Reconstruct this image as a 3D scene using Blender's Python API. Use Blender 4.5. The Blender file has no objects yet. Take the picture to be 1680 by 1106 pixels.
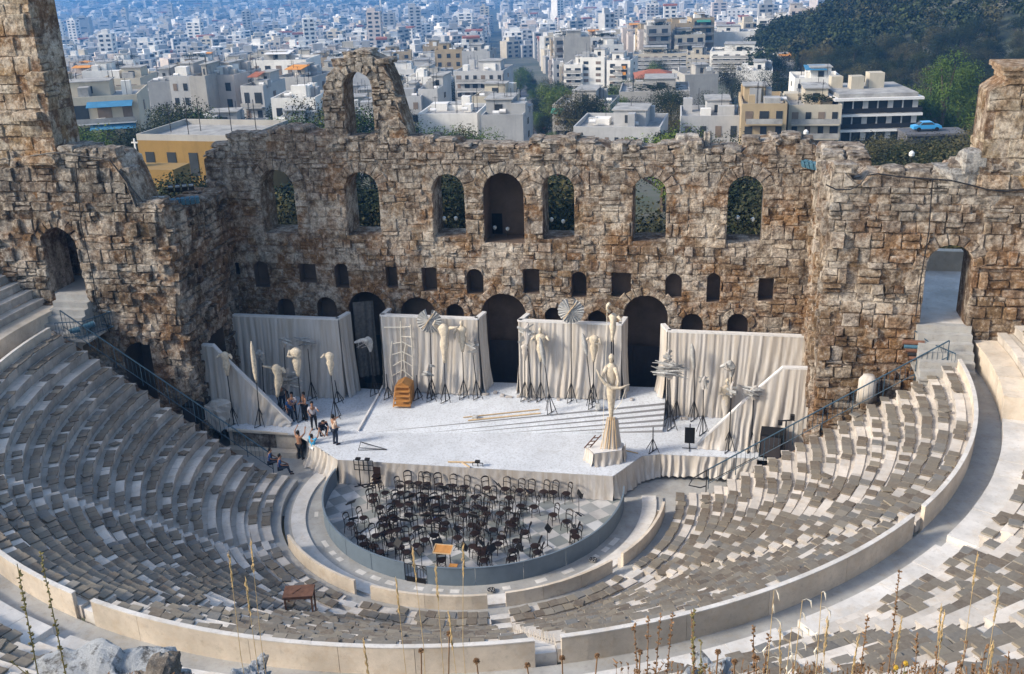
import bpy, bmesh, math, random
import numpy as np
from mathutils import Vector, Matrix, noise
from mathutils.geometry import tessellate_polygon
R_ = math.radians
PI = math.pi
random.seed(7)
sc = bpy.context.scene
COL = sc.collection

# ------------------------------------------------------------------ camera
CAM = np.array([12.208, -47.346, 28.185]); YAW, PIT, ROL, FPX = .205, -.369, -.034, 1699.
FW = np.array([-math.sin(YAW)*math.cos(PIT), math.cos(YAW)*math.cos(PIT), math.sin(PIT)])
RT = np.array([math.cos(YAW), math.sin(YAW), 0]); UP = np.cross(RT, FW)
R2 = RT*math.cos(ROL)+UP*math.sin(ROL); U2 = -RT*math.sin(ROL)+UP*math.cos(ROL)
cam = bpy.data.cameras.new('camera'); co = bpy.data.objects.new('camera', cam); COL.objects.link(co)
co.matrix_world = Matrix(((R2[0], U2[0], -FW[0], CAM[0]), (R2[1], U2[1], -FW[1], CAM[1]), (R2[2], U2[2], -FW[2], CAM[2]), (0, 0, 0, 1)))
cam.sensor_width = 36; cam.lens = 36*FPX/1680; cam.clip_start = .2; cam.clip_end = 9000
sc.camera = co

# ------------------------------------------------------------------ sky, sun, exposure
SUN_EL, SUN_AZ = R_(31), R_(243)      # azimuth of the sun measured clockwise from +y
w = bpy.data.worlds.new('World'); sc.world = w; w.use_nodes = True
nt = w.node_tree; bg = nt.nodes['Background']
sky = nt.nodes.new('ShaderNodeTexSky'); sky.sky_type = 'NISHITA'; sky.sun_disc = False
sky.sun_elevation = SUN_EL; sky.sun_rotation = SUN_AZ
sky.dust_density = 2.0; sky.air_density = 1.2
nt.links.new(sky.outputs[0], bg.inputs[0]); bg.inputs[1].default_value = .11
sun = bpy.data.lights.new('sun', 'SUN'); so = bpy.data.objects.new('sun', sun); COL.objects.link(so)
sun.energy = 2.0; sun.angle = R_(10); sun.color = (1, .90, .76)
sdir = Vector((math.sin(SUN_AZ)*math.cos(SUN_EL), math.cos(SUN_AZ)*math.cos(SUN_EL), math.sin(SUN_EL)))
so.rotation_euler = sdir.to_track_quat('Z', 'Y').to_euler(); so.location = (-60, -60, 80)
sc.view_settings.view_transform = 'Standard'; sc.view_settings.look = 'None'
sc.view_settings.exposure = 1.25; sc.view_settings.gamma = 1
sc.cycles.volume_bounces = 0

# ------------------------------------------------------------------ pixel helpers (1680 x 1106 photograph)
def ray(px, py): return FW+R2*(px-840)/FPX-U2*(py-553)/FPX
def atz(px, py, z=0.):
    d = ray(px, py); p = CAM+d*(z-CAM[2])/d[2]; return Vector(p)
def aty(px, py, y):
    d = ray(px, py); p = CAM+d*(y-CAM[1])/d[1]; return Vector(p)
def atd(px, d):                       # ground position at horizontal distance d under image column px (mid height row 150)
    r = ray(px, 150); h = math.hypot(r[0], r[1]); return CAM[0]+r[0]/h*d, CAM[1]+r[1]/h*d
def proj(x, y, z):
    v = np.array([x, y, z])-CAM; q = v@FW
    return (840+FPX*(v@R2)/q, 553-FPX*(v@U2)/q) if q > .1 else (-9999, -9999)
def fbm(x, y, z=0., o=3): return noise.fractal(Vector((x, y, z)), 1., 2., o)

# ------------------------------------------------------------------ materials
def mat(name): m = bpy.data.materials.new(name); m.use_nodes = True; return m, m.node_tree, m.node_tree.nodes['Principled BSDF']
def N(nt, t, **kw):
    n = nt.nodes.new(t)
    for k, v in kw.items(): setattr(n, k, v)
    return n
def ramp(nt, stops, fac=None, interp='LINEAR'):
    r = N(nt, 'ShaderNodeValToRGB'); e = r.color_ramp.elements; r.color_ramp.interpolation = interp
    while len(e) < len(stops): e.new(.5)
    for i, (p, c) in enumerate(stops): e[i].position = p; e[i].color = (*c, 1)
    if fac is not None: nt.links.new(fac, r.inputs[0])
    return r
def mixc(nt, fac, a, b, mode='MIX'):
    m = N(nt, 'ShaderNodeMix', data_type='RGBA', blend_type=mode)
    for s, v in ((0, fac), (6, a), (7, b)):
        if isinstance(v, (int, float)): m.inputs[s].default_value = v
        elif isinstance(v, tuple): m.inputs[s].default_value = (*v, 1)
        else: nt.links.new(v, m.inputs[s])
    return m.outputs[2]
def noiz(nt, scale, detail=5, rough=.6, vec=None, w=0):
    n = N(nt, 'ShaderNodeTexNoise'); n.inputs['Scale'].default_value = scale; n.inputs['Detail'].default_value = detail
    n.inputs['Roughness'].default_value = rough
    if vec is not None: nt.links.new(vec, n.inputs['Vector'])
    return n.outputs[0]
def geo(nt): return N(nt, 'ShaderNodeNewGeometry')
def maprange(nt, v, a, b, c=0., d=1.):
    m = N(nt, 'ShaderNodeMapRange'); nt.links.new(v, m.inputs[0])
    for i, x in zip((1, 2, 3, 4), (a, b, c, d)): m.inputs[i].default_value = x
    return m.outputs[0]
def bump(nt, b, h, s=.5, d=.05):
    n = N(nt, 'ShaderNodeBump'); n.inputs['Strength'].default_value = s; n.inputs['Distance'].default_value = d
    nt.links.new(h, n.inputs['Height']); nt.links.new(n.outputs[0], b.inputs['Normal'])
def simple(name, c, rough=.8, var=.15, scale=3., bmp=0., metal=0., isl=0., obj=0., coat=None):
    """a base colour varied by noise, by mesh island and by object"""
    m, nt, b = mat(name); g = geo(nt)
    pos = g.outputs['Position']
    f = noiz(nt, scale, 6, .65, pos)
    dark = tuple(x*(1-var) for x in c); lite = tuple(min(1, x*(1+var)) for x in c)
    col = mixc(nt, maprange(nt, f, .3, .7), dark, lite)
    if isl:
        r = ramp(nt, [(0, (1-isl,)*3), (1, (1+isl,)*3)], g.outputs['Random Per Island']); col = mixc(nt, 1., col, r.outputs[0], 'MULTIPLY')
    if obj:
        oi = N(nt, 'ShaderNodeObjectInfo'); r = ramp(nt, [(0, (1-obj, 1-obj, 1-obj*.8)), (1, (1+obj*.9, 1+obj, 1+obj))], oi.outputs['Random']); col = mixc(nt, 1., col, r.outputs[0], 'MULTIPLY')
    nt.links.new(col, b.inputs['Base Color']); b.inputs['Roughness'].default_value = rough; b.inputs['Metallic'].default_value = metal
    b.inputs['Specular IOR Level'].default_value = .3
    if bmp: bump(nt, b, noiz(nt, scale*5, 6, .7, pos), bmp, .03)
    return m
def stone_mat(name, pal, topz=16., stain=.6, topc=(.36, .34, .31), lichen=.5, orange=.45):
    m, nt, b = mat(name); g = geo(nt); pos = g.outputs['Position']; isl = g.outputs['Random Per Island']
    n = len(pal); r = ramp(nt, [(i/(n-1), c) for i, c in enumerate(pal)], isl)
    col = r.outputs[0]
    big = noiz(nt, .30, 5, .62, pos)                                   # ochre areas
    col = mixc(nt, maprange(nt, big, .47, .58), col, mixc(nt, orange, col, (.30, .145, .05)))
    wn = noiz(nt, .42, 6, .7, pos)                                     # pale areas
    col = mixc(nt, maprange(nt, wn, .49, .60, 0, .68), col, (.58, .52, .44))
    mp0 = N(nt, 'ShaderNodeMapping'); mp0.inputs['Location'].default_value = (13, 5, 7); nt.links.new(pos, mp0.inputs[0])
    f = noiz(nt, 2.6, 9, .80, mp0.outputs[0])                          # mottling inside the stone
    col = mixc(nt, maprange(nt, f, .50, .40), col, mixc(nt, .70, col, (.045, .027, .015)))
    col = mixc(nt, maprange(nt, f, .52, .64), col, mixc(nt, .62, col, (.66, .60, .52)))
    f3 = noiz(nt, 11., 5, .75, pos)
    col = mixc(nt, maprange(nt, f3, .54, .42, 0, .45), col, mixc(nt, .7, col, (.04, .028, .02)))
    sx = N(nt, 'ShaderNodeSeparateXYZ'); nt.links.new(pos, sx.inputs[0])  # pale weathered crest
    ma = N(nt, 'ShaderNodeMath', operation='MULTIPLY_ADD'); nt.links.new(noiz(nt, .8, 5, .7, pos), ma.inputs[0]); ma.inputs[1].default_value = 4.; nt.links.new(sx.outputs[2], ma.inputs[2])
    col = mixc(nt, maprange(nt, ma.outputs[0], topz-.4, topz+1.8, 0, .55), col, mixc(nt, maprange(nt, f, .42, .60), (.08, .075, .07), topc))
    mp = N(nt, 'ShaderNodeMapping'); mp.inputs['Scale'].default_value = (1.2, 1.2, .30); nt.links.new(pos, mp.inputs[0])
    st = noiz(nt, .8, 8, .78, mp.outputs[0])                           # black lichen streaks
    col = mixc(nt, maprange(nt, st, .53, .63, 0, lichen), col, (.045, .034, .026))
    nt.links.new(col, b.inputs['Base Color']); b.inputs['Roughness'].default_value = .95; b.inputs['Specular IOR Level'].default_value = .12
    v = N(nt, 'ShaderNodeTexVoronoi'); v.inputs['Scale'].default_value = 5.; nt.links.new(pos, v.inputs['Vector'])
    h = mixc(nt, .35, noiz(nt, 6, 10, .78, pos), v.outputs['Distance'])
    bump(nt, b, h, 1., .11)
    return m
M = {}
PAL = [(.29, .22, .15), (.17, .105, .055), (.36, .31, .25), (.22, .15, .085), (.09, .06, .04), (.28, .19, .11), (.17, .14, .11), (.38, .33, .28), (.15, .085, .045), (.24, .165, .10)]
M['wall'] = stone_mat('ruin masonry', PAL)
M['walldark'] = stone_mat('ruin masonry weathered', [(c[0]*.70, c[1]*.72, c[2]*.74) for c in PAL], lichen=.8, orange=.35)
M['core'] = stone_mat('rubble core', [(.17, .12, .085), (.12, .085, .06), (.22, .16, .11)], topz=40)
M['tower'] = stone_mat('pale ashlar', [(.36, .31, .24), (.29, .22, .14), (.38, .34, .28), (.28, .19, .10), (.33, .29, .23)], topz=60, lichen=.35)
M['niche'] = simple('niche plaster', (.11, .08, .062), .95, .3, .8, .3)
M['rock'] = stone_mat('grey rock', [(.40, .40, .40), (.50, .50, .51), (.30, .30, .29)], topz=60, lichen=.5, orange=.1)
def lichen_rock():
    m, nt, b = mat('lichen crusted limestone'); pos = geo(nt).outputs['Position']
    f = noiz(nt, 9, 10, .8, pos); g_ = noiz(nt, 3, 6, .7, pos)
    col = mixc(nt, maprange(nt, f, .40, .50), (.14, .14, .14), (.56, .59, .62))
    col = mixc(nt, maprange(nt, g_, .58, .68, 0, .7), col, (.11, .085, .05))
    nt.links.new(col, b.inputs['Base Color']); b.inputs['Roughness'].default_value = .95; bump(nt, b, noiz(nt, 16, 10, .85, pos), 1., .05); return m
M['lichen'] = lichen_rock()
M['rubble'] = stone_mat('dark rubble', [(.17, .15, .13), (.25, .22, .19), (.12, .10, .085)], topz=60, lichen=.6, orange=.25)
def marble(name, c, warm=.5, isl=.1, riser=0.):
    m, nt, b = mat(name); g = geo(nt); pos = g.outputs['Position']
    col = mixc(nt, maprange(nt, noiz(nt, .7, 6, .65, pos), .35, .65), tuple(x*.80 for x in c), tuple(min(1, x*1.12) for x in c))
    col = mixc(nt, maprange(nt, noiz(nt, 2.6, 7, .7, pos), .5, .72, 0, .45), col, (c[0]*.80, c[1]*.66, c[2]*.48))
    col = mixc(nt, maprange(nt, noiz(nt, 5, 7, .7, pos), .55, .75, 0, .5), col, tuple(x*.42 for x in c))
    if riser:  # shade of the upright risers painted into the colour, mottled with scuff dirt
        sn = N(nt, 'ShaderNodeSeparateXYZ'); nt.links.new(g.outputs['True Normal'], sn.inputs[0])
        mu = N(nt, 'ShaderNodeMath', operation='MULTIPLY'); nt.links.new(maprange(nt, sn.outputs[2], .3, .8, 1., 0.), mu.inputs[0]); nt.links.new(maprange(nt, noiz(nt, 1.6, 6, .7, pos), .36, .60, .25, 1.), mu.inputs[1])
        riser_shade = N(nt, 'ShaderNodeMath', operation='MULTIPLY'); nt.links.new(mu.outputs[0], riser_shade.inputs[0]); riser_shade.inputs[1].default_value = riser
        col = mixc(nt, riser_shade.outputs[0], col, (c[0]*.36, c[1]*.36, c[2]*.38))
    r = ramp(nt, [(0, (1-isl, 1-isl, 1-isl)), (.5, (1, .99, .98)), (1, (1+isl, 1+isl*.9, 1+isl*.8))], g.outputs['Random Per Island'])
    col = mixc(nt, 1., col, r.outputs[0], 'MULTIPLY')
    nt.links.new(col, b.inputs['Base Color']); b.inputs['Roughness'].default_value = .75; b.inputs['Specular IOR Level'].default_value = .25
    bump(nt, b, noiz(nt, 14, 6, .7, pos), .35, .02)
    return m
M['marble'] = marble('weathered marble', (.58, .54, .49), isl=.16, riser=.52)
M['marblewall'] = marble('marble slabs', (.60, .53, .44), isl=.13)
M['marblew'] = marble('white marble', (.62, .60, .57), isl=.05)
M['paving'] = marble('grey paving', (.36, .36, .35), isl=.05)
def pad_mat():
    m, nt, b = mat('weathered seat board'); g = geo(nt)
    oi = N(nt, 'ShaderNodeObjectInfo'); a = N(nt, 'ShaderNodeMath', operation='ADD'); nt.links.new(g.outputs['Random Per Island'], a.inputs[0]); nt.links.new(oi.outputs['Random'], a.inputs[1])
    fr = N(nt, 'ShaderNodeMath', operation='FRACT'); nt.links.new(a.outputs[0], fr.inputs[0])
    r = ramp(nt, [(0, (.105, .082, .060)), (.2, (.14, .125, .102)), (.35, (.115, .110, .102)), (.5, (.18, .16, .125)), (.65, (.085, .067, .052)), (.78, (.145, .130, .105)), (.9, (.125, .132, .138)), (1, (.21, .19, .155))], fr.outputs[0])
    col = mixc(nt, maprange(nt, noiz(nt, 9, 6, .7, g.outputs['Position']), .35, .7), r.outputs[0], mixc(nt, .4, r.outputs[0], (.25, .23, .20)))
    col = mixc(nt, 1., col, (1.15, 1.11, 1.05), 'MULTIPLY')
    nt.links.new(col, b.inputs['Base Color']); b.inputs['Roughness'].default_value = .7; return m
M['pad'] = pad_mat()
def stage_mat():
    m, nt, b = mat('powdered stage floor'); pos = geo(nt).outputs['Position']
    col = mixc(nt, maprange(nt, noiz(nt, .5, 6, .65, pos), .35, .7), (.53, .56, .60), (.66, .695, .745))
    col = mixc(nt, maprange(nt, noiz(nt, 9, 8, .8, pos), .49, .62, 0, .6), col, (.27, .27, .28))
    col = mixc(nt, maprange(nt, noiz(nt, 1.1, 6, .75, pos), .56, .70, 0, .35), col, (.34, .33, .32))
    nt.links.new(col, b.inputs['Base Color']); b.inputs['Roughness'].default_value = .9; bump(nt, b, noiz(nt, 12, 6, .7, pos), .4, .02)
    return m
M['stage'] = stage_mat()
def cloth_mat(name, c, sc_=1.):
    m, nt, b = mat(name); pos = geo(nt).outputs['Position']
    mp = N(nt, 'ShaderNodeMapping'); mp.inputs['Scale'].default_value = (2.2, 2.2, .12); nt.links.new(pos, mp.inputs[0])
    f = noiz(nt, 1.6, 6, .7, mp.outputs[0])
    col = mixc(nt, maprange(nt, f, .38, .62), (c[0]*.80, c[1]*.74, c[2]*.66), c)
    col = mixc(nt, maprange(nt, noiz(nt, 1.2, 5, .7, pos), .5, .75, 0, .5), col, (c[0]*.85, c[1]*.86, c[2]*.88))
    nt.links.new(col, b.inputs['Base Color']); b.inputs['Roughness'].default_value = .95; b.inputs['Specular IOR Level'].default_value = .1
    bump(nt, b, noiz(nt, 25, 5, .7, pos), .25, .02)
    return m
M['cloth'] = cloth_mat('unbleached muslin', (.57, .545, .515))
M['clothg'] = cloth_mat('dusty muslin', (.48, .46, .445))
M['batten'] = simple('white batten', (.66, .65, .64), .8, .08, 2)
M['plaster'] = simple('cream plaster bandage', (.62, .54, .42), .9, .28, 7, 1.)
M['greyprop'] = simple('grey painted slats', (.34, .34, .33), .8, .3, 5, .3, isl=.35)
M['step_shade'] = simple('shaded grey riser', (.30, .295, .295), .9, .1, 3)  # riser shadow of the stage steps painted as grey, darker than the treads
M['greyriser_dark'] = simple('grey strands', (.10, .095, .09), .95, .3, 5)
M['iron'] = simple('black iron', (.018, .018, .02), .5, .2, 5)
M['bent'] = simple('dark bentwood', (.011, .007, .006), .42, .3, 5, obj=.3)
M['bent2'] = simple('chair seat brown', (.020, .010, .008), .5, .3, 5, obj=.4)
M['blue'] = simple('blue grey panel', (.135, .175, .215), .6, .10, 1.5, isl=.1)
M['bluerail'] = simple('blue railing', (.03, .065, .10), .5, .15, 4)
M['bluelamp'] = simple('blue lamp housing', (.06, .14, .20), .4, .2, 4)
M['chrome'] = simple('aluminium lamp', (.65, .72, .76), .3, .1, 4, metal=.6)
M['wood'] = simple('varnished wood', (.42, .20, .06), .55, .25, 3, isl=.15)
M['plank'] = simple('raw pine', (.60, .44, .26), .7, .15, 4)
M['rope'] = simple('white rope', (.80, .74, .62), .9, .1, 8)
M['rust'] = simple('rusty brown steel', (.14, .07, .045), .7, .35, 4, .3)
M['black'] = simple('black cover', (.008, .008, .009), .95, .3, 3)
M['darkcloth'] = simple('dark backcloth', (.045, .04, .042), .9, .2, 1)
M['skin'] = simple('skin', (.34, .18, .11), .6, .1, 6)
M['hair'] = simple('black hair', (.012, .010, .009), .6, .2, 9)
for k, c in dict(shirtw=(.50, .46, .47), shirtb=(.02, .07, .20), shirtc=(.07, .36, .60), shirtn=(.02, .025, .05), shirtk=(.52, .40, .32), shirtg=(.10, .09, .08), jeans=(.025, .035, .06), shortsw=(.7, .7, .7), black2=(.015, .015, .02), red=(.28, .05, .04)).items():
    M[k] = simple('fabric '+k, c, .9, .2, 9)
M['paper'] = simple('paper', (.55, .50, .42), .8, .1, 8)
M['bluebook'] = simple('blue folder', (.04, .14, .60), .5, .1, 8)
M['straw'] = simple('dry straw', (.55, .40, .20), .9, .25, 30, isl=.2)
M['straw2'] = simple('brown seed head', (.22, .13, .07), .9, .3, 30, isl=.3)
M['herb'] = simple('olive stem', (.20, .17, .07), .9, .3, 30, isl=.2)
M['yellowf'] = simple('yellow petals', (.45, .28, .03), .8, .1, 30)
M['soil'] = simple('dry hillside soil', (.20, .16, .11), .95, .3, 2, .5)
def leaf_mat(name, c, tint=.3):
    m, nt, b = mat(name); g = geo(nt); oi = N(nt, 'ShaderNodeObjectInfo')
    r = ramp(nt, [(0, tuple(x*.72 for x in c)), (.5, c), (1, (c[0]*1.35, c[1]*1.25, c[2]*1.1))], g.outputs['Random Per Island'])
    r2 = ramp(nt, [(0, (.7, .78, .8)), (.5, (1, 1, 1)), (1, (1.35, 1.2, .95))], oi.outputs['Random'])
    col = mixc(nt, 1., r.outputs[0], r2.outputs[0], 'MULTIPLY')
    col = mixc(nt, 1., col, ramp(nt, [(.35, (.45, .5, .5)), (.65, (1.5, 1.25, 1.0))], noiz(nt, .13, 4, .7, g.outputs['Position'])).outputs[0], 'MULTIPLY')
    nt.links.new(col, b.inputs['Base Color']); b.inputs['Roughness'].default_value = .75; b.inputs['Specular IOR Level'].default_value = .2
    return m
M['leaf'] = leaf_mat('dark foliage', (.017, .029, .012))
M['leafb'] = leaf_mat('bright foliage', (.075, .135, .028))
M['leafo'] = leaf_mat('olive foliage', (.055, .062, .034))
M['leafd'] = leaf_mat('mid green foliage', (.030, .048, .020))
M['bark'] = simple('bark', (.10, .075, .055), .95, .3, 4)

# ------------------------------------------------------------------ mesh helpers
class MB:
    def __init__(s): s.v = []; s.f = []; s.m = []
    def add(s, vs, fs, mi=0):
        o = len(s.v); s.v += [tuple(v) for v in vs]; s.f += [tuple(i+o for i in f) for f in fs]; s.m += [mi]*len(fs); return s
    def box(s, c, d, rz=0., mi=0, tilt=None, jit=0.):
        vs = []
        for z in (-.5, .5):
            for x, y in ((-.5, -.5), (.5, -.5), (.5, .5), (-.5, .5)):
                vs.append(Vector((x*d[0]+random.uniform(-jit, jit), y*d[1]+random.uniform(-jit, jit), z*d[2]+random.uniform(-jit, jit))))
        Rm = Matrix.Rotation(rz, 3, 'Z')
        if tilt: Rm = Rm @ Matrix.Rotation(tilt[0], 3, 'X') @ Matrix.Rotation(tilt[1], 3, 'Y')
        c = Vector(c); return s.add([Rm@v+c for v in vs], BOXF, mi)
    def bar(s, a, b, w, h=None, mi=0):
        a = Vector(a); b = Vector(b); h = h or w; d = (b-a)
        if d.length < 1e-6: return s
        q = d.to_track_quat('Z', 'Y'); vs = []
        for p in (a, b):
            for x, y in ((-.5, -.5), (.5, -.5), (.5, .5), (-.5, .5)): vs.append(p+q@Vector((x*w, y*h, 0)))
        return s.add(vs, BOXF, mi)
    def tube(s, pts, rad, n=6, mi=0, cap=True):
        pts = [Vector(p) for p in pts]; rad = rad if isinstance(rad, (list, tuple)) else [rad]*len(pts)
        vs = []; fs = []; up = None
        for i, p in enumerate(pts):
            d = (pts[min(i+1, len(pts)-1)]-pts[max(i-1, 0)]); d = d.normalized() if d.length else Vector((0, 0, 1))
            if up is None: up = d.orthogonal().normalized()
            x = (up-d*up.dot(d)); x = x.normalized() if x.length > 1e-5 else d.orthogonal().normalized(); up = x; y = d.cross(x)
            for k in range(n):
                a = 2*PI*k/n; vs.append(p+(x*math.cos(a)+y*math.sin(a))*rad[i])
        for i in range(len(pts)-1):
            for k in range(n): fs.append((i*n+k, i*n+(k+1) % n, (i+1)*n+(k+1) % n, (i+1)*n+k))
        if cap: fs.append(tuple(range(n))[::-1]); fs.append(tuple((len(pts)-1)*n+k for k in range(n)))
        return s.add(vs, fs, mi)
    def loft(s, rings, mi=0, n=12, nz=0., seed=0.):
        """rings: (centre, rx, ry) stacked; slightly lumpy"""
        vs = []; fs = []
        for i, (c, rx, ry) in enumerate(rings):
            for k in range(n):
                a = 2*PI*k/n; q = 1+nz*fbm(math.cos(a)*2+seed, math.sin(a)*2, i*.6+seed, 2)
                vs.append(Vector(c)+Vector((rx*math.cos(a)*q, ry*math.sin(a)*q, 0)))
        for i in range(len(rings)-1):
            for k in range(n): fs.append((i*n+k, i*n+(k+1) % n, (i+1)*n+(k+1) % n, (i+1)*n+k))
        fs.append(tuple(range(n))[::-1]); fs.append(tuple((len(rings)-1)*n+k for k in range(n)))
        return s.add(vs, fs, mi)
    def xf(s, mtx, i0=0): s.v = s.v[:i0]+[tuple(mtx@Vector(v)) for v in s.v[i0:]]; return s
    def build(s, name, mats, parent=None, smooth=False):
        me = bpy.data.meshes.new(name); me.from_pydata(s.v, [], s.f)
        mats = mats if isinstance(mats, (list, tuple)) else [mats]
        for m in mats: me.materials.append(M[m] if isinstance(m, str) else m)
        if len(mats) > 1: me.polygons.foreach_set('material_index', s.m)
        if smooth: me.polygons.foreach_set('use_smooth', [True]*len(me.polygons))
        me.update(); o = bpy.data.objects.new(name, me); COL.objects.link(o)
        if parent: o.parent = parent
        return o
BOXF = [(0, 3, 2, 1), (4, 5, 6, 7), (0, 1, 5, 4), (1, 2, 6, 5), (2, 3, 7, 6), (3, 0, 4, 7)]
def tag(o, label=None, cat=None, group=None, kind=None):
    if label: o['label'] = label
    if cat: o['category'] = cat
    if group: o['group'] = group
    if kind: o['kind'] = kind
    return o
def thing(name, label, cat, loc=(0, 0, 0), rz=0., group=None):
    o = bpy.data.objects.new(name, None); COL.objects.link(o); o.location = loc; o.rotation_euler = (0, 0, rz); o.empty_display_size = .3
    return tag(o, label, cat, group)
def dup(root, loc, rz=0., label=None, group=None, scale=None):
    r = root.copy(); COL.objects.link(r); r.location = loc; r.rotation_euler = (0, 0, rz)
    if scale: r.scale = scale if isinstance(scale, tuple) else (scale,)*3
    if label: r['label'] = label
    if group: r['group'] = group
    for ch in list(root.children):
        c = ch.copy(); COL.objects.link(c); c.parent = r
        for g in ch.children:
            d = g.copy(); COL.objects.link(d); d.parent = c
    return r
ORD = ['first', 'second', 'third', 'fourth', 'fifth', 'sixth', 'seventh', 'eighth', 'ninth', 'tenth', 'eleventh', 'twelfth', 'thirteenth', 'fourteenth', 'fifteenth', 'sixteenth', 'seventeenth', 'eighteenth', 'nineteenth', 'twentieth']
TENS = {2: 'twenty', 3: 'thirty', 4: 'forty', 5: 'fifty', 6: 'sixty', 7: 'seventy', 8: 'eighty'}
def ordn(i):
    if i < 20: return ORD[i]
    t, u = divmod(i+1, 10)
    return (TENS[t][:-1]+'ieth') if u == 0 else TENS[t]+'-'+ORD[u-1]

# ------------------------------------------------------------------ terrain
PD = [0, 55, 75, 130, 200, 280, 420, 650, 1100, 1700, 2600, 6000]
PZ = [-2, -3, -3.5, -6, -12, -20, -33, -48, -75, -102, -125, -150]
HX, HY, HS, HA = 235., 400., 105., 118.
def terr(x, y):
    d = math.hypot(x-CAM[0], y-CAM[1]); z = float(np.interp(d, PD, PZ))
    if d > 90:
        r2 = ((x-HX)**2+(y-HY)**2)/(2*HS*HS)
        if r2 < 12: z += HA*math.exp(-r2)*min(1, (d-90)/60)
    if d > 1800: z += 10*(fbm(x*.0012, y*.0012)+.3)
    if y < 12: z = min(z, -2)
    return z

# ------------------------------------------------------------------ ground
def ground():
    m, nt, b = mat('town ground'); pos = geo(nt).outputs['Position']
    col = mixc(nt, maprange(nt, noiz(nt, .03, 5, .6, pos), .4, .6), (.055, .065, .045), (.13, .125, .105))
    col = mixc(nt, maprange(nt, noiz(nt, .3, 6, .7, pos), .45, .7), col, (.06, .08, .04))
    nt.links.new(col, b.inputs['Base Color']); b.inputs['Roughness'].default_value = .95
    xs = list(np.arange(-260, 420, 9.))+[]
    xs = sorted(set(list(np.linspace(-3400, -280, 34))+list(xs)+list(np.linspace(440, 3400, 34))))
    ys = sorted(set([-70, -40, -10, 11, 12.5]+list(np.arange(14, 760, 9.))+list(np.linspace(780, 5200, 60))))
    vs = [(x, y, terr(x, y)) for y in ys for x in xs]; n = len(xs)
    fs = [(j*n+i, j*n+i+1, (j+1)*n+i+1, (j+1)*n+i) for j in range(len(ys)-1) for i in range(n-1)]
    me = bpy.data.meshes.new('ground'); me.from_pydata(vs, [], fs); me.materials.append(m); me.polygons.foreach_set('use_smooth', [True]*len(fs)); me.update()
    o = bpy.data.objects.new('ground', me); COL.objects.link(o); tag(o, kind='structure')
ground()

# ------------------------------------------------------------------ seating (theta measured in degrees from +x; the stage is at +y)
RP, ZP = 23.75, 8.87
ROWD, ROWH = .647, .454
STAIRS = [-35.5, -71.2, -107.5, -143.3]
SW = .42                                              # half width of a stair
def pol(r, t, z): return (r*math.cos(t), r*math.sin(t), z)
def arc_block(mb, r0, r1, z0, z1, t0, t1, mi=0, n=None, nose=0.):
    """closed curved block; nose: overhang of the top inner edge"""
    n = n or max(1, int(abs(t1-t0)*r1/.7)); prof = [(r0+nose, z0), (r0+nose, z1-.12), (r0, z1-.09), (r0, z1), (r1, z1), (r1, z0)] if nose else [(r0, z0), (r0, z1), (r1, z1), (r1, z0)]
    k = len(prof); vs = []; fs = []
    for i in range(n+1):
        t = t0+(t1-t0)*i/n
        for r, z in prof: vs.append(pol(r, t, z))
    for i in range(n):
        for j in range(k): fs.append((i*k+j, i*k+(j+1) % k, (i+1)*k+(j+1) % k, (i+1)*k+j))
    fs.append(tuple(range(k))); fs.append(tuple(n*k+j for j in range(k))[::-1])
    return mb.add(vs, fs, mi)
def blocks(mb, r0, r1, z0, z1, t0, t1, L=1.15, gap=.014, nose=0., jz=.012, jr=.012):
    tot = abs(t1-t0)*(r0+r1)/2; t = t0; s = 1 if t1 > t0 else -1
    while abs(t1-t) > 1e-4:
        dt = random.uniform(.7, 1.3)*L/((r0+r1)/2)*s
        e = t+dt
        if abs(t1-e) < .4*L/r1 or (t1-e)*s < 0: e = t1
        dr = random.uniform(-jr, jr); dz = random.uniform(-jz, jz)
        arc_block(mb, r0+dr, r1, z0, z1+dz, t, e-s*gap/r1, nose=nose)
        t = e
YE_R, YE_L = 1.2, .3
def tend(r, right):
    return math.asin(YE_R/r) if right else -PI-math.asin(YE_L/r)
seat_spots = []                                       # (r centre, theta, z, wedge, row)
WN = ['rightmost', 'second from right', 'central front', 'second from left', 'leftmost']
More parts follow.
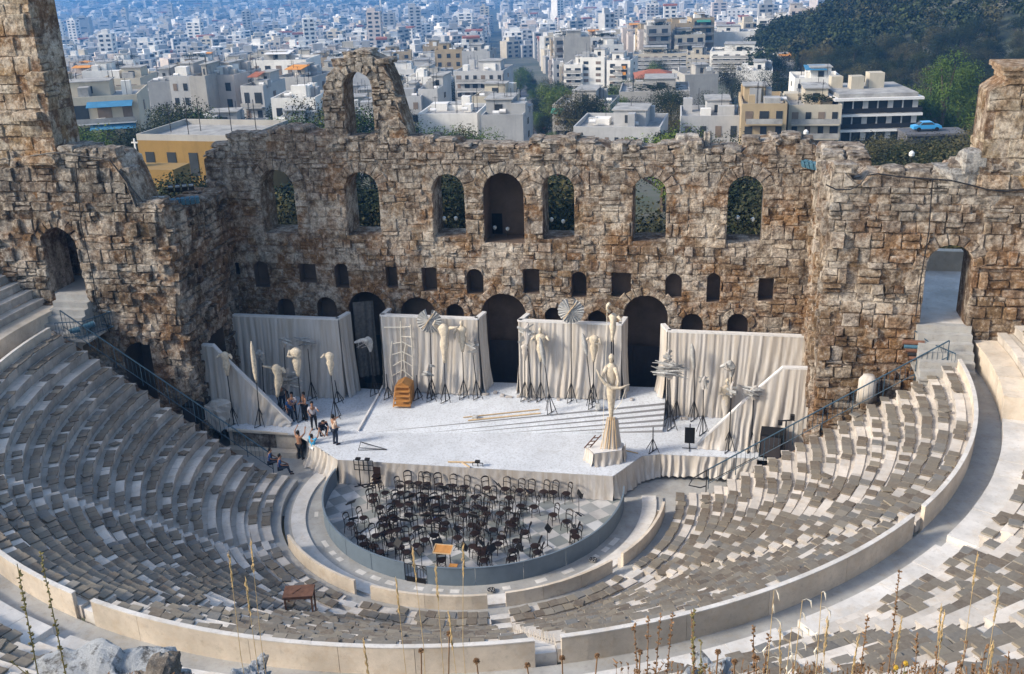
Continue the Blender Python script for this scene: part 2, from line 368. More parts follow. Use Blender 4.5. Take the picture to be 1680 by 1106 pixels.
def lower_cavea():
    for wi in range(5):
        root = thing('seating_wedge', ['lower marble seating wedge at the right end beside the stage', 'lower marble seating wedge right of the centre stair', 'lower marble seating wedge nearest the camera behind the orchestra', 'lower marble seating wedge left of centre holding the rusty table', 'lower marble seating wedge at the shaded left end beside the stage'][wi], 'seating tier', (0, 0, 0), 0, 'lower seating wedges')
        for i in range(20):
            r0 = RP-.09-ROWD*(i+1); r1 = r0+ROWD; z = ZP-.45-ROWH*i
            if i == 18: z = .62
            if i == 19: z = .50
            a = tend(r0, True) if wi == 0 else R_(STAIRS[wi-1])-SW/r0
            b = tend(r0, False) if wi == 4 else R_(STAIRS[wi])+SW/r0
            mb = MB()
            blocks(mb, r0, r0+.40, z-.5, z, a, b, nose=.05)
            blocks(mb, r0+.392, r1+.06, z-.52, z-.05, a, b, L=1.6)
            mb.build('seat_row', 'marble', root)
            L = abs(b-a)*r0
            t = a-random.uniform(.1, .4)/r0
            while t > b+.25/r0:
                seat_spots.append((r0+.20, t, z, wi, i, 'lower')); t -= .435/r0
    # stairs between the wedges
    for si, s in enumerate(STAIRS):
        mb = MB(); t = R_(s)
        for i in range(20):
            r0 = RP-.09-ROWD*(i+1); z = max(.72, ZP-.45-ROWH*i)
            for k in range(2):
                arc_block(mb, r0+k*ROWD/2, r0+(k+1)*ROWD/2+.01, z-.9, z-.40+k*ROWH/2+.003, t-(SW-.005)/r0, t+(SW-.005)/r0, n=1)
        tag(mb.build('stairway', 'marblew'), ['narrow marble stairway between the two right seating wedges', 'narrow pale marble stairway leading down the centre to the orchestra', 'narrow marble stairway left of centre near the rusty table', 'narrow marble stairway in the shaded left seating'][si], 'stairs', 'radial stairways')
    # aisle and orchestra ring
    mb = MB(); arc_block(mb, 10.2, 10.9, -.4, .30, tend(10.4, True), tend(10.4, False), n=60); tag(mb.build('aisle', 'paving'), kind='structure')
    mb = MB(); arc_block(mb, 8.95, 9.70, -.4, .14, R_(9), R_(-189), n=70); tag(mb.build('marble_ring', 'marblew'), kind='structure')
    mb = MB(); arc_block(mb, 8.0, 10.06, -.4, .05, R_(9), R_(-189), n=70)
    tag(mb.build('gutter_band', 'paving'), kind='structure')
    mb = MB()
    for k in range(26):
        if random.random() < .5: continue
        t = R_(-20-k*5.6+random.uniform(-1, 1)); arc_block(mb, 8.3, 8.3+random.uniform(.2, .3), .04, .057, t, t-random.uniform(.04, .085), n=2)
    tag(mb.build('marble_inlay', 'marblew'), kind='structure')
    # low kerb walls with their front benches
    ks = [(-3, -33.4, 'curved marble kerb wall at the right end of the orchestra'), (-37.6, -69.0, 'curved marble kerb wall right of the centre stair'), (-73.6, -104.5, 'curved marble kerb wall below the centre seats'), (-109.5, -141.8, 'curved marble kerb wall left of centre round the orchestra')]
    for a, b, lb in ks:
        root = thing('kerb_wall', lb, 'low wall', (0, 0, 0), 0, 'kerb walls round the orchestra')
        mb = MB(); blocks(mb, 10.05, 10.19, .2, 1.0, R_(a), R_(b), L=2.4, jz=.004, jr=.004); mb.build('back_slab', 'marblewall', root)
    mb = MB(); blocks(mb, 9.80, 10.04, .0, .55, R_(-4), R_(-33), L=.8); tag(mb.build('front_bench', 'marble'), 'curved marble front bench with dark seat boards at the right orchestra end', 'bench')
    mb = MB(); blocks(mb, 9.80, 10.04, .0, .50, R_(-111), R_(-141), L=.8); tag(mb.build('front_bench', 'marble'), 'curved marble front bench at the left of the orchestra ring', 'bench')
    for k in range(12):
        t = R_(-6-k*2.2); mb = MB(); mb.box((9.92*math.cos(t), 9.92*math.sin(t), .585), (.34, .22, .05), t-PI/2); tag(mb.build('seat_board', 'pad'), 'dark seat board, %s from the stage end of the right front bench' % ORD[k], 'seat board', 'seat boards on the right front bench')
    # drain covers
    for px, py, lb in ((806, 968, 'round black drain grate on white marble below the centre stair'), (973, 918, 'round black drain grate on white marble further right')):
        p = atz(px, py, .15); root = thing('drain_cover', lb, 'drain cover', p, 0, 'drain covers')
        mb = MB(); mb.tube([(0, 0, .0), (0, 0, .012)], .20, 20); mb.build('frame', 'marblew', root)
        mb = MB()
        for k in range(5):
            a = 2*PI*k/5; q = Matrix.Rotation(a, 3, 'Z'); mb.bar(q@Vector((.03, 0, .016)), q@Vector((.165, 0, .016)), .07, .012)
        n = 24; 
        mb.tube([(0.17*math.cos(2*PI*i/n), .17*math.sin(2*PI*i/n), .016) for i in range(n+1)], .022, 5, cap=False); mb.build('grate', 'iron', root)
    # parapet slabs of the gangway
    segs = [(2.6, -33.5, 'tall curved marble parapet on the right side of the seating'), (-35.4, -69.9, 'long curved marble parapet right of the centre stair'), (-71.8, -106.9, 'long curved marble parapet left of the centre stair in front'), (-109.0, -142.6, 'curved marble parapet at the left edge of the photo, lower part'), (-144.0, -180.4, 'curved marble parapet in the shaded upper left seating')]
    for a, b, lb in segs:
        root = thing('parapet', lb, 'parapet', (0, 0, 0), 0, 'gangway parapets')
        mb = MB(); blocks(mb, RP-.07, RP+.07, 7.6, ZP-.035, R_(a), R_(b), L=3.2, jz=0, jr=.004); mb.build('slab', 'marblewall', root)
        mb = MB(); arc_block(mb, RP-.085, RP+.085, ZP-.034, ZP, R_(a), R_(b)); mb.build('top_edge', 'marblew', root)
    mb = MB(); arc_block(mb, RP+.07, 25.3, 7.0, 7.9, R_(9), R_(-189), n=110); tag(mb.build('gangway', 'paving'), kind='structure')
lower_cavea()
UST = [-9.5, -35.5, -53.5, -71.2, -89.5, -107.5, -125.5, -143.3, -170.5]
def upper_cavea():
    b = [None]+UST+[None]
    for wi in range(len(UST)+1):
        tall = wi in (0, 9)
        root = thing('seating_wedge', ('upper marble seating wedge %s, above the gangway' % ['at the far right beside the arched doorway', 'second from the right end', 'third from the right end', 'fourth from the right end', 'fifth from the right end', 'fifth from the left end', 'fourth from the left end', 'third from the left end', 'second from the left end', 'at the far left beside the dark doorway'][wi]), 'seating tier', (0, 0, 0), 0, 'upper seating wedges')
        def lim(r):
            a = math.asin(min(1, 3.0/r)) if wi == 0 else R_(b[wi])-.42/r
            e = -PI-math.asin(3.0/r) if wi == len(UST) else R_(b[wi+1])+.42/r
            return a, e
        if tall:
            a, e = lim(25.); mb = MB(); blocks(mb, 24.85, 25.92, 7.6, 9.15, a, e, L=1.6, nose=.04, jr=.005); mb.build('podium', 'marblewall', root)
        else:
            a, e = lim(25.); mb = MB(); blocks(mb, 24.85, 25.95, 7.6, 8.32, a, e, L=1.6); mb.build('footstep', 'marblew', root)
        for j in range(15):
            r0 = 25.9+.66*j; z = 8.78+.47*j+(.0 if not tall else .78)
            if j > (14 if wi in (0, 1, 2, 3) else 11): break
            a, e = lim(r0)
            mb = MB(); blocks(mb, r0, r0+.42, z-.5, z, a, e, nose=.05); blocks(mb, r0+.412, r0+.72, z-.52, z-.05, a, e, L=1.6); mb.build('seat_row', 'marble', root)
            if wi in range(1, 8) or (wi == 0 and j > 0):
                t = a-random.uniform(.1, .5)/r0
                while t > e+.25/r0: seat_spots.append((r0+.21, t, z, wi, j, 'upper')); t -= .47/r0
    for si, s in enumerate(UST):
        mb = MB(); t = R_(s)
        for j in range(15):
            r0 = 25.9+.66*j; z = 8.78+.47*j
            for k in range(2): arc_block(mb, r0+k*.33, r0+(k+1)*.33+.01, z-.9, z-.45+k*.235+.004, t-.415/r0, t+.415/r0, n=1)
        arc_block(mb, 24.9, 25.91, 7.6, 8.1, t-.41/25, t+.41/25, n=1)
        tag(mb.build('stairway', 'marblew'), 'short marble stairway of the upper seats, %s from the right' % ORD[si], 'stairs', 'upper stairways')
upper_cavea()

# seat boards: individuals for those that show largest, the rest as stuff
def pad_mesh(i, d=(.44, .43, .055)):
    mb = MB(); x, y, z = d; b = .012
    vs = []; 
    for zz, q in ((0, 0), (z-b, 0), (z, b)):
        for sx, sy in ((-1, -1), (1, -1), (1, 1), (-1, 1)): vs.append((sx*(x/2-q)+random.uniform(-.006, .006), sy*(y/2-q)+random.uniform(-.006, .006), zz))
    fs = [(3, 2, 1, 0), (8, 9, 10, 11)]
    for l in (0, 4):
        for k in range(4): fs.append((l+k, l+(k+1) % 4, l+4+(k+1) % 4, l+4+k))
    mb.add(vs, fs); me = bpy.data.meshes.new('seat_board'); me.from_pydata(mb.v, [], mb.f); me.materials.append(M['pad']); return me
def pads():
    meshes = [pad_mesh(i) for i in range(6)]
    vis = []; rest = MB()
    for (r, t, z, wi, ro, tier) in seat_spots:
        x, y = r*math.cos(t), r*math.sin(t)
        d = fbm(x*.45+3, y*.45, 5.)+.45*fbm(x*1.7, y*1.7, 2.)
        thr = -.48 if tier == 'lower' else -.22
        deg = math.degrees(t)
        if tier == 'lower' and deg < -140: thr = -.30
        if tier == 'lower' and deg > -22: thr = -.16
        if tier == 'upper' and deg > -25: thr = .05
        if tier == 'lower' and ro > 14 and deg < -132: thr = .15
        if d < thr or random.random() < (.09 if tier == 'lower' else .14): continue
        px, py = proj(x, y, z)
        if not (-60 < px < 1740 and 0 < py < 1170): continue
        rot = t-PI/2+random.gauss(0, .07); dx, dy = random.gauss(0, .035), random.gauss(0, .03); tl = (random.gauss(0, .015), random.gauss(0, .015)); dz = .013
        if random.random() < .09: rot += random.uniform(-.7, .7); tl = (random.uniform(-.12, .12), random.uniform(-.12, .12)); dz = .05
        vis.append((np.linalg.norm(np.array([x, y, z])-CAM), x+dx, y+dy, z+dz, rot, tl, tier, wi, ro, deg, px, 0))
        if random.random() < .07:   # a second board lying on the first
            vis.append((vis[-1][0], x+random.uniform(-.1, .1), y+random.uniform(-.1, .1), z+.072, rot+random.uniform(-.5, .5), (random.uniform(-.08, .08), random.uniform(-.1, .1)), tier, wi, ro, deg, px, 1))
    vis.sort(key=lambda v: v[0])
    ind = [v for v in vis[:340] if 0 < v[10] < 1680 and proj(v[1], v[2], v[3])[1] < 1112][:296]; ids = set(id(v) for v in ind)
    groups = {}
    for v in ind: groups.setdefault((v[6], v[7], v[8], v[11]), []).append(v)
    wedge_name = {1: 'right', 2: 'middle right', 3: 'centre right', 4: 'centre', 5: 'centre left', 6: 'left', 7: 'far left', 0: 'far right', 8: 'far left'}
    for (tier, wi, ro, st), L in groups.items():
        L.sort(key=lambda v: v[10])
        for k, v in enumerate(L):
            o = bpy.data.objects.new('seat_board', random.choice(meshes)); COL.objects.link(o); o.scale = (1.08, 1.15, 1.1) if tier == 'upper' else (1, 1, 1)
            o.location = v[1:4]; o.rotation_euler = (v[5][0], v[5][1], v[4])
            lab = '%s %s from left in %s row, %s wedge above the gangway' % ('dark seat board,' if not st else 'tilted stacked seat board,', ordn(k), ordn(ro), wedge_name.get(wi, 'outer'))
            if tier == 'lower': lab = lab.replace('above', 'below').replace(' wedge', ' wedge', 1)
            tag(o, lab, 'seat board', 'loose square seat boards on the marble rows')
    cnt = 0
    for v in vis:
        if id(v) in ids: continue
        i0 = len(rest.v); me = meshes[cnt % 6]; cnt += 1
        mt = Matrix.Translation(v[1:4]) @ Matrix.Rotation(v[4], 4, 'Z') @ Matrix.Rotation(v[5][0], 4, 'X') @ Matrix.Rotation(v[5][1], 4, 'Y')
        rest.add([mt@q.co for q in me.vertices], [tuple(p.vertices) for p in me.polygons])
    tag(rest.build('seat_boards', 'pad'), 'hundreds of dark square seat boards covering the marble rows', 'seat boards', 'loose square seat boards on the marble rows', 'stuff')
pads()

# ------------------------------------------------------------------ orchestra floor
def orchestra():
    m, nt, b = mat('marble checker'); g = geo(nt); pos = g.outputs['Position']
    mp = N(nt, 'ShaderNodeMapping'); mp.inputs['Rotation'].default_value = (0, 0, R_(45)); mp.inputs['Scale'].default_value = (1.25, 1.25, 0); nt.links.new(pos, mp.inputs[0])
    ck = N(nt, 'ShaderNodeTexChecker'); ck.inputs['Scale'].default_value = 1.; nt.links.new(mp.outputs[0], ck.inputs['Vector'])
    fl = N(nt, 'ShaderNodeVectorMath', operation='FLOOR'); nt.links.new(mp.outputs[0], fl.inputs[0])
    wn = N(nt, 'ShaderNodeTexWhiteNoise'); nt.links.new(fl.outputs[0], wn.inputs['Vector'])
    a = ramp(nt, [(0, (.20, .22, .21)), (1, (.30, .31, .31))], wn.outputs['Value']).outputs[0]; c = ramp(nt, [(0, (.38, .36, .34)), (.6, (.50, .49, .48)), (1, (.60, .60, .60))], wn.outputs['Value']).outputs[0]
    col = mixc(nt, ck.outputs['Fac'], a, c)
    col = mixc(nt, maprange(nt, noiz(nt, 1.3, 7, .7, pos), .48, .72, 0, .6), col, (.20, .19, .18))
    nt.links.new(col, b.inputs['Base Color']); b.inputs['Roughness'].default_value = .6
    mb = MB(); n = 60; vs = [(0, 0, 0)]+[(8.05*math.cos(2*PI*i/n), 8.05*math.sin(2*PI*i/n), 0) for i in range(n)]
    mb.add(vs, [(0, i+1, (i+1) % n+1) for i in range(n)]); tag(mb.build('orchestra_floor', m), kind='structure')
    mb = MB(); mb.add([(-30, -3, -.05), (30, -3, -.05), (30, 12, -.05), (-30, 12, -.05)], [(0, 1, 2, 3)]); tag(mb.build('lower_floor', 'paving'), kind='structure')
    # barrier
    root = thing('pit_barrier', 'curved blue grey panel barrier round the orchestra pit', 'barrier')
    for a, b in ((-184, -101), (-93, 5.5)):
        n = 6; st = (b-a)/n
        for k in range(n):
            mb = MB(); arc_block(mb, 7.97, 8.01, .02, .98, R_(a+st*k+.12), R_(a+st*(k+1)-.12), n=8); mb.build('panel', 'blue', root)
        mb = MB(); arc_block(mb, 7.94, 8.03, .981, 1.02, R_(a), R_(b), n=40); mb.build('top_rail', 'blue', root)
    # gate opening with rails
    g = thing('pit_gate', 'black railed gate in the gap of the blue grey barrier', 'gate')
    for z, h in ((.97, .03), (.28, .03)):
        mb = MB(); mb.bar(pol(7.98, R_(-101), z), pol(7.98, R_(-93), z), .03); mb.build('rail', 'iron', g)
    for k in range(8):
        t = R_(-101+k*8/7); mb = MB(); mb.bar(pol(7.98, t, .0), pol(7.98, t, .97 if k else 1.5), .025); mb.build('bar', 'iron', g)
    mb = MB(); mb.box(pol(8.0, R_(-97), .14), (.98, .03, .26), R_(-7)); mb.build('kick_board', 'black', g)
orchestra()

# ------------------------------------------------------------------ masonry
def op_outline(o, n=12):
    u0, u1, z0, z1 = o['u0'], o['u1'], o['z0'], o['z1']; r = (u1-u0)/2; c = (u0+u1)/2
    if o.get('rect'): return [(u0, z0), (u1, z0), (u1, z1), (u0, z1)]
    zs = z1-r
    return [(u0, z0), (u1, z0)]+[(c+r*math.cos(PI*k/n), zs+r*math.sin(PI*k/n)) for k in range(n+1)]
def op_snap(o, u, z, grow=0.):
    """if (u,z) lies inside the opening return the nearest point of its edge"""
    u0, u1, z0, z1 = o['u0']-grow, o['u1']+grow, o['z0'], o['z1']+grow; c = (u0+u1)/2; r = (u1-u0)/2
    if not (u0 < u < u1 and z0 < z < z1): return None
    zs = z1-r if not o.get('rect') else z1+9
    if z <= zs:
        cand = [(u-u0, (u0, z)), (u1-u, (u1, z))]
        if z-z0 < .5: cand.append((z-z0, (u, z0)))
        if o.get('rect'): cand.append((z1-z, (u, z1)))
        return min(cand)[1]
    d = math.hypot(u-c, z-zs)
    if d >= r: return None
    if d < 1e-3: return (c, z1)
    return (c+(u-c)/d*r, zs+(z-zs)/d*r)
def rock_mb(mb, c, d, seed=0., rz=0., mi=0, rough=.25, n=3):
    """lumpy boulder: a subdivided box pushed towards an ellipsoid"""
    c = Vector(c); i0 = len(mb.v); vs = []; idx = {}; fs = []
    def vid(p):
        k = tuple(round(q, 4) for q in p)
        if k not in idx:
            idx[k] = len(vs); v = Vector(p); s = v.normalized()*max(abs(q) for q in v)*1.05; v = v.lerp(s, .45)
            v *= 1+rough*fbm(v.x*1.4+seed, v.y*1.4+seed*2, v.z*1.4, 3)
            vs.append(Matrix.Rotation(rz, 3, 'Z')@Vector((v.x*d[0]/2, v.y*d[1]/2, v.z*d[2]/2))+c)
        return idx[k]
    for ax in range(3):
        for s in (-1, 1):
            for i in range(n):
                for j in range(n):
                    q = []
                    for a, b in ((i, j), (i+1, j), (i+1, j+1), (i, j+1)):
                        p = [0, 0, 0]; p[ax] = s; p[(ax+1) % 3] = 2*a/n-1; p[(ax+2) % 3] = 2*b/n-1; q.append(vid(p))
                    fs.append(tuple(q) if s > 0 else tuple(q[::-1]))
    mb.add(vs, fs, mi)
def masonry(root, O, U, L, T, top, base, ops, course=.56, blk=(.35, 1.05), mats=('wall', 'core'), prot=.08, cap=True, u_start=0., jag=0., seed=1, voussoir=True, miss=.03):
    """wall plane through O along U (unit, horizontal); front normal N=(U.y,-U.x); thickness T behind it; top(u) gives its height"""
    rnd = random.Random(seed); O = Vector(O); U = Vector(U); Nn = Vector((U.y, -U.x, 0)); Z3 = Vector((0, 0, 1))
    def P(u, z, d=0.): return O+U*u+Z3*(z-O.z)+Nn*d
    # core with its openings
    us = sorted(set([u_start+(L-u_start)*i/max(2, int(L/.35)) for i in range(max(2, int(L/.35))+1)]))
    outer = [(us[0], base)]+[(us[-1], base)]+[(u, top(u)) for u in us[::-1]]
    holes = [op_outline(o) for o in ops]
    mb = MB()
    def face(holes_, d, flip):
        loops = [[Vector((a, b, 0)) for a, b in outer]]+[[Vector((a, b, 0)) for a, b in h] for h in holes_]
        flat = [v for l in loops for v in l]; tr = tessellate_polygon(loops)
        vs = [P(v.x, v.y, d) for v in flat]
        out = []
        for t in tr:
            a, b, c = (flat[i] for i in t); s = (b-a).cross(c-a).z
            t = t if (s > 0) != flip else t[::-1]; out.append(tuple(t))
        mb.add(vs, out, 0)
    face(holes, -.03, False); face([op_outline(o) for o in ops if not o.get('niche')], -T, True)
    for k in range(len(us)-1):
        a, b = us[k], us[k+1]; mb.add([P(a, top(a), -.03), P(b, top(b), -.03), P(b, top(b), -T), P(a, top(a), -T)], [(0, 1, 2, 3)])
    for u, fl in ((us[0], 0), (us[-1], 1)):
        q = [P(u, base, -.03), P(u, top(u), -.03), P(u, top(u), -T), P(u, base, -T)]; mb.add(q if not fl else q[::-1], [(0, 1, 2, 3)])
    for o in ops:
        pts = op_outline(o); dep = o.get('niche') or T
        for k in range(len(pts)):
            a, b = pts[k], pts[(k+1) % len(pts)]
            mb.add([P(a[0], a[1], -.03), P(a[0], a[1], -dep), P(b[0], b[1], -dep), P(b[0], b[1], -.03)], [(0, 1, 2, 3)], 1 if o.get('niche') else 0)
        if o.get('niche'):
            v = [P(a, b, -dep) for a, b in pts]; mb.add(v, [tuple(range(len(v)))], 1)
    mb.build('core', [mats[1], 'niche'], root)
    # facing stones
    mb = MB()
    def stone(fn, w, h, p):
        """fn(s,t) maps the unit square on the wall; pillow-shaped patch"""
        e = min(.035/max(w, .1), .3); f = min(.035/max(h, .1), .3); S = [0, e, .5, 1-e, 1]; Tt = [0, f, .5, 1-f, 1]; vs = []; sd = rnd.uniform(0, 99)
        tu, tv = rnd.gauss(0, .045), rnd.gauss(0, .04)
        for j, t in enumerate(Tt):
            for i, s in enumerate(S):
                u, z = fn(s, t); edge = i in (0, 4) or j in (0, 4); cor = i in (1, 3) and j in (1, 3)
                d = -.020 if edge else p+tu*(s-.5)+tv*(t-.5)+.045*fbm(u*2.2+sd, z*2.2, sd, 2)-(.02 if cor else 0)
                if not edge: u += rnd.uniform(-.03, .03); z += rnd.uniform(-.03, .03)
                vs.append(P(u, z, d))
        mb.add(vs, [(j*5+i, j*5+i+1, (j+1)*5+i+1, (j+1)*5+i) for j in range(4) for i in range(4)])
    rings = []
    for o in ops:
        if o.get('rect') or not voussoir or o.get('plain'): continue
        r = (o['u1']-o['u0'])/2; c = (o['u0']+o['u1'])/2; zs = o['z1']-r; rw = o.get('ring', .55+.1*r)
        n = max(5, int(PI*(r+rw/2)/.42)); rings.append((c, zs, r, rw))
        for k in range(n):
            a0, a1 = PI*k/n, PI*(k+1)/n; rr = rw*rnd.uniform(.85, 1.3)
            def fn(s, t, a0=a0, a1=a1, rr=rr): a = a1+(a0-a1)*s; q = r+rr*t; return c+q*math.cos(a), zs+q*math.sin(a)
            cu, cz = fn(.5, .9)
            if cz < top(cu)-.05: stone(fn, (a1-a0)*(r+rw/2), rw, rnd.uniform(.02, prot+.03))
    def snap(u, z):
        for o in ops:
            q = op_snap(o, u, z)
            if q: u, z = q
        for (c, zs, r, rw) in rings:
            if z > zs:
                d = math.hypot(u-c, z-zs)
                if d < r+rw and d > 1e-4: k = (r+rw)/d; u, z = c+(u-c)*k, zs+(z-zs)*k
        tz = top(min(max(u, us[0]), us[-1]))
        return min(max(u, us[0]), us[-1]), min(z, tz)
    z = base; row = 0; zmax = max(top(u) for u in us)
    while z < zmax:
        h = course*rnd.choice([.55, .7, .85, 1., 1.15, 1.35])*rnd.uniform(.92, 1.08); u = us[0]-rnd.uniform(0, blk[1])
        while u < us[-1]:
            w_ = rnd.uniform(*blk)*(1.25 if rnd.random() < .18 else 1)
            zb, zt = z+rnd.uniform(-.035, .035), z+h+rnd.uniform(-.035, .035)
            sub = [(zb, zt)] if rnd.random() > .22 else [(zb, (zb+zt)/2-.01), ((zb+zt)/2+.01, zt)]
            for (za, zc) in sub:
                cz = (za+zc)/2; ivs = [(u, u+w_)]
                for oi_, o in enumerate(ops):
                    if not (o['z0'] < cz < o['z1']+.0): 
                        hw = None
                    else: hw = (o['u1']-o['u0'])/2
                    c_ = (o['u0']+o['u1'])/2; zs_ = o['z1']-(o['u1']-o['u0'])/2
                    if hw is not None and not o.get('rect') and cz > zs_: hw = math.sqrt(max(0, hw*hw-(cz-zs_)**2))
                    for (c, zs, r, rw) in rings:
                        if abs(c-c_) < 1e-6 and zs < cz < zs+r+rw: hw = math.sqrt(max(0, (r+rw)**2-(cz-zs)**2))
                    if hw: ivs = [q for (p0, p1) in ivs for q in ((p0, min(p1, c_-hw)), (max(p0, c_+hw), p1)) if q[1]-q[0] > .07]
                for (ua, ub) in ivs:
                    cu = (ua+ub)/2
                    if cu < us[0]-.1 or cu > us[-1]+.1 or za > top(min(max(cu, us[0]), us[-1])) or rnd.random() < miss: continue
                    sk = rnd.uniform(-.04, .04) if ub-ua > .3 else 0
                    corners = [(ua+.012+sk, za+.012), (ub-.012, za+.012+rnd.uniform(-.03, .03)), (ub-.012+sk, zc-.012), (ua+.012, zc-.012+rnd.uniform(-.03, .03))]
                    def fn(s, t, c=corners):
                        a = [c[0][k]*(1-s)+c[1][k]*s for k in (0, 1)]; b = [c[3][k]*(1-s)+c[2][k]*s for k in (0, 1)]
                        return snap(a[0]*(1-t)+b[0]*t, a[1]*(1-t)+b[1]*t)
                    stone(fn, ub-ua, zc-za, rnd.uniform(-.02, prot) if rnd.random() > .08 else prot+rnd.uniform(0, .12))
            u += w_
        z += h; row += 1
    mb.build('facing_stones', mats[0], root)
    if cap:
        mb = MB(); u = us[0]
        while u < us[-1]-.3:
            w_ = rnd.uniform(.5, 1.3); h = rnd.uniform(.25, .6); uc = u+w_/2
            if uc < us[-1] and rnd.random() < .9:
                c = P(uc, top(uc)+h*.18, -T*.22+rnd.uniform(-.05, .1)); rock_mb(mb, c, (w_, T*.5, h), rnd.uniform(0, 50), math.atan2(U.y, U.x)+rnd.uniform(-.1, .1), rough=.3)
                if rnd.random() < .8:
                    c = P(uc+rnd.uniform(-.3, .3), top(uc)+h*.1, -T*.72+rnd.uniform(-.1, .1)); rock_mb(mb, c, (w_, T*.5, h*rnd.uniform(.6, 1.1)), rnd.uniform(0, 50), math.atan2(U.y, U.x)+rnd.uniform(-.1, .1), rough=.3)
            u += w_*.93
        mb.build('cap_stones', mats[0], root)

YW = 10.5
def W(px, py=300): return aty(px, py, YW)
def op(px0, px1, py1, py0, **k):
    a = aty(px0, (py0+py1)/2, YW); b = aty(px1, (py0+py1)/2, YW); c = (px0+px1)/2
    return dict(u0=a.x-US, u1=b.x-US, z1=aty(c, py1, YW).z, z0=aty(c, py0, YW).z, **k)
US = -18.6
def skene():
    prof = [(335, 262), (346, 250), (370, 233), (395, 229), (430, 224), (470, 217), (525, 222), (560, 229), (610, 229), (655, 236), (700, 233), (745, 233), (757, 244), (800, 246), (870, 244), (878, 233), (985, 238), (1005, 246), (1108, 247), (1114, 240), (1150, 238), (1156, 249), (1226, 252), (1230, 234), (1300, 232), (1340, 240), (1356, 262)]
    pts = [W(*p) for p in prof]; xs = [p.x-US for p in pts]; zs = [p.z for p in pts]
    top = lambda u: float(np.interp(u, xs, zs))+.10*fbm(u*1.3, 3.)
    ops = []
    for a, b, t in ((428, 484, 279), (567, 622, 283), (710, 762, 286), (890, 942, 286), (1038, 1093, 290), (1194, 1252, 289)):
        o = op(a, b, t, 380); o['z0'] = 11.55; ops.append(o)
    o = op(793, 859, 284, 380, niche=2.0); o['z0'] = 11.3; ops.append(o)
    for a, b, t, c in ((380, 394, 431, 450), (418, 443, 431, 470), (491, 519, 431, 463), (552, 574, 432, 471), (630, 654, 437, 475), (693, 716, 437, 480), (768, 793, 439, 480), (860, 884, 443, 483), (938, 963, 445, 487), (1004, 1032, 447, 487), (1093, 1118, 448, 490), (1160, 1183, 449, 494), (1243, 1270, 454, 497)):
        rq = random.Random(int(a)); j = lambda: rq.uniform(-3, 3)
        o = op(a+j(), b+j(), t+j(), c+j(), niche=rq.uniform(.5, 1.1))
        if rq.random() < .6: o['rect'] = True
        else: o['plain'] = True
        ops.append(o)
    for a, b, t in ((575, 636, 479), (791, 864, 482), (1023, 1095, 485)):
        o = op(a, b, t, 600, niche=2.0, ring=.5); o['z0'] = .2; ops.append(o)
    for a, b, t in ((458, 485, 490), (522, 554, 488), (659, 716, 488), (733, 762, 499), (894, 923, 505), (965, 995, 510), (1118, 1153, 515), (1193, 1227, 515)):
        o = op(a, b, t, 560, niche=.8, ring=.38); o['z0'] = 4.2; ops.append(o)
    root = thing('stage_wall', 'tall ruined stone stage wall with arched windows and niches behind the stage', 'ruined wall')
    masonry(root, (US, YW, 0), (1, 0, 0), 17.6-US, 2.1, top, 0, ops, seed=4)
    # ruined arch on the crest
    p = [W(522, 232), W(535, 150), W(540, 130), W(570, 106), W(590, 92), (W(612, 90)), W(632, 110), W(645, 150), W(650, 190), W(668, 236)]
    x0 = W(533, 200).x; x1 = W(667, 200).x
    a = thing('ruined_arch', 'freestanding ruined stone arch on top of the stage wall', 'ruined arch')
    T2 = [(0, W(533, 160).z), (.2, W(538, 128).z), (.9, W(560, 108).z), (1.6, W(578, 94).z), (2.2, W(592, 86).z), (3.0, W(615, 94).z), (3.45, W(632, 108).z), (3.8, W(644, 135).z), (4.1, W(652, 180).z), (4.4, W(664, 215).z)]
    k = (x1-x0)/4.4
    tp = lambda u: float(np.interp(u/k, [t[0] for t in T2], [t[1] for t in T2]))+.12*fbm(u*2., 9.)
    zb = W(590, 232).z-.4
    masonry(a, (x0, YW, zb), (1, 0, 0), x1-x0, 1.7, tp, zb, [dict(u0=W(566, 180).x-x0, u1=W(612, 180).x-x0, z0=zb+.01, z1=W(590, 118).z, ring=.5)], seed=9, blk=(.35, .8), course=.45, prot=.16)
    # loose stones upright on the crest
    mb = MB()
    q = aty(1161, 235, YW+.9); rock_mb(mb, (q.x, q.y, q.z+.1), (.42, .5, 1.2), 5, .2); tag(mb.build('standing_stone', 'rock'), 'small pale upright stone on the stage wall crest', 'stone')
    q = aty(1128, 230, YW+1.2); mb = MB(); rock_mb(mb, (q.x, q.y, q.z), (1.3, .9, .7), 8, .1); tag(mb.build('stone_block', 'rock'), 'grey squarish block lying on the stage wall crest', 'stone')
    # dark doorway inside the central niche, doorway lamps
    q = aty(816, 368, YW+1.95); mb = MB(); mb.box((q.x, YW+1.93, q.z), (.62, .03, 1.35)); tag(mb.build('doorway_panel', 'black'), 'small dark doorway at the back of the big central niche', 'doorway')
skene()
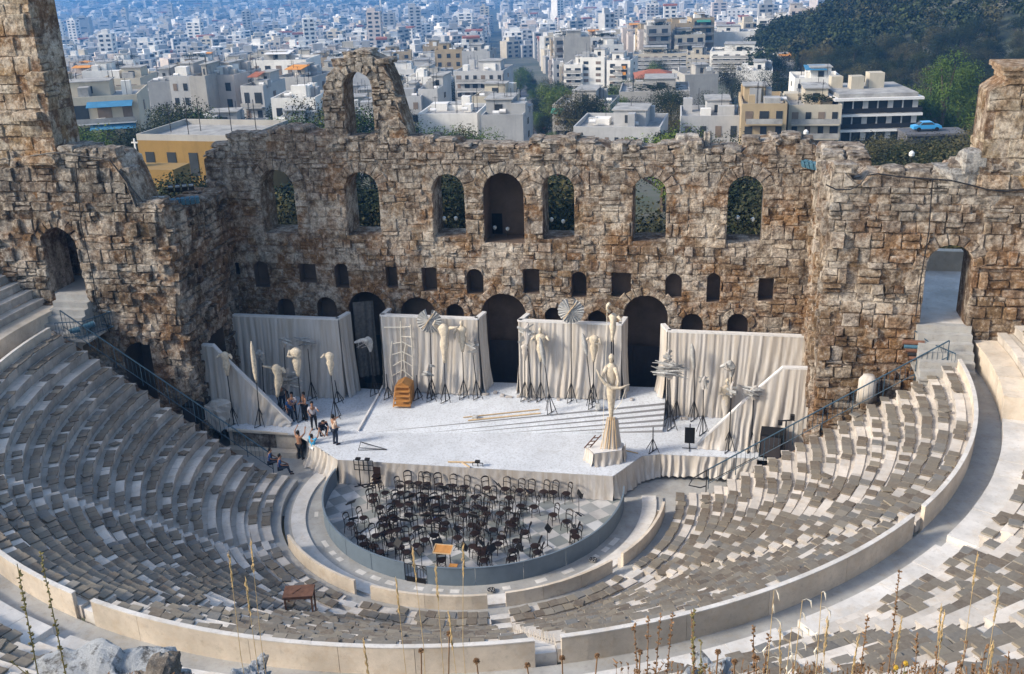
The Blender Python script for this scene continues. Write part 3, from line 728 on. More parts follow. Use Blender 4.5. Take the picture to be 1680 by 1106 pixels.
def side_walls():
    # left front wall, facing the camera (y=3)
    F = lambda px, py, y=3.: aty(px, py, y)
    X0 = -34.
    pr = [(0, 262), (80, 262), (95, 250), (190, 254), (214, 300), (226, 338), (262, 345), (275, 340), (312, 348)]
    xs = [X0]+[F(*p).x for p in pr]; zs = [17.6]+[F(*p).z for p in pr]; xs = [x-X0 for x in xs]
    tp = lambda u: float(np.interp(u, xs, zs))+.18*fbm(u*1.1, 1.)
    ops = []
    a, b, t = F(78, 440), F(134, 440), F(106, 374); ops.append(dict(u0=a.x-X0, u1=b.x-X0, z0=9.7, z1=t.z, ring=.5))
    a, b, t = F(205, 600), F(270, 600), F(236, 562); ops.append(dict(u0=a.x-X0, u1=b.x-X0, z0=.1, z1=t.z, niche=1.9, ring=.5))
    root = thing('side_wall', 'dark weathered stone side wall with an arched doorway, left of the stage', 'ruined wall')
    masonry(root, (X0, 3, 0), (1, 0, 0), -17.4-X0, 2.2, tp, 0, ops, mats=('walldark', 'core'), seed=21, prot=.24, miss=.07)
    # inner face towards the stage
    iz = lambda u: float(np.interp(u, [0, .6, 2, 5, 7.5], [15.2, 15.0, 14.6, 14.2, 14.4]))+.2*fbm(u*1.2, 7.)
    c = X_(338, 540, -17.4); d = X_(367, 540, -17.4)
    # U must make the normal point to +x: normal=(U.y,-U.x) -> U=(0,1)
    r2 = thing('wing_wall', 'dark broken wing wall closing the left end of the stage', 'ruined wall')
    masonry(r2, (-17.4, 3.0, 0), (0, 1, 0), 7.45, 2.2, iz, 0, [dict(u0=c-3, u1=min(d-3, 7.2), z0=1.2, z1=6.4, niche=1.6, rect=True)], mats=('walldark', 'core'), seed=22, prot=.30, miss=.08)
    # right front wall
    X1 = 17.45
    G = lambda px, py: aty(px, py, 3.)
    pr = [(1345, 300), (1352, 284), (1392, 284), (1400, 300), (1412, 304), (1425, 286), (1480, 290), (1548, 293), (1556, 278), (1600, 278)]
    xs2 = [G(*p).x-X1 for p in pr]+[16]; zs2 = [G(*p).z for p in pr]+[17.6]
    tp2 = lambda u: float(np.interp(u, xs2, zs2))+.12*fbm(u*1.3, 11.)
    a, b, t = G(1516, 470), G(1592, 470), G(1565, 402)
    root = thing('side_wall', 'sunlit stone side wall with an arched doorway, right of the stage', 'ruined wall')
    masonry(root, (X1, 3, 0), (1, 0, 0), 33.5-X1, 2.2, tp2, 0, [dict(u0=a.x-X1, u1=b.x-X1, z0=9.7, z1=t.z, ring=.55)], seed=31, prot=.18)
    r2 = thing('wing_wall', 'orange stained wing wall closing the right end of the stage', 'ruined wall')
    iz2 = lambda u: float(np.interp(u, [0, 3, 5, 7.5], [17.2, 17.3, 16.6, 17.0]))+.2*fbm(u*1.2, 17.)
    masonry(r2, (X1, 10.45, 0), (0, -1, 0), 7.4, 2.2, iz2, 0, [], seed=32, prot=.25)
    # towers
    b = F(92, 246).x; e = F(62, 0).x
    tw = thing('ruined_tower', 'tall pale stone tower stump at the left edge of the photo', 'ruined tower')
    xs3 = [0, 6, 8.2, 8.9, 9.6, 10.6, 10.9, 11.3]; 
    lt = F(62, 0).z
    tpt = lambda u: float(np.interp(u, [0, 11.25, 11.3, 11.4], [29, 29, 28., 27.]))+.15*fbm(u*2, 5.)
    masonry(tw, (F(90, 240).x-11.4, 3.05, 17.3), (1, 0, 0), 11.4, 2.3, tpt, 17.3, [], mats=('tower', 'core'), seed=41, course=.8, blk=(.7, 1.5), prot=.08, cap=False, miss=.02)
    masonry(tw, (F(90, 240).x, 3.05, 17.3), (0, 1, 0), 2.3, .5, lambda u: 28., 17.3, [], mats=('tower', 'core'), seed=42, course=.8, blk=(.7, 1.5), prot=.08, cap=False)
    for k, (px, py, w_, h_) in enumerate(((66, 128, 1.2, .7), (48, 190, 1.6, .5), (70, 262, 2.2, .5))):
        cr = MB(); q = F(px, py); rock_mb(cr, (q.x, 2.9, q.z), (w_, .8, h_), k*3., 0, rough=.25); cr.build('moulding', 'tower', tw)
    x0 = F2 = G(1606, 280).x
    tr = thing('ruined_tower', 'sunlit pale stone pier with a moulded capital at the right edge of the photo', 'ruined tower')
    top3 = lambda u: float(np.interp(u, [0, .35, .8, 9], [G(1616, 150).z, G(1616, 140).z, G(1640, 128).z, G(1660, 128).z]))
    masonry(tr, (x0, 2.9, 16.6), (1, 0, 0), 8, 2.2, top3, 16.6, [], mats=('tower', 'core'), seed=51, course=.95, blk=(.8, 1.6), prot=.10, cap=False, miss=0)
    masonry(tr, (x0, 5.1, 16.6), (0, -1, 0), 2.2, .5, lambda u: G(1616, 150).z, 16.6, [], mats=('tower', 'core'), seed=52, course=.9, blk=(.8, 1.6), prot=.12, cap=False, miss=0)
    cp = MB(); q = G(1632, 120); zt = G(1632, 130).z
    for k, (o_, h0, h1) in enumerate(((.0, 0, .22), (.14, .2, .42), (.28, .4, .62))):
        cp.box((q.x+4.25+.02*k, 3.9, zt+(h0+h1)/2), (7.6+2*o_, 2.2+2*o_, h1-h0), jit=.03)
    cp.build('capital', 'tower', tr)
    mb = MB(); q = G(1593, 262); rock_mb(mb, (q.x, 3.3, q.z-.1), (1.0, 1.2, 1.1), 3., .3); tag(mb.build('broken_block', 'rock'), 'rounded broken block beside the right pier', 'stone')
    q = G(1574, 288); mb = MB(); rock_mb(mb, (q.x, 3.6, q.z-.05), (2.3, 1.6, .9), 13., .1); tag(mb.build('broken_block', 'rock'), 'long lichen covered block on the right wall crest', 'stone')
    # black cable along the right wall crest, hanging cables
    pts = [(1355, 303), (1372, 311), (1395, 311), (1412, 302), (1422, 288), (1440, 285), (1475, 290), (1530, 294), (1560, 296), (1590, 303), (1620, 311), (1650, 314), (1690, 309)]
    mb = MB(); mb.tube([aty(p[0], p[1], 2.78) for p in pts], .035, 5); tag(mb.build('cable', 'iron'), 'thick black cable draped along the right wall crest', 'cable')
    mb = MB(); mb.tube([aty(1530, 294, 2.76), aty(1524, 380, 2.76), aty(1512, 450, 2.76), aty(1502, 520, 2.74)], .03, 5); tag(mb.build('cable', 'iron'), 'black cable hanging down the right wall beside the doorway', 'cable')
    mb = MB(); mb.tube([aty(124, 268, 2.70), aty(133, 370, 2.70), aty(150, 440, 2.70), aty(158, 490, 2.70), aty(180, 545, 2.6)], .03, 5); tag(mb.build('cable', 'iron'), 'black cable hanging down the left wall beside the doorway', 'cable')
    mb = MB(); mb.tube([aty(50, 256, 2.7), aty(90, 250, 2.7), aty(180, 262, 2.7), aty(205, 295, 2.7), aty(235, 332, 2.7)], .04, 5); tag(mb.build('cable', 'iron'), 'black cable slanting across the broken left wall crest', 'cable')
    # stairs and landings behind the two doorways
    for s, lb in ((-1, 'left'), (1, 'right')):
        mb = MB(); xa, xb = (22.0, 24.5) if s > 0 else (-24.9, -22.7)
        for k in range(6): mb.box(((xa+xb)/2, .9+k*.38+.19+2*0, 7.9+(k+1)*.33-.6), (xb-xa, .39, 1.2))
        tag(mb.build('doorway_steps', 'paving'), 'stone steps rising to the %s arched doorway' % lb, 'steps', 'doorway steps')
        mb = MB(); mb.box(((xa+xb)/2, 9.2, 9.6), (xb-xa+3.5, 12, .5)); tag(mb.build('terrace', 'marblew' if s > 0 else 'paving'), kind='structure')
    mb = MB(); mb.box((-24.2, 6.6, 11.8), (5.0, .5, 6.)); mb.box((-21.5, 5.9, 11.8), (.4, 1.6, 6.)); mb.box((-26.9, 5.9, 11.8), (.4, 1.6, 6.)); tag(mb.build('passage_wall', 'core'), 'dark wall closing the passage behind the left doorway', 'wall')
    mb = MB(); mb.box((24.2, 12.2, 10.4), (3.2, .6, 1.2), jit=.04); tag(mb.build('terrace_wall', 'marblewall'), 'low stone wall seen through the right doorway', 'low wall')
def X_(px, py, x):
    d = ray(px, py); p = CAM+d*(x-CAM[0])/d[0]; return float(p[1])
side_walls()

# ------------------------------------------------------------------ stage
SZ = 1.4
def plat_z(x, y):                              # raked rear platform
    return 1.4+.0197*(x+7.35)+.131*(y-4.31)
def floor_z(x, y):
    """height of the stage surface at (x, y)"""
    if -8.2 < x < 9.75:
        t = (x+7.35)/(9.6+7.35); yf = 4.31+t*(8.64-4.31)
        if y > yf: return plat_z(x, y)
    return SZ
def onfloor(px, py):
    z = SZ
    for _ in range(12):
        p = atz(px, py, z); z = z+.6*(floor_z(p.x, p.y)-z)
    return Vector((p.x, p.y, floor_z(p.x, p.y)))
def curtain_mb(mb, p0, p1, zt, zb, amp=.065, flare=.18, seed=0., side=1, dens=14., nz=10, mi=0):
    """hanging folds from p0 to p1 (xy); zt, zb: functions of s in 0..1"""
    p0 = Vector((p0[0], p0[1], 0)); p1 = Vector((p1[0], p1[1], 0)); L = (p1-p0).length; U = (p1-p0).normalized(); Nn = Vector((U.y, -U.x, 0))*side
    n = max(6, int(L*dens*1.7)); vs = []; fs = []
    for j in range(nz+1):
        t = j/nz
        for i in range(n+1):
            s = i/n; u = s*L
            ph = u*(1+.12*t)+.12*fbm(u*.8, t*1.5+seed, 3.)
            wv = fbm(ph*2.6+seed*7, seed, 0, 3)*1.7+.75*math.sin(ph*13+3.5*fbm(u*.7, seed))+.45*math.sin(ph*25+seed+4*fbm(u*.6, seed+4))*(1-.5*t)
            d = .05+amp*(.25+.75*t)*(wv+.6)+flare*t**3*(1+.8*fbm(u*1.1, seed+9, 0, 2))
            du = .10*t*fbm(u*.9, seed+20, t, 2)
            z = zt(s)+(zb(s)-zt(s))*t
            vs.append(p0+U*(u+du)+Nn*d+Vector((0, 0, z)))
    for j in range(nz):
        for i in range(n): a = j*(n+1)+i; fs.append((a, a+1, a+n+2, a+n+1) if side > 0 else (a, a+n+1, a+n+2, a+1))
    return mb.add(vs, fs, mi)
def set_wall(label, segs, fn_top, back=True, dens=14.):
    """cloth covered scenery flat: segs = list of (p0, p1)"""
    root = thing('scenery_wall', label, 'scenery wall', (0, 0, 0), 0, 'cloth covered scenery walls on stage')
    for k, (a, b) in enumerate(segs):
        zt = fn_top[k]; U = (Vector((b[0]-a[0], b[1]-a[1], 0))).normalized(); Nn = Vector((U.y, -U.x, 0))
        mb = MB(); zb = lambda s, a=a, b=b: floor_z(a[0]+(b[0]-a[0])*s, a[1]+(b[1]-a[1])*s)+.015
        curtain_mb(mb, a, b, zt, zb, seed=hash(label) % 17+k*3.3, dens=dens); mb.build('curtain', 'cloth', root, smooth=True)
        n = 8; mb = MB()
        for i in range(n):
            s0, s1 = i/n, (i+1)/n
            P0 = Vector((a[0]+(b[0]-a[0])*s0, a[1]+(b[1]-a[1])*s0, 0)); P1 = Vector((a[0]+(b[0]-a[0])*s1, a[1]+(b[1]-a[1])*s1, 0)); z0, z1 = zt(s0), zt(s1)
            q = []
            for P_, z_ in ((P0, z0), (P1, z1)):
                for d, h in ((.06, -.02), (.06, .10), (-.22, .10), (-.22, -.02)): q.append(P_+Nn*d+Vector((0, 0, z_+h)))
            mb.add(q, [(0, 4, 5, 1), (1, 5, 6, 2), (2, 6, 7, 3), (3, 7, 4, 0)]+([(0, 1, 2, 3)] if i == 0 else [])+([(4, 7, 6, 5)] if i == n-1 else []))
        mb.build('top_batten', 'batten', root)
        mb = MB(); P0 = Vector((a[0], a[1], 0))-Nn*.12; P1 = Vector((b[0], b[1], 0))-Nn*.12
        n = 6; vs = []
        for i in range(n+1):
            s = i/n; p = P0.lerp(P1, s); vs += [p+Vector((0, 0, SZ)), p+Vector((0, 0, zt(s)))]
        mb.add(vs, [(2*i, 2*i+1, 2*i+3, 2*i+2) for i in range(n)]); mb.build('backing', 'clothg', root)
def stage():
    Z = SZ
    LF = atz(554, 754, Z); RF = atz(1006, 781, Z); R1 = atz(1053, 748, Z); R2_ = atz(1082, 745, Z); R3 = atz(1242, 752, Z); L1 = atz(378, 702, Z); L2 = atz(489, 712, Z)
    poly = [(LF.x, LF.y), (RF.x, RF.y), (R1.x, R1.y), (R2_.x, R2_.y), (R3.x, R3.y), (17.2, R3.y+.1), (17.2, 10.4), (-17.3, 10.4), (-17.3, L1.y), (L1.x, L1.y), (L2.x, L2.y)]
    mb = MB(); n = len(poly); mb.add([(x, y, Z-.12) for x, y in poly]+[(x, y, Z) for x, y in poly], [tuple(range(n))[::-1], tuple(range(n, 2*n))]+[(i, (i+1) % n, n+(i+1) % n, n+i) for i in range(n)])
    root = thing('stage_platform', 'low stage platform powdered white with cloth hung along its front edge', 'stage')
    mb.build('deck', 'stage', root)
    # under-stage walls
    mb = MB()
    for a, b in ((LF, RF), (RF, R1), (R1, R2_), (R2_, R3), (L2, LF)): 
        d = Vector((a.y-b.y, b.x-a.x, 0)).normalized()*.12; mb.bar((a.x+d.x, a.y+d.y, .60), (b.x+d.x, b.y+d.y, .60), 1.25, .05)
    # cloth skirts
    def skirt(a, b, zb, seed, dens=12, amp=.07, fl=.2, mat_='cloth'):
        m = MB(); curtain_mb(m, (a.x, a.y), (b.x, b.y), lambda s: Z+.004, lambda s: zb, amp, fl, seed, 1, dens, 7); m.build('skirt', mat_, root, smooth=True)
    skirt(LF, RF, .02, 1.3, 7, .035, .12, 'clothg'); skirt(RF, R1, .05, 2.2, 16, .10, .15); skirt(R1, R2_, .12, 3.1, 14); skirt(R2_, R3, .20, 4.2, 14, .09, .12)
    skirt(L2+Vector((.9, -.75, 0)), LF, .02, 5.5, 15, .12, .35)
    # raked platform and its diagonal steps
    rp = thing('raked_platform', 'raked white platform with long diagonal steps at the rear of the stage', 'platform')
    top = lambda x, y: (x, y, plat_z(x, y))
    px_ = [(603, 710), (690, 711), (747, 711), (820, 711), (878, 711), (950, 711)]
    Ls = [atz(a, b, SZ) for a, b in px_]
    XR = 9.62; yR = [8.64-k*.42 for k in range(6)]
    m = MB(); q = [(Ls[0].x, Ls[0].y, SZ+.004), (XR, yR[0], 2.31), (XR, 10.35, plat_z(XR, 10.35)), (-7.9, 10.35, plat_z(-7.9, 10.35)), (-7.9, 4.7, SZ+.03)]
    m.add(q, [(0, 1, 2, 3, 4)]); m.add([(-7.9, 4.7, SZ), (-7.9, 10.35, SZ), (-7.9, 10.35, plat_z(-7.9, 10.35)), (-7.9, 4.7, SZ+.03)], [(0, 1, 2, 3)])
    m.add([(XR, yR[0], SZ), (XR, 10.35, SZ), (XR, 10.35, plat_z(XR, 10.35)), (XR, yR[0], 2.31)], [(0, 3, 2, 1)]); m.build('ramp', 'stage', rp)
    m = MB(); m.bar((-7.95, 4.4, SZ+.06), (-7.95, 9.6, plat_z(-7.95, 9.6)+.06), .10, .12); m.build('ramp_edge', 'batten', rp)
    for k in range(6):
        a = Ls[k]; zt = 2.31-.15*k; zn = zt-.15; n_ = Ls[min(k+1, 5)]
        m = MB(); e = .012
        y1 = yR[k+1] if k < 5 else yR[5]-.42
        # riser below edge k, then tread k+1
        A0 = (a.x, a.y, SZ+.005); A1 = (XR, yR[k], zt); B1 = (XR, yR[k], zn)
        m.add([A0, (a.x+.02, a.y-.02, SZ-.02), B1, A1], [(0, 1, 2, 3)], 1)
        if k < 5: m.add([(a.x, a.y-.01, SZ-.0), B1, (XR, y1, zn), (n_.x, n_.y, SZ+.004)], [(0, 3, 2, 1)], 0)
        m.add([B1, (XR, yR[k]-.001, SZ), (XR, y1, SZ), (XR, y1, zn)], [(0, 1, 2, 3)], 1)
        m.build('step', ['stage', 'step_shade'], rp)
    # scenery walls
    yc = 9.1; fl = lambda z: (lambda s: z)
    def x_at(px, py, z): return atz(px, py, z)
    def wall2(lb, a_px, b_px, z, rl=None, rr=None):
        a = atz(*a_px, z); b = atz(*b_px, z); y = (a.y+b.y)/2; A = (a.x, y); B = (b.x, y); segs = [(A, B)]; tops = [fl(z)]
        if rl: c = atz(*rl, z); segs.append(((c.x, 10.2), A)); tops.append(fl(z))
        if rr: c = atz(*rr, z); segs.append((B, (c.x, 10.2))); tops.append(fl(z))
        set_wall(lb, segs, tops)
    wall2('long cloth draped scenery wall at the left rear of the stage', (371, 519), (556, 524), 6.6, None, (580, 508))
    wall2('cloth draped scenery wall behind the rope ladders, left of centre', (624, 519), (784, 524), 6.95, (640, 505), (798, 512))
    wall2('cloth draped scenery wall behind the pale round disc, right of centre', (850, 528), (1020, 533), 6.95, (865, 515), (1029, 520))
    wall2('long cloth draped scenery wall at the right rear of the stage', (1096, 544), (1321, 554), 6.6, (1086, 530), None)
    # sloping side walls
    ya = 4.7
    def sloped(lb, pts, y, rev):
        P_ = [aty(px, py, y) for px, py in pts]; xs = [p.x for p in P_]; zs = [p.z for p in P_]
        if rev: xs = xs[::-1]; zs = zs[::-1]
        set_wall(lb, [((xs[0], y), (xs[-1], y))], [lambda s: max(SZ+.05, float(np.interp(xs[0]+(xs[-1]-xs[0])*s, xs, zs)))], dens=13.)
    sloped('cloth draped side wall sloping down to the stage on the left', [(312, 567), (349, 568), (372, 592), (478, 694)], 4.7, False)
    sloped('cloth draped side wall sloping down to the stage on the right', [(1330, 606), (1283, 605), (1216, 664), (1144, 730)], 5.0, True)
    # bundled white cloth and covered speaker at the left
    mb = MB(); q = aty(362, 690, 4.3); rock_mb(mb, (q.x, 4.2, 2.1), (1.7, .8, 1.7), 3.3, .3, rough=.5, n=6); tag(mb.build('cloth_bundle', 'cloth'), 'crumpled white cloth bundle heaped at the foot of the left side wall', 'cloth')
    # marble stage front at the left with inset dark panel
    L2 = Vector((L2.x, L1.y, L2.z)); root = thing('stage_front_wall', 'old marble stage front with dark relief panel, left of the draped corner', 'low wall')
    a, b = (-15.9, L1.y), (L2.x-.1, L2.y)
    mb = MB(); ym = (a[1]+b[1])/2; xm = (a[0]+b[0])/2; lx = b[0]-a[0]; mb.box((xm, ym-.03, 1.325), (lx, .36, .14)); mb.build('cornice', 'marblewall', root)
    mb = MB(); mb.box((xm, ym+.12, .62), (lx, .3, 1.24)); mb.build('wall', 'marblewall', root)
    mb = MB(); mb.box((xm-.6, ym-.05, .72), (lx-1.7, .05, .85)); mb.build('relief_panel', 'rubble', root); mb = MB(); mb.box((xm, ym-.35, .12), (lx, .5, .34)); mb.build('plinth', 'marblewall', root)
    # planks lying about
    for a, b, wd, lb in (((760, 686), (885, 673), .05, 'thin long pine batten lying on the raked platform'), ((768, 691), (887, 679), .09, 'thicker pine plank lying on the raked platform'), ((735, 759), (785, 760), .10, 'short pine plank near the front edge of the stage'), ((758, 760), (771, 768), .06, 'white offcut sticking over the front edge of the stage'), ((1024, 740), (1047, 745), .05, 'pine stick on the stage floor beside the column statue')):
        p = onfloor(*a); q = onfloor(*b); mb = MB(); mb.bar(p+Vector((0, 0, .05)), q+Vector((0, 0, .05)), wd, .05); tag(mb.build('plank', 'plank'), lb, 'plank', 'planks on the stage')
    mb = MB(); p = onfloor(981, 672); rock_mb(mb, (p.x, p.y, p.z+.18), (.3, .3, .36), 2.); tag(mb.build('grey_bag', 'greyprop'), 'small grey bag on the platform beside a tripod', 'bag')
    mb = MB(); p = onfloor(780, 694); rock_mb(mb, (p.x, p.y, p.z+.12), (.35, .25, .25), 5.); tag(mb.build('grey_bag', 'greyprop'), 'small grey bag lying by the long planks', 'bag')
    mb = MB()
    for k in range(26):
        x = random.uniform(-8, 9.3) if k % 3 else random.uniform(9.6, 16); p = (x, 8.9+random.uniform(-.5, .2)); z = floor_z(*p); rock_mb(mb, (p[0], p[1], z+.05), (random.uniform(.2, .5), random.uniform(.12, .3), random.uniform(.1, .2)), k*2.)
    tag(mb.build('cloth_litter', 'clothg'), 'heaps of crumpled cloth ends along the foot of the scenery walls', 'cloth litter', None, 'stuff')
    # dark backcloths in the big arches
    for x, lb in ((W(606, 560).x, 'left'), (W(828, 560).x, 'central'), (W(1059, 560).x, 'right')):
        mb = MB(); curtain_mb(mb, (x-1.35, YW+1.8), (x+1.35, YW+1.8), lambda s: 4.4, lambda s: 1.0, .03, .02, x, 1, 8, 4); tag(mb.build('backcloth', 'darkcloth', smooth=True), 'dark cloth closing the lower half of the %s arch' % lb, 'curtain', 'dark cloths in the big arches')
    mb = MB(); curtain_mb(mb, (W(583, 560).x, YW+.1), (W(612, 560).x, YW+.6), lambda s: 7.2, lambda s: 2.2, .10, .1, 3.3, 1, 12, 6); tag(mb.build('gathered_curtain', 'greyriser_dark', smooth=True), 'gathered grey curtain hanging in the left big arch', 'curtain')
stage()

# ------------------------------------------------------------------ props on stage
def tripod(root, lean=(0, 0), h=2.4, foot=.42, ap=1.15, rod=.029):
    """pyramid base of thin rods with a pole"""
    top = Vector((lean[0], lean[1], h)); apx = top*(ap/h)
    mb = MB(); mb.tube([(0, 0, .02), top], [rod*1.3, rod], 6); mb.build('pole', 'iron', root)
    for k in range(4):
        a = PI/4+k*PI/2+.3; mb = MB(); f = Vector((foot*math.cos(a), foot*math.sin(a), .03)); mb.tube([f, apx], rod*.75, 5)
        a2 = a+PI/2; g = Vector((foot*math.cos(a2), foot*math.sin(a2), .03)); 
        if k % 2 == 0: mb.tube([f, -f+Vector((0, 0, .06))], rod*.75, 5)
        mb.build('leg', 'iron', root)
def torso_mb(mb, base, h, seed, head=True, arms=(1, 1), lean=0., wide=1.):
    """plaster torso tapering to a point; base = bottom point"""
    pr = [(0, .07, .06), (.10, .10, .09), (.25, .15, .13), (.40, .22, .16), (.50, .23, .16), (.60, .18, .13), (.72, .25, .15), (.82, .29, .15), (.87, .22, .12), (.92, .08, .08)]
    k = (h/1.9)**.45; b = Vector(base); rr = []
    for t, x, y in pr: rr.append((b+Vector((lean*math.sin(t*2.4)*h*.3, 0, t*h)), x*k*1.05*wide, y*k*1.2))
    mb.loft(rr, 0, 14, .22, seed)
    tp = rr[-1][0]
    if head: mb.loft([(tp+Vector((0, 0, -.02)), .07*k, .07*k), (tp+Vector((0, 0, .08*k)), .07*k, .07*k), (tp+Vector((0, -.02, .17*k)), .11*k, .12*k), (tp+Vector((0, -.02, .27*k)), .11*k, .12*k), (tp+Vector((0, 0, .36*k)), .05*k, .06*k)], 0, 10, .1, seed)
    sh = rr[7][0]
    for s, a in ((-1, arms[0]), (1, arms[1])):
        p = sh+Vector((s*.30*k*wide, 0, .02))
        if a == 1: mb.tube([p, p+Vector((s*.14*k, -.05, -.14*k)), p+Vector((s*.22*k, -.16, -.20*k))], [.10*k, .08*k, .05*k], 8)
        elif a == 2: mb.tube([p, p+Vector((s*.2*k, 0, -.35*k)), p+Vector((s*.10*k, -.22*k, -.6*k))], [.09*k, .07*k, .045*k], 8)
        elif a == 3: mb.tube([p, p+Vector((s*.22*k, -.05, .18*k)), p+Vector((s*.08*k, -.08, .42*k))], [.09*k, .07*k, .045*k], 8)
        elif a == 4: mb.tube([p, p+Vector((s*.33*k, -.05, .06*k)), p+Vector((s*.5*k, -.05, .10*k))], [.09*k, .06*k, .04*k], 8)
        elif a == 5: mb.tube([p, p+Vector((s*.12*k, -.12, -.32*k)), p+Vector((-s*.25*k, -.25*k, -.30*k))], [.10*k, .08*k, .055*k], 8)
def prop(px0, py0, px1, py1, pxb, pyb, kind, label, cat, seed=1, **kw):
    """base foot at image (pxb,pyb) on the floor; figure spans from (px0,py0) top to (px1,py1) bottom, at the depth of the foot"""
    f = onfloor(pxb, pyb)
    if f.y > 8.45: f = aty(pxb, pyb, 8.45); f.z = floor_z(f.x, 8.45)
    t = aty(px0, py0, f.y); b = aty(px1, py1, f.y)
    root = thing({'torso': 'torso_statue', 'slim': 'slender_figure', 'horse': 'horse_head_prop', 'bird': 'bird_prop', 'disc': 'pleated_disc', 'bare': 'iron_tripod', 'flat': 'slatted_prop'}[kind], label, cat, f, 0, {'torso': 'plaster torsos on iron tripods', 'bare': 'bare iron tripods'}.get(kind, 'slatted props on iron tripods'))
    ph = b.z-f.z; hh = t.z-b.z; lx = b.x-f.x
    tripod(root, (lx, 0), max(.9, ph) if kind != 'bare' else t.z-f.z, ap=min(1.25, max(.8, ph*.8)), foot=kw.get('foot', .42))
    B = Vector((lx, 0, ph)); mb = MB(); rnd = random.Random(seed*13+5)
    if kind == 'torso':
        torso_mb(mb, B-Vector((0, 0, .05)), hh*.94 if kw.get('head', True) is False else hh*.86, seed*3.1, kw.get('head', True), kw.get('arms', (1, 1)), kw.get('lean', .05), kw.get('wide', 1.)); mb.build('torso', kw.get('mat', 'plaster'), root, smooth=True)
    elif kind == 'slim':
        dx = t.x-b.x
        mb.loft([(B+Vector((dx*q, .0, hh*q)), r, r*.8) for q, r in ((0, .04), (.12, .10), (.3, .13), (.5, .16), (.68, .13), (.82, .11), (.93, .07), (1, .025))], 0, 10, .35, seed); mb.build('body', kw.get('mat', 'plaster'), root, smooth=True)
    elif kind == 'disc':
        c = B+Vector((0, -.05, hh/2)); r = hh/2; n = 44; vs = [c+Vector((0, -.12, 0))]
        for k in range(n):
            a = PI/2+.28+(2*PI-.56)*k/(n-1); q = r*(1+.04*rnd.uniform(-1, 1)); vs.append(c+Vector((q*math.cos(a), .05*(-1)**k, q*math.sin(a))))
        for (d, fl) in ((0, 1), (.03, -1)):
            vv = [v+Vector((0, d, 0)) for v in vs]; mb.add(vv, [(0, k+1, k+2)[::fl] for k in range(n-1)])
        mb.build('pleated_fan', kw.get('mat', 'greyprop'), root)
        mb = MB(); mb.bar(c+Vector((-r*.55, -.16, -r*.6)), c+Vector((r*.45, -.16, r*.75)), .07, .04); mb.build('cross_slat', 'plank', root)
    elif kind in ('horse', 'bird', 'flat'):
        W_ = kw.get('w', 1.) ; n = kw.get('n', 14)
        if kind == 'horse':
            s = kw.get('s', -1)
            mb.loft([(B+Vector((0, 0, .0)), .07, .07), (B+Vector((0, 0, hh*.35)), .17, .10), (B+Vector((s*.05, 0, hh*.7)), .24, .12), (B+Vector((s*.12, 0, hh*.95)), .20, .10), (B+Vector((s*.1, 0, hh*1.08)), .06, .04)], 0, 10, .35, seed)
            mb.tube([B+Vector((s*.1, 0, hh*.82)), B+Vector((s*.45*W_, -.02, hh*.80)), B+Vector((s*.80*W_, -.03, hh*.62))], [.16, .12, .07], 8)
            mb.tube([B+Vector((s*.6*W_, 0, hh*.66)), B+Vector((s*.62*W_, 0, hh*.2))], .02, 5)
            mb.build('head', kw.get('mat', 'greyprop'), root, smooth=False); mb = MB()
            for k in range(6): mb.bar(B+Vector((s*rnd.uniform(-.2, .6)*W_, -.13, hh*rnd.uniform(.5, .9))), B+Vector((s*rnd.uniform(-.2, .7)*W_, -.15, hh*rnd.uniform(.3, 1.))), .05, .02)
            mb.build('slats', 'clothg', root)
        else:
            for k in range(n):
                a = rnd.uniform(-.35, .45)+(0 if kind == 'bird' else rnd.uniform(-.6, .9)); l = W_*rnd.uniform(.45, .95); c = B+Vector((rnd.uniform(-.28, .28)*W_, rnd.uniform(-.18, .18), hh*rnd.uniform(.12, .85)))
                if kind == 'bird': mb.tube([c+Vector((-l/2*math.cos(a), 0, -l/2*math.sin(a)+.05)), c+Vector((0, -.08, .09)), c+Vector((l/2*math.cos(a), 0, l/2*math.sin(a)-.02))], [.02, rnd.uniform(.05, .09), .02], 5)
                else: mb.box(c, (l, .02, rnd.uniform(.06, .16)), rnd.uniform(-.3, .3), 0, (0, a))
            mb.build('slats', kw.get('mat', 'greyprop'), root)
            mb = MB(); mb.loft([(B+Vector((0, 0, -.02)), .08, .08), (B+Vector((0, 0, hh*.4)), W_*.22, .12), (B+Vector((0, 0, hh*.75)), W_*.16, .10), (B+Vector((W_*.1, 0, hh)), .05, .05)], 0, 9, .4, seed); mb.build('body', 'clothg', root)
    return root
P_ = prop
P_(364, 570, 373, 615, 384, 697, 'torso', 'headless armless plaster torso on a leaning pole before the left side wall', 'statue', 1, head=False, arms=(1, 1))
P_(412, 560, 421, 628, 427, 699, 'slim', 'thin white wrapped figure on a pole beside the left side wall', 'statue', 2)
P_(423, 575, 430, 595, 434, 668, 'horse', 'small grey wire head behind the thin white figure', 'stage prop', 3, w=.5)
P_(441, 588, 455, 650, 462, 690, 'torso', 'plaster torso with one outstretched arm, third from left on stage', 'statue', 4, head=False, arms=(4, 1), lean=.3)
P_(464, 553, 466, 569, 471, 668, 'bird', 'light grey slatted bird high on a pole at left', 'stage prop', 5, w=.9, n=8)
P_(484, 562, 489, 616, 497, 690, 'torso', 'broad plaster torso raising one elbow above the group of workers', 'statue', 6, head=False, arms=(5, 0), wide=1.15)
P_(503, 555, 505, 571, 512, 650, 'bird', 'dark tipped grey bird on a tall pole beside the left scenery wall', 'stage prop', 7, w=1.4, n=9)
P_(471, 604, 472, 640, 474, 680, 'bird', 'big grey wicker coil behind the workers at left', 'stage prop', 8, w=1.7, n=26)
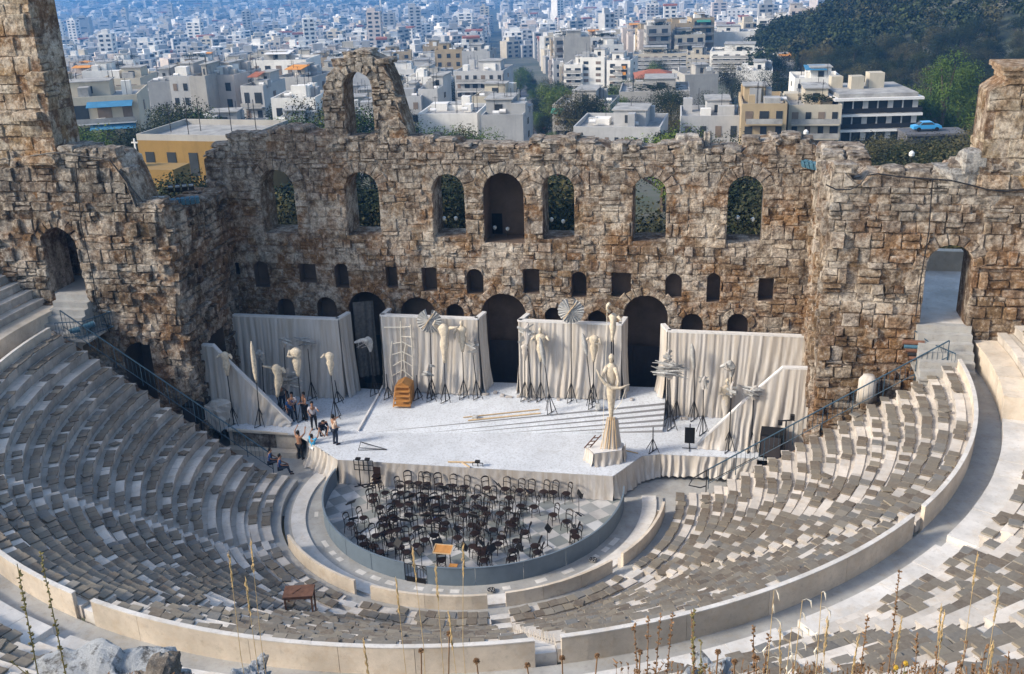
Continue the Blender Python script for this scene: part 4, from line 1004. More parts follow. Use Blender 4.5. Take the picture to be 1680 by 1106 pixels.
P_(541, 571, 543, 614, 551, 686, 'torso', 'small pale plaster torso on a pole behind the worker in beige shirt', 'statue', 9, head=False, arms=(1, 0))
P_(550, 624, 552, 650, 556, 660, 'bare', 'bare black tripod behind the worker in beige shirt', 'tripod', 10)
P_(602, 554, 608, 577, 616, 654, 'horse', 'white grey horse head on a pole before the left arch', 'stage prop', 11, w=1.2)
P_(634, 614, 636, 645, 638, 653, 'bare', 'bare black tripod just left of the wooden steps', 'tripod', 12)
P_(703, 507, 706, 546, 709, 650, 'disc', 'grey pleated disc on a tall pole before the left centre wall', 'stage prop', 13)
P_(724, 520, 729, 594, 731, 659, 'torso', 'long tapering plaster torso with short arms beside the grey disc', 'statue', 14, arms=(3, 4), head=False, lean=.12)
P_(755, 522, 759, 576, 761, 650, 'torso', 'plaster figure with small head and hanging arm at centre left', 'statue', 15, arms=(2, 0))
P_(773, 551, 776, 581, 784, 653, 'flat', 'grey slatted panel on a leaning pole at centre left', 'stage prop', 16, w=.75, n=12)
P_(698, 597, 703, 620, 708, 657, 'bird', 'small grey slatted bird low on a tripod right of the steps', 'stage prop', 17, w=.7, n=12)
P_(685, 616, 685, 640, 686, 655, 'bare', 'bare black tripod just right of the wooden steps', 'tripod', 18)
P_(861, 560, 861, 590, 861, 646, 'torso', 'cloth wrapped torso below the grey slatted collar, left of centre right wall', 'statue', 19, head=False, arms=(0, 0), mat='cloth')
P_(859, 530, 865, 564, 873, 650, 'flat', 'grey slatted collar with ears on a leaning pole', 'stage prop', 20, w=.95, n=16)
P_(885, 533, 887, 592, 887, 642, 'torso', 'upright cream plaster torso with head beside the slatted collar', 'statue', 21, arms=(1, 1), wide=1.05)
P_(886, 554, 894, 600, 905, 677, 'slim', 'slim black and white feather shaped prop on a leaning pole', 'stage prop', 22, mat='greyprop')
P_(933, 489, 937, 530, 937, 638, 'disc', 'round pale blue grey pleated disc standing highest on its black pole', 'stage prop', 23)
P_(956, 547, 963, 583, 972, 669, 'slim', 'slim grey feather shaped prop leaning before the right centre wall', 'stage prop', 24, mat='greyprop')
P_(974, 542, 974, 592, 973, 645, 'torso', 'headless plaster torso with folded arm left of the column statue', 'statue', 25, head=False, arms=(1, 5))
P_(1101, 592, 1099, 622, 1101, 704, 'bird', 'large grey carved bird cluster carried by tripods at the platform corner', 'stage prop', 26, w=1.6, n=26)
P_(1097, 572, 1096, 596, 1095, 678, 'flat', 'small grey knot of slats above the carved bird cluster', 'stage prop', 27, w=.55, n=10)
P_(1112, 618, 1112, 640, 1109, 688, 'bare', 'black tripod supporting the carved bird cluster from behind', 'tripod', 28)
P_(1135, 563, 1139, 606, 1139, 686, 'slim', 'thin grey post figure before the right rear scenery wall', 'stage prop', 29, mat='greyprop')
P_(1153, 617, 1154, 638, 1153, 712, 'flat', 'small grey slatted box on a pole right of the black board', 'stage prop', 30, w=.6, n=8)
P_(1196, 593, 1200, 618, 1197, 700, 'horse', 'grey winged shape above the robed plaster figure', 'stage prop', 31, w=.8)
P_(1204, 626, 1200, 651, 1195, 740, 'flat', 'grey slatted box on a black tripod beside the robed figure', 'stage prop', 32, w=.6, n=12)
P_(1234, 632, 1236, 655, 1232, 740, 'bird', 'grey flying bird on a tripod before the right side wall', 'stage prop', 33, w=1.3, n=12)
P_(1071, 701, 1071, 730, 1071, 741, 'bare', 'bare black pyramid tripod at the stage front right of the column statue', 'tripod', 34)
def more_props():
    # robed figure
    f = onfloor(1190, 690); t = aty(1190, 618, f.y); root = thing('robed_statue', 'robed plaster statue with crossed arms before the right scenery wall', 'statue', f)
    h = t.z-f.z; mb = MB(); torso_mb(mb, (0, 0, h*.12), h*.76, 8.8, True, (5, 5), .03, .95); mb.build('torso', 'plaster', root, smooth=True)
    mb = MB(); mb.loft([((0, 0, .0), .16, .14), ((0, 0, .3), .14, .12), ((0, 0, h*.35), .26, .2), ((0, 0, h*.5), .25, .2)], 0, 12, .2, 4.); mb.build('robe', 'cloth', root, smooth=True)
    # black board on a stand
    f = onfloor(1131, 737); root = thing('black_board', 'dark grey board on a short stand at the right stage front', 'board', f)
    mb = MB(); mb.box((0, 0, .85), (.55, .03, .95)); mb.build('panel', M['rubble'] if False else 'black', root)
    mb = MB(); mb.tube([(0, .03, .0), (0, .03, 1.55)], .03, 6); mb.build('post', 'iron', root)
    mb = MB(); mb.bar((-.4, 0, .06), (.4, 0, .06), .03); mb.bar((0, -.35, .04), (0, .35, .04), .03); mb.build('foot', 'iron', root)
    # speaker boxes
    for (px, py, lb, y, d) in ((1266, 727, 'black covered loudspeaker box behind the right railing', 4.2, (1.25, .9, 1.45)), (318, 676, 'black covered loudspeaker box beside the left side wall', 2.4, (.95, .7, 1.1))):
        q = aty(px, py, y); root = thing('loudspeaker', lb, 'loudspeaker', (q.x, y, q.z-d[2]/2), -.15); mb = MB(); mb.box((0, 0, d[2]/2), d, jit=.05); mb.build('cover', 'black', root)
        mb = MB(); mb.box((0, -d[1]/2-.05, d[2]*.5), (d[0]*.8, .02, d[2]*.8)); mb.build('front', 'darkcloth', root)
        mb = MB(); zf = q.z-d[2]/2
        for sx in (-1, 1): mb.bar((sx*.4, 0, 0), (sx*.4, 0, -zf+.05), .07)
        mb.build('support', 'iron', root)
    # wrapped plaster on the right rubble
    q = aty(1424, 628, 2.4); mb = MB(); mb.loft([((q.x, 2.4, q.z-1.0), .50, .4), ((q.x, 2.4, q.z-.4), .48, .4), ((q.x, 2.4, q.z+.2), .42, .36), ((q.x, 2.4, q.z+.42), .25, .22)], 0, 12, .25, 3.); tag(mb.build('covered_lamp', 'cloth', smooth=True), 'lamp wrapped in white cloth behind the right railing', 'covered lamp')
    # floodlight stands right front
    for px, py, lb in ((1290, 722, 'black floodlight bar on a stand beside the right loudspeaker'),):
        q = aty(px, 690, 3.4); root = thing('floodlight_stand', lb, 'floodlight', (q.x, 3.4, .3))
        mb = MB(); mb.tube([(0, 0, 0), (0, 0, q.z-.3)], .04, 6); mb.build('pole', 'iron', root)
        mb = MB(); mb.bar((-.35, 0, q.z-.35), (.35, 0, q.z-.25), .06); mb.box((-.3, 0, q.z-.45), (.22, .22, .22)); mb.box((.3, 0, q.z-.1), (.22, .22, .3)); mb.build('lamp_bar', 'iron', root)
    # column statue
    f = onfloor(990, 752); root = thing('column_statue', 'tall white statue holding a crescent on a cloth draped column at stage front', 'statue', f)
    zt = lambda py: aty(1002, py, f.y).z-f.z
    xx = lambda px, py: aty(px, py, f.y).x-f.x
    zb = zt(742)
    mb = MB(); z0 = .0; h = zt(735)
    hb = .75
    vs = []
    for (z, k) in ((0, 1.0), (hb, .96)):
        for x, y in ((-1.0, -.2), (-.5, -.95), (.95, -.35), (1.0, .5), (0, .9), (-.9, .5)): vs.append((x*k+.1, y*k, z))
    mb.add(vs, [tuple(range(6, 12))]+[(i, (i+1) % 6, 6+(i+1) % 6, 6+i) for i in range(6)]); mb.build('base', 'batten', root)
    mb = MB()
    pts = [(-1.0, -.2), (-.5, -.95), (.95, -.35), (1.0, .5)]
    for k in range(3): curtain_mb(mb, (pts[k][0]+.1, pts[k][1]), (pts[k+1][0]+.1, pts[k+1][1]), lambda s: hb+.01, lambda s: .01, .05, .08, k*3., 1, 14, 5)
    mb.build('base_cloth', 'cloth', root, smooth=True)
    zc = zt(688)
    mb = MB(); rr = [((xx(1000, 735)+.05, .1, hb-.05), .62, .5), ((xx(1000, 735)+.1, .1, hb+(zc-hb)*.5), .45, .38), ((xx(1003, 690)+.02, .1, zc), .34, .3)]; mb.loft(rr, 0, 5, .05, 2.); mb.build('pedestal', 'cloth', root)
    mb = MB()
    for k in range(5): mb.bar((rr[0][0][0]-.5+k*.22, -.35, hb), (rr[2][0][0]-.2+k*.09, -.15, zc+.2), .05, .03)
    mb.build('struts', 'plank', root)
    zl = zt(590); x1 = xx(1003, 640)
    mb = MB(); torso_mb(mb, (x1, 0, zc-.05), (zl-zc)*1.05, 3.7, True, (0, 0), .0, .80)
    for ar in (((996, 601), (991, 611), (989, 620), (993, 626)), ((1009, 601), (1013, 611), (1016, 621), (1014, 629))): mb.tube([(xx(a, b_), -.1-.09*i, zt(b_)) for i, (a, b_) in enumerate(ar)], [.13, .10, .08, .06], 8)
    mb.build('lower_figure', 'plaster', root, smooth=True)
    mb = MB(); ar = [(980, 602), (985, 612), (993, 623), (1004, 631), (1019, 631), (1034, 624)]
    mb.tube([(xx(a, b), -.42, zt(b)) for a, b in ar], [.03, .07, .10, .11, .08, .03], 7); mb.build('crescent', 'plaster', root, smooth=True)
    z2 = zt(558); mb = MB(); mb.tube([(xx(1003, 590), .1, zl-.3), (xx(1003, 558), .1, z2)], .035, 6); mb.tube([(xx(1006, 590), .1, zl-.3), (xx(1006, 558), .1, z2)], .035, 6); mb.build('upper_post', 'iron', root)
    mb = MB(); torso_mb(mb, (xx(1004, 558), .1, z2-.1), (zt(508)-z2), 6.2, False, (0, 1), .1, .8); mb.build('upper_figure', 'plaster', root, smooth=True)
    mb = MB(); a = [(1001, 512), (996, 507), (997, 501), (1001, 497)]; mb.tube([(xx(p, q), -.05, zt(q)) for p, q in a], [.09, .07, .08, .10], 8); mb.build('raised_arm', 'plaster', root, smooth=True)
    mb = MB(); mb.tube([(xx(1028, 630), -.4, zt(630)), (xx(1020, 655), -.4, zt(655)), (xx(1010, 668), -.3, zt(668))], .015, 5); mb.tube([(xx(996, 505), 0, zt(505)), (xx(995, 560), 0, zt(560)), (xx(992, 640), -.2, zt(640)), (xx(990, 735), -.6, zt(735))], .015, 5); mb.build('cord', 'rope', root)
    # broken chair leaning on the base
    mb = MB(); q = Vector((-.75, -.35, hb))
    for d in ((0, 0), (.3, .1)): mb.bar(q+Vector((d[0]-.25, d[1], .0)), q+Vector((d[0]+.35, d[1]+.1, .75)), .05)
    for t in (.25, .55, .85): mb.bar(q+Vector((-.25+.6*t, 0, .75*t)), q+Vector((.05+.6*t, .1, .75*t)), .04)
    mb.xf(Matrix.Translation(f)); tag(mb.build('broken_chair', 'rust'), 'dark broken chair frame leaning on the base of the column statue', 'chair')
    # wooden steps box
    f = onfloor(662, 664); root = thing('wooden_steps', 'orange varnished wooden step unit before the rope ladders', 'steps', f, .05)
    for s in (-1, 1):
        mb = MB(); mb.bar((s*.52, -.42, 0), (s*.42, .0, 1.22), .07, .05); mb.build('side_rail', 'wood', root)
    for k in range(5): mb = MB(); t = .12+k*.22; mb.box((0, -.42+.42*t-.0, t*1.22-.02), (1.0-.14*t, .26, .045)); mb.build('tread', 'wood', root)
    mb = MB(); mb.box((0, .52, .6), (.95, .95, 1.18)); mb.build('body', 'wood', root)
    mb = MB(); mb.add([(-.46, .02, 1.2), (.46, .02, 1.2), (0, .02, 1.45), (-.46, .98, 1.2), (.46, .98, 1.2), (0, .98, 1.45)], [(0, 1, 2), (3, 5, 4), (0, 2, 5, 3), (1, 4, 5, 2)]); mb.build('top', 'wood', root)
    # rope ladders
    y = onfloor(662, 650).y+.35
    A = lambda px, py: aty(px, py, y)
    root = thing('rope_ladder', 'branching white rope ladders rising behind the wooden steps', 'ladder')
    for pts in (((657, 527), (658, 560), (659, 600), (656, 632)), ((673, 533), (675, 560), (677, 590), (678, 632)), ((666, 562), (662, 585), (665, 610), (668, 632)), ((643, 560), (640, 590), (643, 615), (645, 632))):
        mb = MB(); mb.tube([A(*p) for p in pts], .036, 6); mb.build('side_rope', 'rope', root)
    for pts in (((657, 537), (673, 536)), ((658, 552), (674, 553)), ((645, 564), (660, 561), (675, 569)), ((643, 582), (660, 577), (676, 585)), ((645, 600), (660, 591), (677, 601)), ((643, 617), (661, 607), (678, 621)), ((630, 537), (657, 537))):
        mb = MB(); mb.tube([A(*p) for p in pts], .034, 6); mb.build('rung', 'rope', root)
    # lying tripod
    f = onfloor(612, 736); root = thing('iron_tripod', 'black tripod lying on its side at the left stage front', 'tripod', f)
    for k, (y0, z0) in enumerate(((-.35, .03), (-.12, .06), (.15, .30), (.38, .12))):
        mb = MB(); mb.tube([(-.75, y0, z0), (.85, -.1, .06)], .018, 5); mb.build('leg', 'iron', root)
    mb = MB(); mb.tube([(-.75, -.35, .03), (-.75, .15, .30), (-.75, .38, .12)], .018, 5); mb.build('spreader', 'iron', root)
more_props()

# ------------------------------------------------------------------ orchestra chairs, stands
def chair_proto():
    t = thing('orchestra_chair', 'x', 'chair', (0, 0, 0), 0, 'dark bentwood chairs of the orchestra')
    mb = MB(); mb.loft([((0, 0, .43), .20, .19), ((0, 0, .46), .215, .205), ((0, 0, .475), .19, .18)], 0, 14); mb.build('seat', 'bent2', t)
    for sx in (-1, 1):
        mb = MB(); mb.tube([(sx*.20, -.19, 0), (sx*.16, -.15, .44)], [.016, .022], 6); mb.build('leg', 'bent', t)
        mb = MB(); mb.tube([(sx*.19, .24, 0), (sx*.165, .17, .45), (sx*.185, .20, .72), (sx*.18, .26, .90)], [.016, .022, .02, .018], 6); mb.build('leg', 'bent', t)
    mb = MB(); mb.tube([(-.18, .255, .88), (-.10, .285, .93), (0, .295, .945), (.10, .285, .93), (.18, .255, .88)], [.02, .035, .04, .035, .02], 6); mb.build('top_rail', 'bent', t)
    mb = MB(); mb.tube([(-.178, .20, .70), (0, .225, .72), (.178, .20, .70)], .022, 6); mb.build('back_rail', 'bent', t)
    mb = MB(); mb.tube([(.15*math.cos(a), .15*math.sin(a)+.01, .22) for a in [2*PI*k/12 for k in range(13)]], .011, 5, cap=False); mb.build('stretcher_ring', 'bent', t)
    return t
def stand_proto():
    t = thing('music_stand', 'x', 'music stand', (0, 0, 0), 0, 'black music stands of the orchestra')
    mb = MB(); mb.tube([(0, 0, .05), (0, 0, 1.12)], [.02, .015], 6); mb.build('pole', 'iron', t)
    mb = MB(); mb.box((0, -.04, 1.16), (.50, .02, .34), 0, 0, (R_(-38), 0)); mb.build('desk', 'iron', t)
    mb = MB(); mb.box((0, -.19, 1.045), (.50, .06, .02), 0, 0, (R_(-30), 0)); mb.build('ledge', 'iron', t)
    for k in range(3): a = k*2*PI/3+.4; mb = MB(); mb.tube([(0, 0, .14), (.28*math.cos(a), .28*math.sin(a), .015)], .016, 5); mb.build('leg', 'iron', t)
    return t
def pit_furniture():
    k_ = 2.99; D = lambda x, y, z=.46: atz(560+x/k_, 736+y/k_, z)
    rows = [('row along the stage front', [(288, 185), (330, 168), (378, 172), (418, 178), (480, 182), (547, 182), (607, 190), (715, 195), (808, 192), (880, 195), (930, 200), (997, 205), (1040, 213), (1108, 210)]),
            ('second row from the stage', [(155, 262), (215, 220), (290, 222), (350, 232), (405, 240), (470, 245), (530, 240), (590, 246), (655, 240), (740, 245), (825, 245), (945, 288)]),
            ('third row from the stage', [(190, 292), (268, 268), (335, 275), (395, 280), (462, 285), (510, 290), (560, 302), (640, 322), (700, 300), (780, 322), (815, 300), (1040, 328)]),
            ('fourth row from the stage', [(45, 375), (108, 342), (215, 380), (265, 350), (330, 330), (430, 362), (510, 372), (570, 395), (640, 380), (690, 372), (745, 402), (850, 352), (1105, 362)]),
            ('fifth row from the stage', [(100, 440), (170, 432), (315, 450), (370, 395), (455, 430), (500, 400), (570, 442), (785, 440), (840, 380), (900, 415), (1140, 410), (1150, 436)]),
            ('nearest row inside the barrier', [(110, 472), (190, 512), (245, 477), (320, 512), (370, 478), (410, 452), (490, 552), (645, 482), (700, 552), (690, 520), (840, 505), (835, 545), (950, 482), (962, 512)])]
    ex = []; rr_ = random.Random(8)
    while len(ex) < 24:
        q = (rr_.uniform(110, 900), rr_.uniform(230, 500))
        if all(abs(q[0]-a)+abs(q[1]-b)*1.6 > 34 for _, L in rows for a, b in L) and all(abs(q[0]-a)+abs(q[1]-b)*1.6 > 34 for a, b in ex): ex.append(q)
        elif rr_.random() < .002: break
    rows.append(('gaps between the main rows', ex))
    proto = chair_proto(); used = False; C = Vector((-.6, -5.6))
    for rn, L in rows:
        L = sorted(L)
        for i, (x, y) in enumerate(L):
            p = D(x, y); p.z = .005
            if math.hypot(p.x, p.y) > 7.55: q = 7.5/math.hypot(p.x, p.y); p.x *= q; p.y *= q
            a = math.atan2(C.y-p.y, C.x-p.x); rz = a+PI/2+random.gauss(0, .35)
            if rn.startswith('row along'): p.y = min(p.y, .45)
            side = 'counted from the left'; lab = 'dark bentwood chair, %s from the left in the %s' % (ordn(i), rn)
            if used: dup(proto, p, rz, lab, None, random.uniform(1.08, 1.16))
            else: proto.location = p; proto.rotation_euler = (0, 0, rz); proto['label'] = lab; used = True
    st = [(50, 275, 't'), (1165, 240, 'r'), (1150, 320, 'r'), (1010, 395, 'r'), (200, 440, 'l'), (305, 362, 'l'), (390, 500, 'f'), (480, 330, 'm'), (600, 500, 'f'), (700, 420, 'm'), (825, 395, 'm'), (890, 300, 'm'), (870, 490, 'f'), (735, 495, 'f'), (410, 330, 'm'), (645, 350, 'm'), (760, 185, 'b'), (282, 480, 'f'), (340, 245, 'b'), (560, 400, 'm'), (440, 250, 'b'), (700, 230, 'b'), (895, 205, 'b'), (120, 400, 'l'), (545, 270, 'm'), (610, 310, 'm'), (250, 300, 'l'), (500, 210, 'b'), (820, 310, 'm'), (680, 470, 'f'), (380, 400, 'm'), (1130, 385, 'r'), (60, 350, 't'), (470, 470, 'f')]
    words = dict(t='at the left end of the pit', r='on the right side of the pit', l='in the left part of the pit', f='near the barrier', m='in the middle of the pit', b='near the stage front')
    proto = stand_proto(); used = False; cnt = {}
    st.sort()
    for x, y, w_ in st:
        p = D(x, y, 1.05); p.z = .005; i = cnt.get(w_, 0); cnt[w_] = i+1
        if math.hypot(p.x, p.y) > 7.5: q = 7.4/math.hypot(p.x, p.y); p.x *= q; p.y *= q
        a = math.atan2(C.y-p.y, C.x-p.x); rz = a-PI/2+random.gauss(0, .5)
        lab = 'black music stand %s, %s from the left there' % (words[w_], ordn(i))
        if used: dup(proto, p, rz, lab, None, (1, 1, random.uniform(.88, 1.12)))
        else: proto.location = p; proto.rotation_euler = (0, 0, rz); proto['label'] = lab; used = True
    # framed racks near the stage
    for (x, y, lb) in ((95, 175, 'black lamp rack, left one of two near the draped corner'), (140, 178, 'black lamp rack, right one of two near the draped corner'), (675, 190, 'single black lamp rack at the middle of the stage front')):
        p = D(x, y, .1); p.z = 0; r = thing('lamp_rack', lb, 'rack', p, 0, 'black lamp racks')
        mb = MB(); mb.tube([(0, 0, 0), (0, 0, 1.75)], .03, 6); mb.build('post', 'iron', r)
        mb = MB()
        for z in (1.0, 1.3, 1.6): mb.bar((-.28, 0, z), (.28, 0, z), .035)
        for q in (-.28, 0, .28): mb.bar((q, 0, 1.0), (q, 0, 1.6), .035)
        mb.build('frame', 'iron', r)
        mb = MB(); mb.box((0, -.05, 1.72), (.26, .2, .1)); mb.build('lamp', 'iron', r)
        mb = MB(); mb.bar((-.3, -.2, .03), (.3, .2, .03), .05); mb.bar((-.3, .2, .03), (.3, -.2, .03), .05); mb.build('foot', 'iron', r)
    # stacked chairs brown
    p = D(175, 180, .3); r = thing('stacked_chairs', 'pile of brown wooden chairs beside the two lamp racks', 'chair stack', (p.x, p.y, 0))
    for k in range(3):
        mb = MB(); mb.box((0, 0, .5+.2*k), (.42, .40, .05)); mb.build('seat', 'bent2', r)
        mb = MB(); mb.box((0, .18, .75+.2*k), (.40, .03, .35), 0, 0, (-.15, 0)); mb.build('backrest', 'bent2', r)
    mb = MB()
    for sx in (-.18, .18):
        for sy in (-.17, .17): mb.bar((sx, sy, 0), (sx, sy, .5), .035)
    mb.build('legs', 'bent2', r)
    # conductor's desk
    p = D(500, 520, .9); r = thing('conductor_desk', 'tall conductor desk with yellow wooden top behind the gate', 'desk', (p.x, p.y, 0))
    mb = MB(); mb.box((0, 0, 1.18), (.85, .55, .03), 0, 0, (R_(14), 0)); mb.build('desk_top', 'wood', r)
    mb = MB(); mb.bar((-.43, -.27, 1.13), (.43, -.27, 1.13), .03, .05); mb.bar((-.43, -.27, 1.13), (-.43, .27, 1.27), .03, .05); mb.bar((.43, -.27, 1.13), (.43, .27, 1.27), .03, .05); mb.bar((-.43, .27, 1.27), (.43, .27, 1.27), .03, .05); mb.build('rim', 'plank', r)
    for sx in (-.33, .33): mb = MB(); mb.bar((sx, .0, 0), (sx, 0, 1.16), .04); mb.build('leg', 'iron', r)
    p = D(550, 578, .4); r = thing('stool', 'small light wooden stool just inside the gate', 'stool', (p.x, p.y, 0)); mb = MB(); mb.box((0, 0, .45), (.40, .26, .04)); mb.build('seat', 'wood', r)
    for sx in (-.15, .15):
        for sy in (-.09, .09): mb = MB(); mb.bar((sx, sy, 0), (sx, sy, .43), .03); mb.build('leg', 'wood', r)
    p = D(470, 308, .95); mb = MB(); mb.box((p.x, p.y, .52), (.38, .28, .03), .2); o = mb.build('music_folder', 'bluebook'); tag(o, 'bright blue folder lying on a chair in the pit', 'folder')
    # rusty table on the seats
    p = atz(494, 985, 6.6); z = None
    for it in range(8):
        r_ = math.hypot(p.x, p.y); z = ZP-.45-ROWH*((RP-.09-r_)/ROWD-.5); p = atz(494, 1000, z)
    r = thing('rusty_table', 'rusty brown square table standing on the seats left of centre', 'table', (p.x, p.y, z-.1), .25)
    mb = MB(); mb.box((0, 0, 1.0), (1.25, .85, .07), jit=.01); mb.box((-.1, 0, 1.045), (.5, .04, .02), .9); mb.build('table_top', 'rust', r)
    mb = MB()
    for s in (-1, 1): mb.bar((-.56, s*.38, .93), (.56, s*.38, .93), .05, .09)
    for s in (-1, 1): mb.bar((s*.56, -.38, .93), (s*.56, .38, .93), .05, .09)
    mb.build('apron', 'rust', r)
    for sx, sy, zz in ((-.55, -.36, .0), (.55, -.36, .0), (-.55, .36, -.35), (.55, .36, -.35)): mb = MB(); mb.bar((sx, sy, zz), (sx, sy, .97), .07); mb.build('leg', 'rust', r)
pit_furniture()

# ------------------------------------------------------------------ railings, rubble beside the seats, lamps
def railings():
    def rail(lb, pts, posts, drop, n_bal, z0f):
        root = thing('railing', lb, 'railing', (0, 0, 0), 0, 'blue railings beside the seats')
        mb = MB(); mb.tube(pts, .038, 8); mb.build('handrail', 'bluerail', root)
        a, b = Vector(pts[0]), Vector(pts[-1])
        mb = MB(); lo = [Vector(p)-Vector((0, 0, drop)) for p in (pts[0], pts[-1])]; mb.tube(lo, .022, 6); mb.build('bottom_rail', 'bluerail', root)
        for k in range(n_bal+1):
            p = a.lerp(b, k/n_bal); mb = MB(); big = k % 6 == 0; mb.tube([p, p-Vector((0, 0, drop+(.35 if big else 0)))], .024 if big else .011, 5); mb.build('post' if big else 'baluster', 'bluerail', root)
    zL = lambda r: ZP-.45-ROWH*((RP-.09-r)/ROWD-1)
    rail('blue railing running down the ends of the left seat rows', [(-23.3, .75, zL(23.3)+1.05), (-11.8, .75, zL(11.8)+1.0)], 0, .95, 48, None)
    rail('blue railing running down the ends of the right seat rows', [(23.3, 1.65, zL(23.3)+.95), (12.3, 1.65, zL(12.3)+.95), ], 0, .85, 48, None)
    # short loop at the foot of the right one
    root = thing('railing', 'dark loop at the lower end of the right railing', 'railing', (0, 0, 0), 0, 'blue railings beside the seats')
    y = 1.65; z = zL(12.3)+.95
    mb = MB(); mb.tube([(12.3, y, z), (11.5, y-.1, z-.55), (11.3, y-.15, z-.95), (11.9, y-.15, z-1.05), (12.2, y, z-1.0)], .035, 8); mb.build('handrail', 'iron', root)
    mb = MB(); mb.tube([(12.2, y, z-.05), (12.2, y, z-1.5)], .03, 6); mb.build('post', 'iron', root)
    mb = MB(); mb.tube([(12.3, y, z-.75), (14.6, y, z+.85)], .025, 6); mb.build('lower_rail', 'iron', root)
    # landing cages near the doorways
    def cage(lb, pts):
        root = thing('railing', lb, 'railing', (0, 0, 0), 0, 'blue railings beside the seats')
        for k in range(len(pts)-1):
            a, b = Vector(pts[k]), Vector(pts[k+1])
            for h in (1.0, .12): mb = MB(); mb.tube([a+Vector((0, 0, h)), b+Vector((0, 0, h))], .03, 6); mb.build('rail', 'bluerail', root)
            n = max(2, int((b-a).length/.16))
            for i in range(n+1): p = a.lerp(b, i/n); mb = MB(); mb.tube([p+Vector((0, 0, .0)), p+Vector((0, 0, 1.0))], .012, 5); mb.build('baluster', 'bluerail', root)
    cage('blue railed landing holding lamps at the left doorway', [(-23.6, .5, 8.0), (-22.2, .9, 8.0), (-21.4, 2.6, 8.0), (-22.3, 2.8, 8.0)])
    cage('blue railed landing holding lamps at the right doorway', [(23.6, 1.4, 8.0), (22.5, 2.3, 8.2), (21.9, 2.75, 8.6)])
    for s, lb in ((-1, 'left'), (1, 'right')):
        mb = MB(); mb.box((s*22.9, 1.9, 7.85), (2.0, 2.2, .12)); tag(mb.build('landing', 'paving'), 'small landing slab beside the %s doorway steps' % lb, 'landing')
    for k, (x, y, z, a) in enumerate(((-22.9, 1.2, 8.15, .5), (-22.3, 1.7, 8.3, .8), (-22.6, 2.1, 8.15, .3))):
        r = thing('floodlight', 'pale cylindrical lamp on the left railed landing, %s from the camera' % ORD[k], 'floodlight', (x, y, z), a, 'floodlights'); mb = MB(); mb.tube([(-.3, 0, .15), (.25, 0, .22)], [.15, .17], 12); mb.build('housing', 'bluelamp', r); mb = MB(); mb.tube([(.25, 0, .22), (.28, 0, .225)], [.16, .16], 12); mb.build('lens', 'chrome', r); mb = MB(); mb.bar((0, -.2, -.1), (0, .2, -.1), .04); mb.build('bracket', 'iron', r)
    for k in range(5):
        mb = MB(); z = 8.35+.2*k; x = 22.2-.1*k; mb.tube([(x-.5, 2.3, z), (x+.5, 2.2, z+.03)], .12, 10); o = mb.build('lamp_tube', ['rust', 'iron', 'rust', 'bluelamp', 'rust'][k]); tag(o, 'dark cylindrical lamp stacked behind the right railing, %s from the bottom' % ORD[k], 'floodlight', 'lamps stacked at the right landing')
railings()
def rubble_banks():
    for s, lb in ((-1, 'left'), (1, 'right')):
        # retaining wall under the row ends, sloping
        y = .62 if s < 0 else 1.42; mb = MB(); x0, x1 = 10.8, 23.9; n = 24; vs = []
        for i in range(n+1):
            x = x0+(x1-x0)*i/n; z = ZP-.95-ROWH*((RP-.09-x)/ROWD-1)
            vs += [(s*x, y, -.1), (s*x, y, max(.2, z)), (s*x, y-.28, max(.2, z)), (s*x, y-.28, -.1)]
        mb.add(vs, [f for i in range(n) for f in ((4*i, 4*i+1, 4*i+5, 4*i+4), (4*i+1, 4*i+2, 4*i+6, 4*i+5), (4*i+2, 4*i+3, 4*i+7, 4*i+6))])
        tag(mb.build('retaining_wall', 'core'), 'sloping rough wall under the %s ends of the seat rows' % lb, 'wall')
        mb = MB(); rnd = random.Random(5+s)
        for k in range(150):
            x = rnd.uniform(17.2, 24); y_ = rnd.uniform(1.0 if s < 0 else 1.75, 2.9); zt = .2+max(0, x-17.0)*(.98 if s < 0 else .95)
            zt *= (.55+.45*(y_/2.9)); d = rnd.uniform(.35, .95)
            rock_mb(mb, (s*x, y_, zt-.2+rnd.uniform(-.2, .2)), (d, d*.8, d*rnd.uniform(.5, .8)), rnd.uniform(0, 99), rnd.uniform(0, 3), rough=.35)
        tag(mb.build('rubble_bank', 'rubble'), 'bank of dark rubble between the %s seat ends and the side wall' % lb, 'rubble', None, 'stuff')
        mb = MB(); mb.add([(s*16.8, 2.9, -.1), (s*24, 2.9, 7.2), (s*24, .9, 5.5), (s*16.8, .9, -.1)], [(0, 1, 2, 3), (3, 2, 1, 0)][:1]); o = mb.build('earth_slope', 'soil'); tag(o, kind='structure')
rubble_banks()
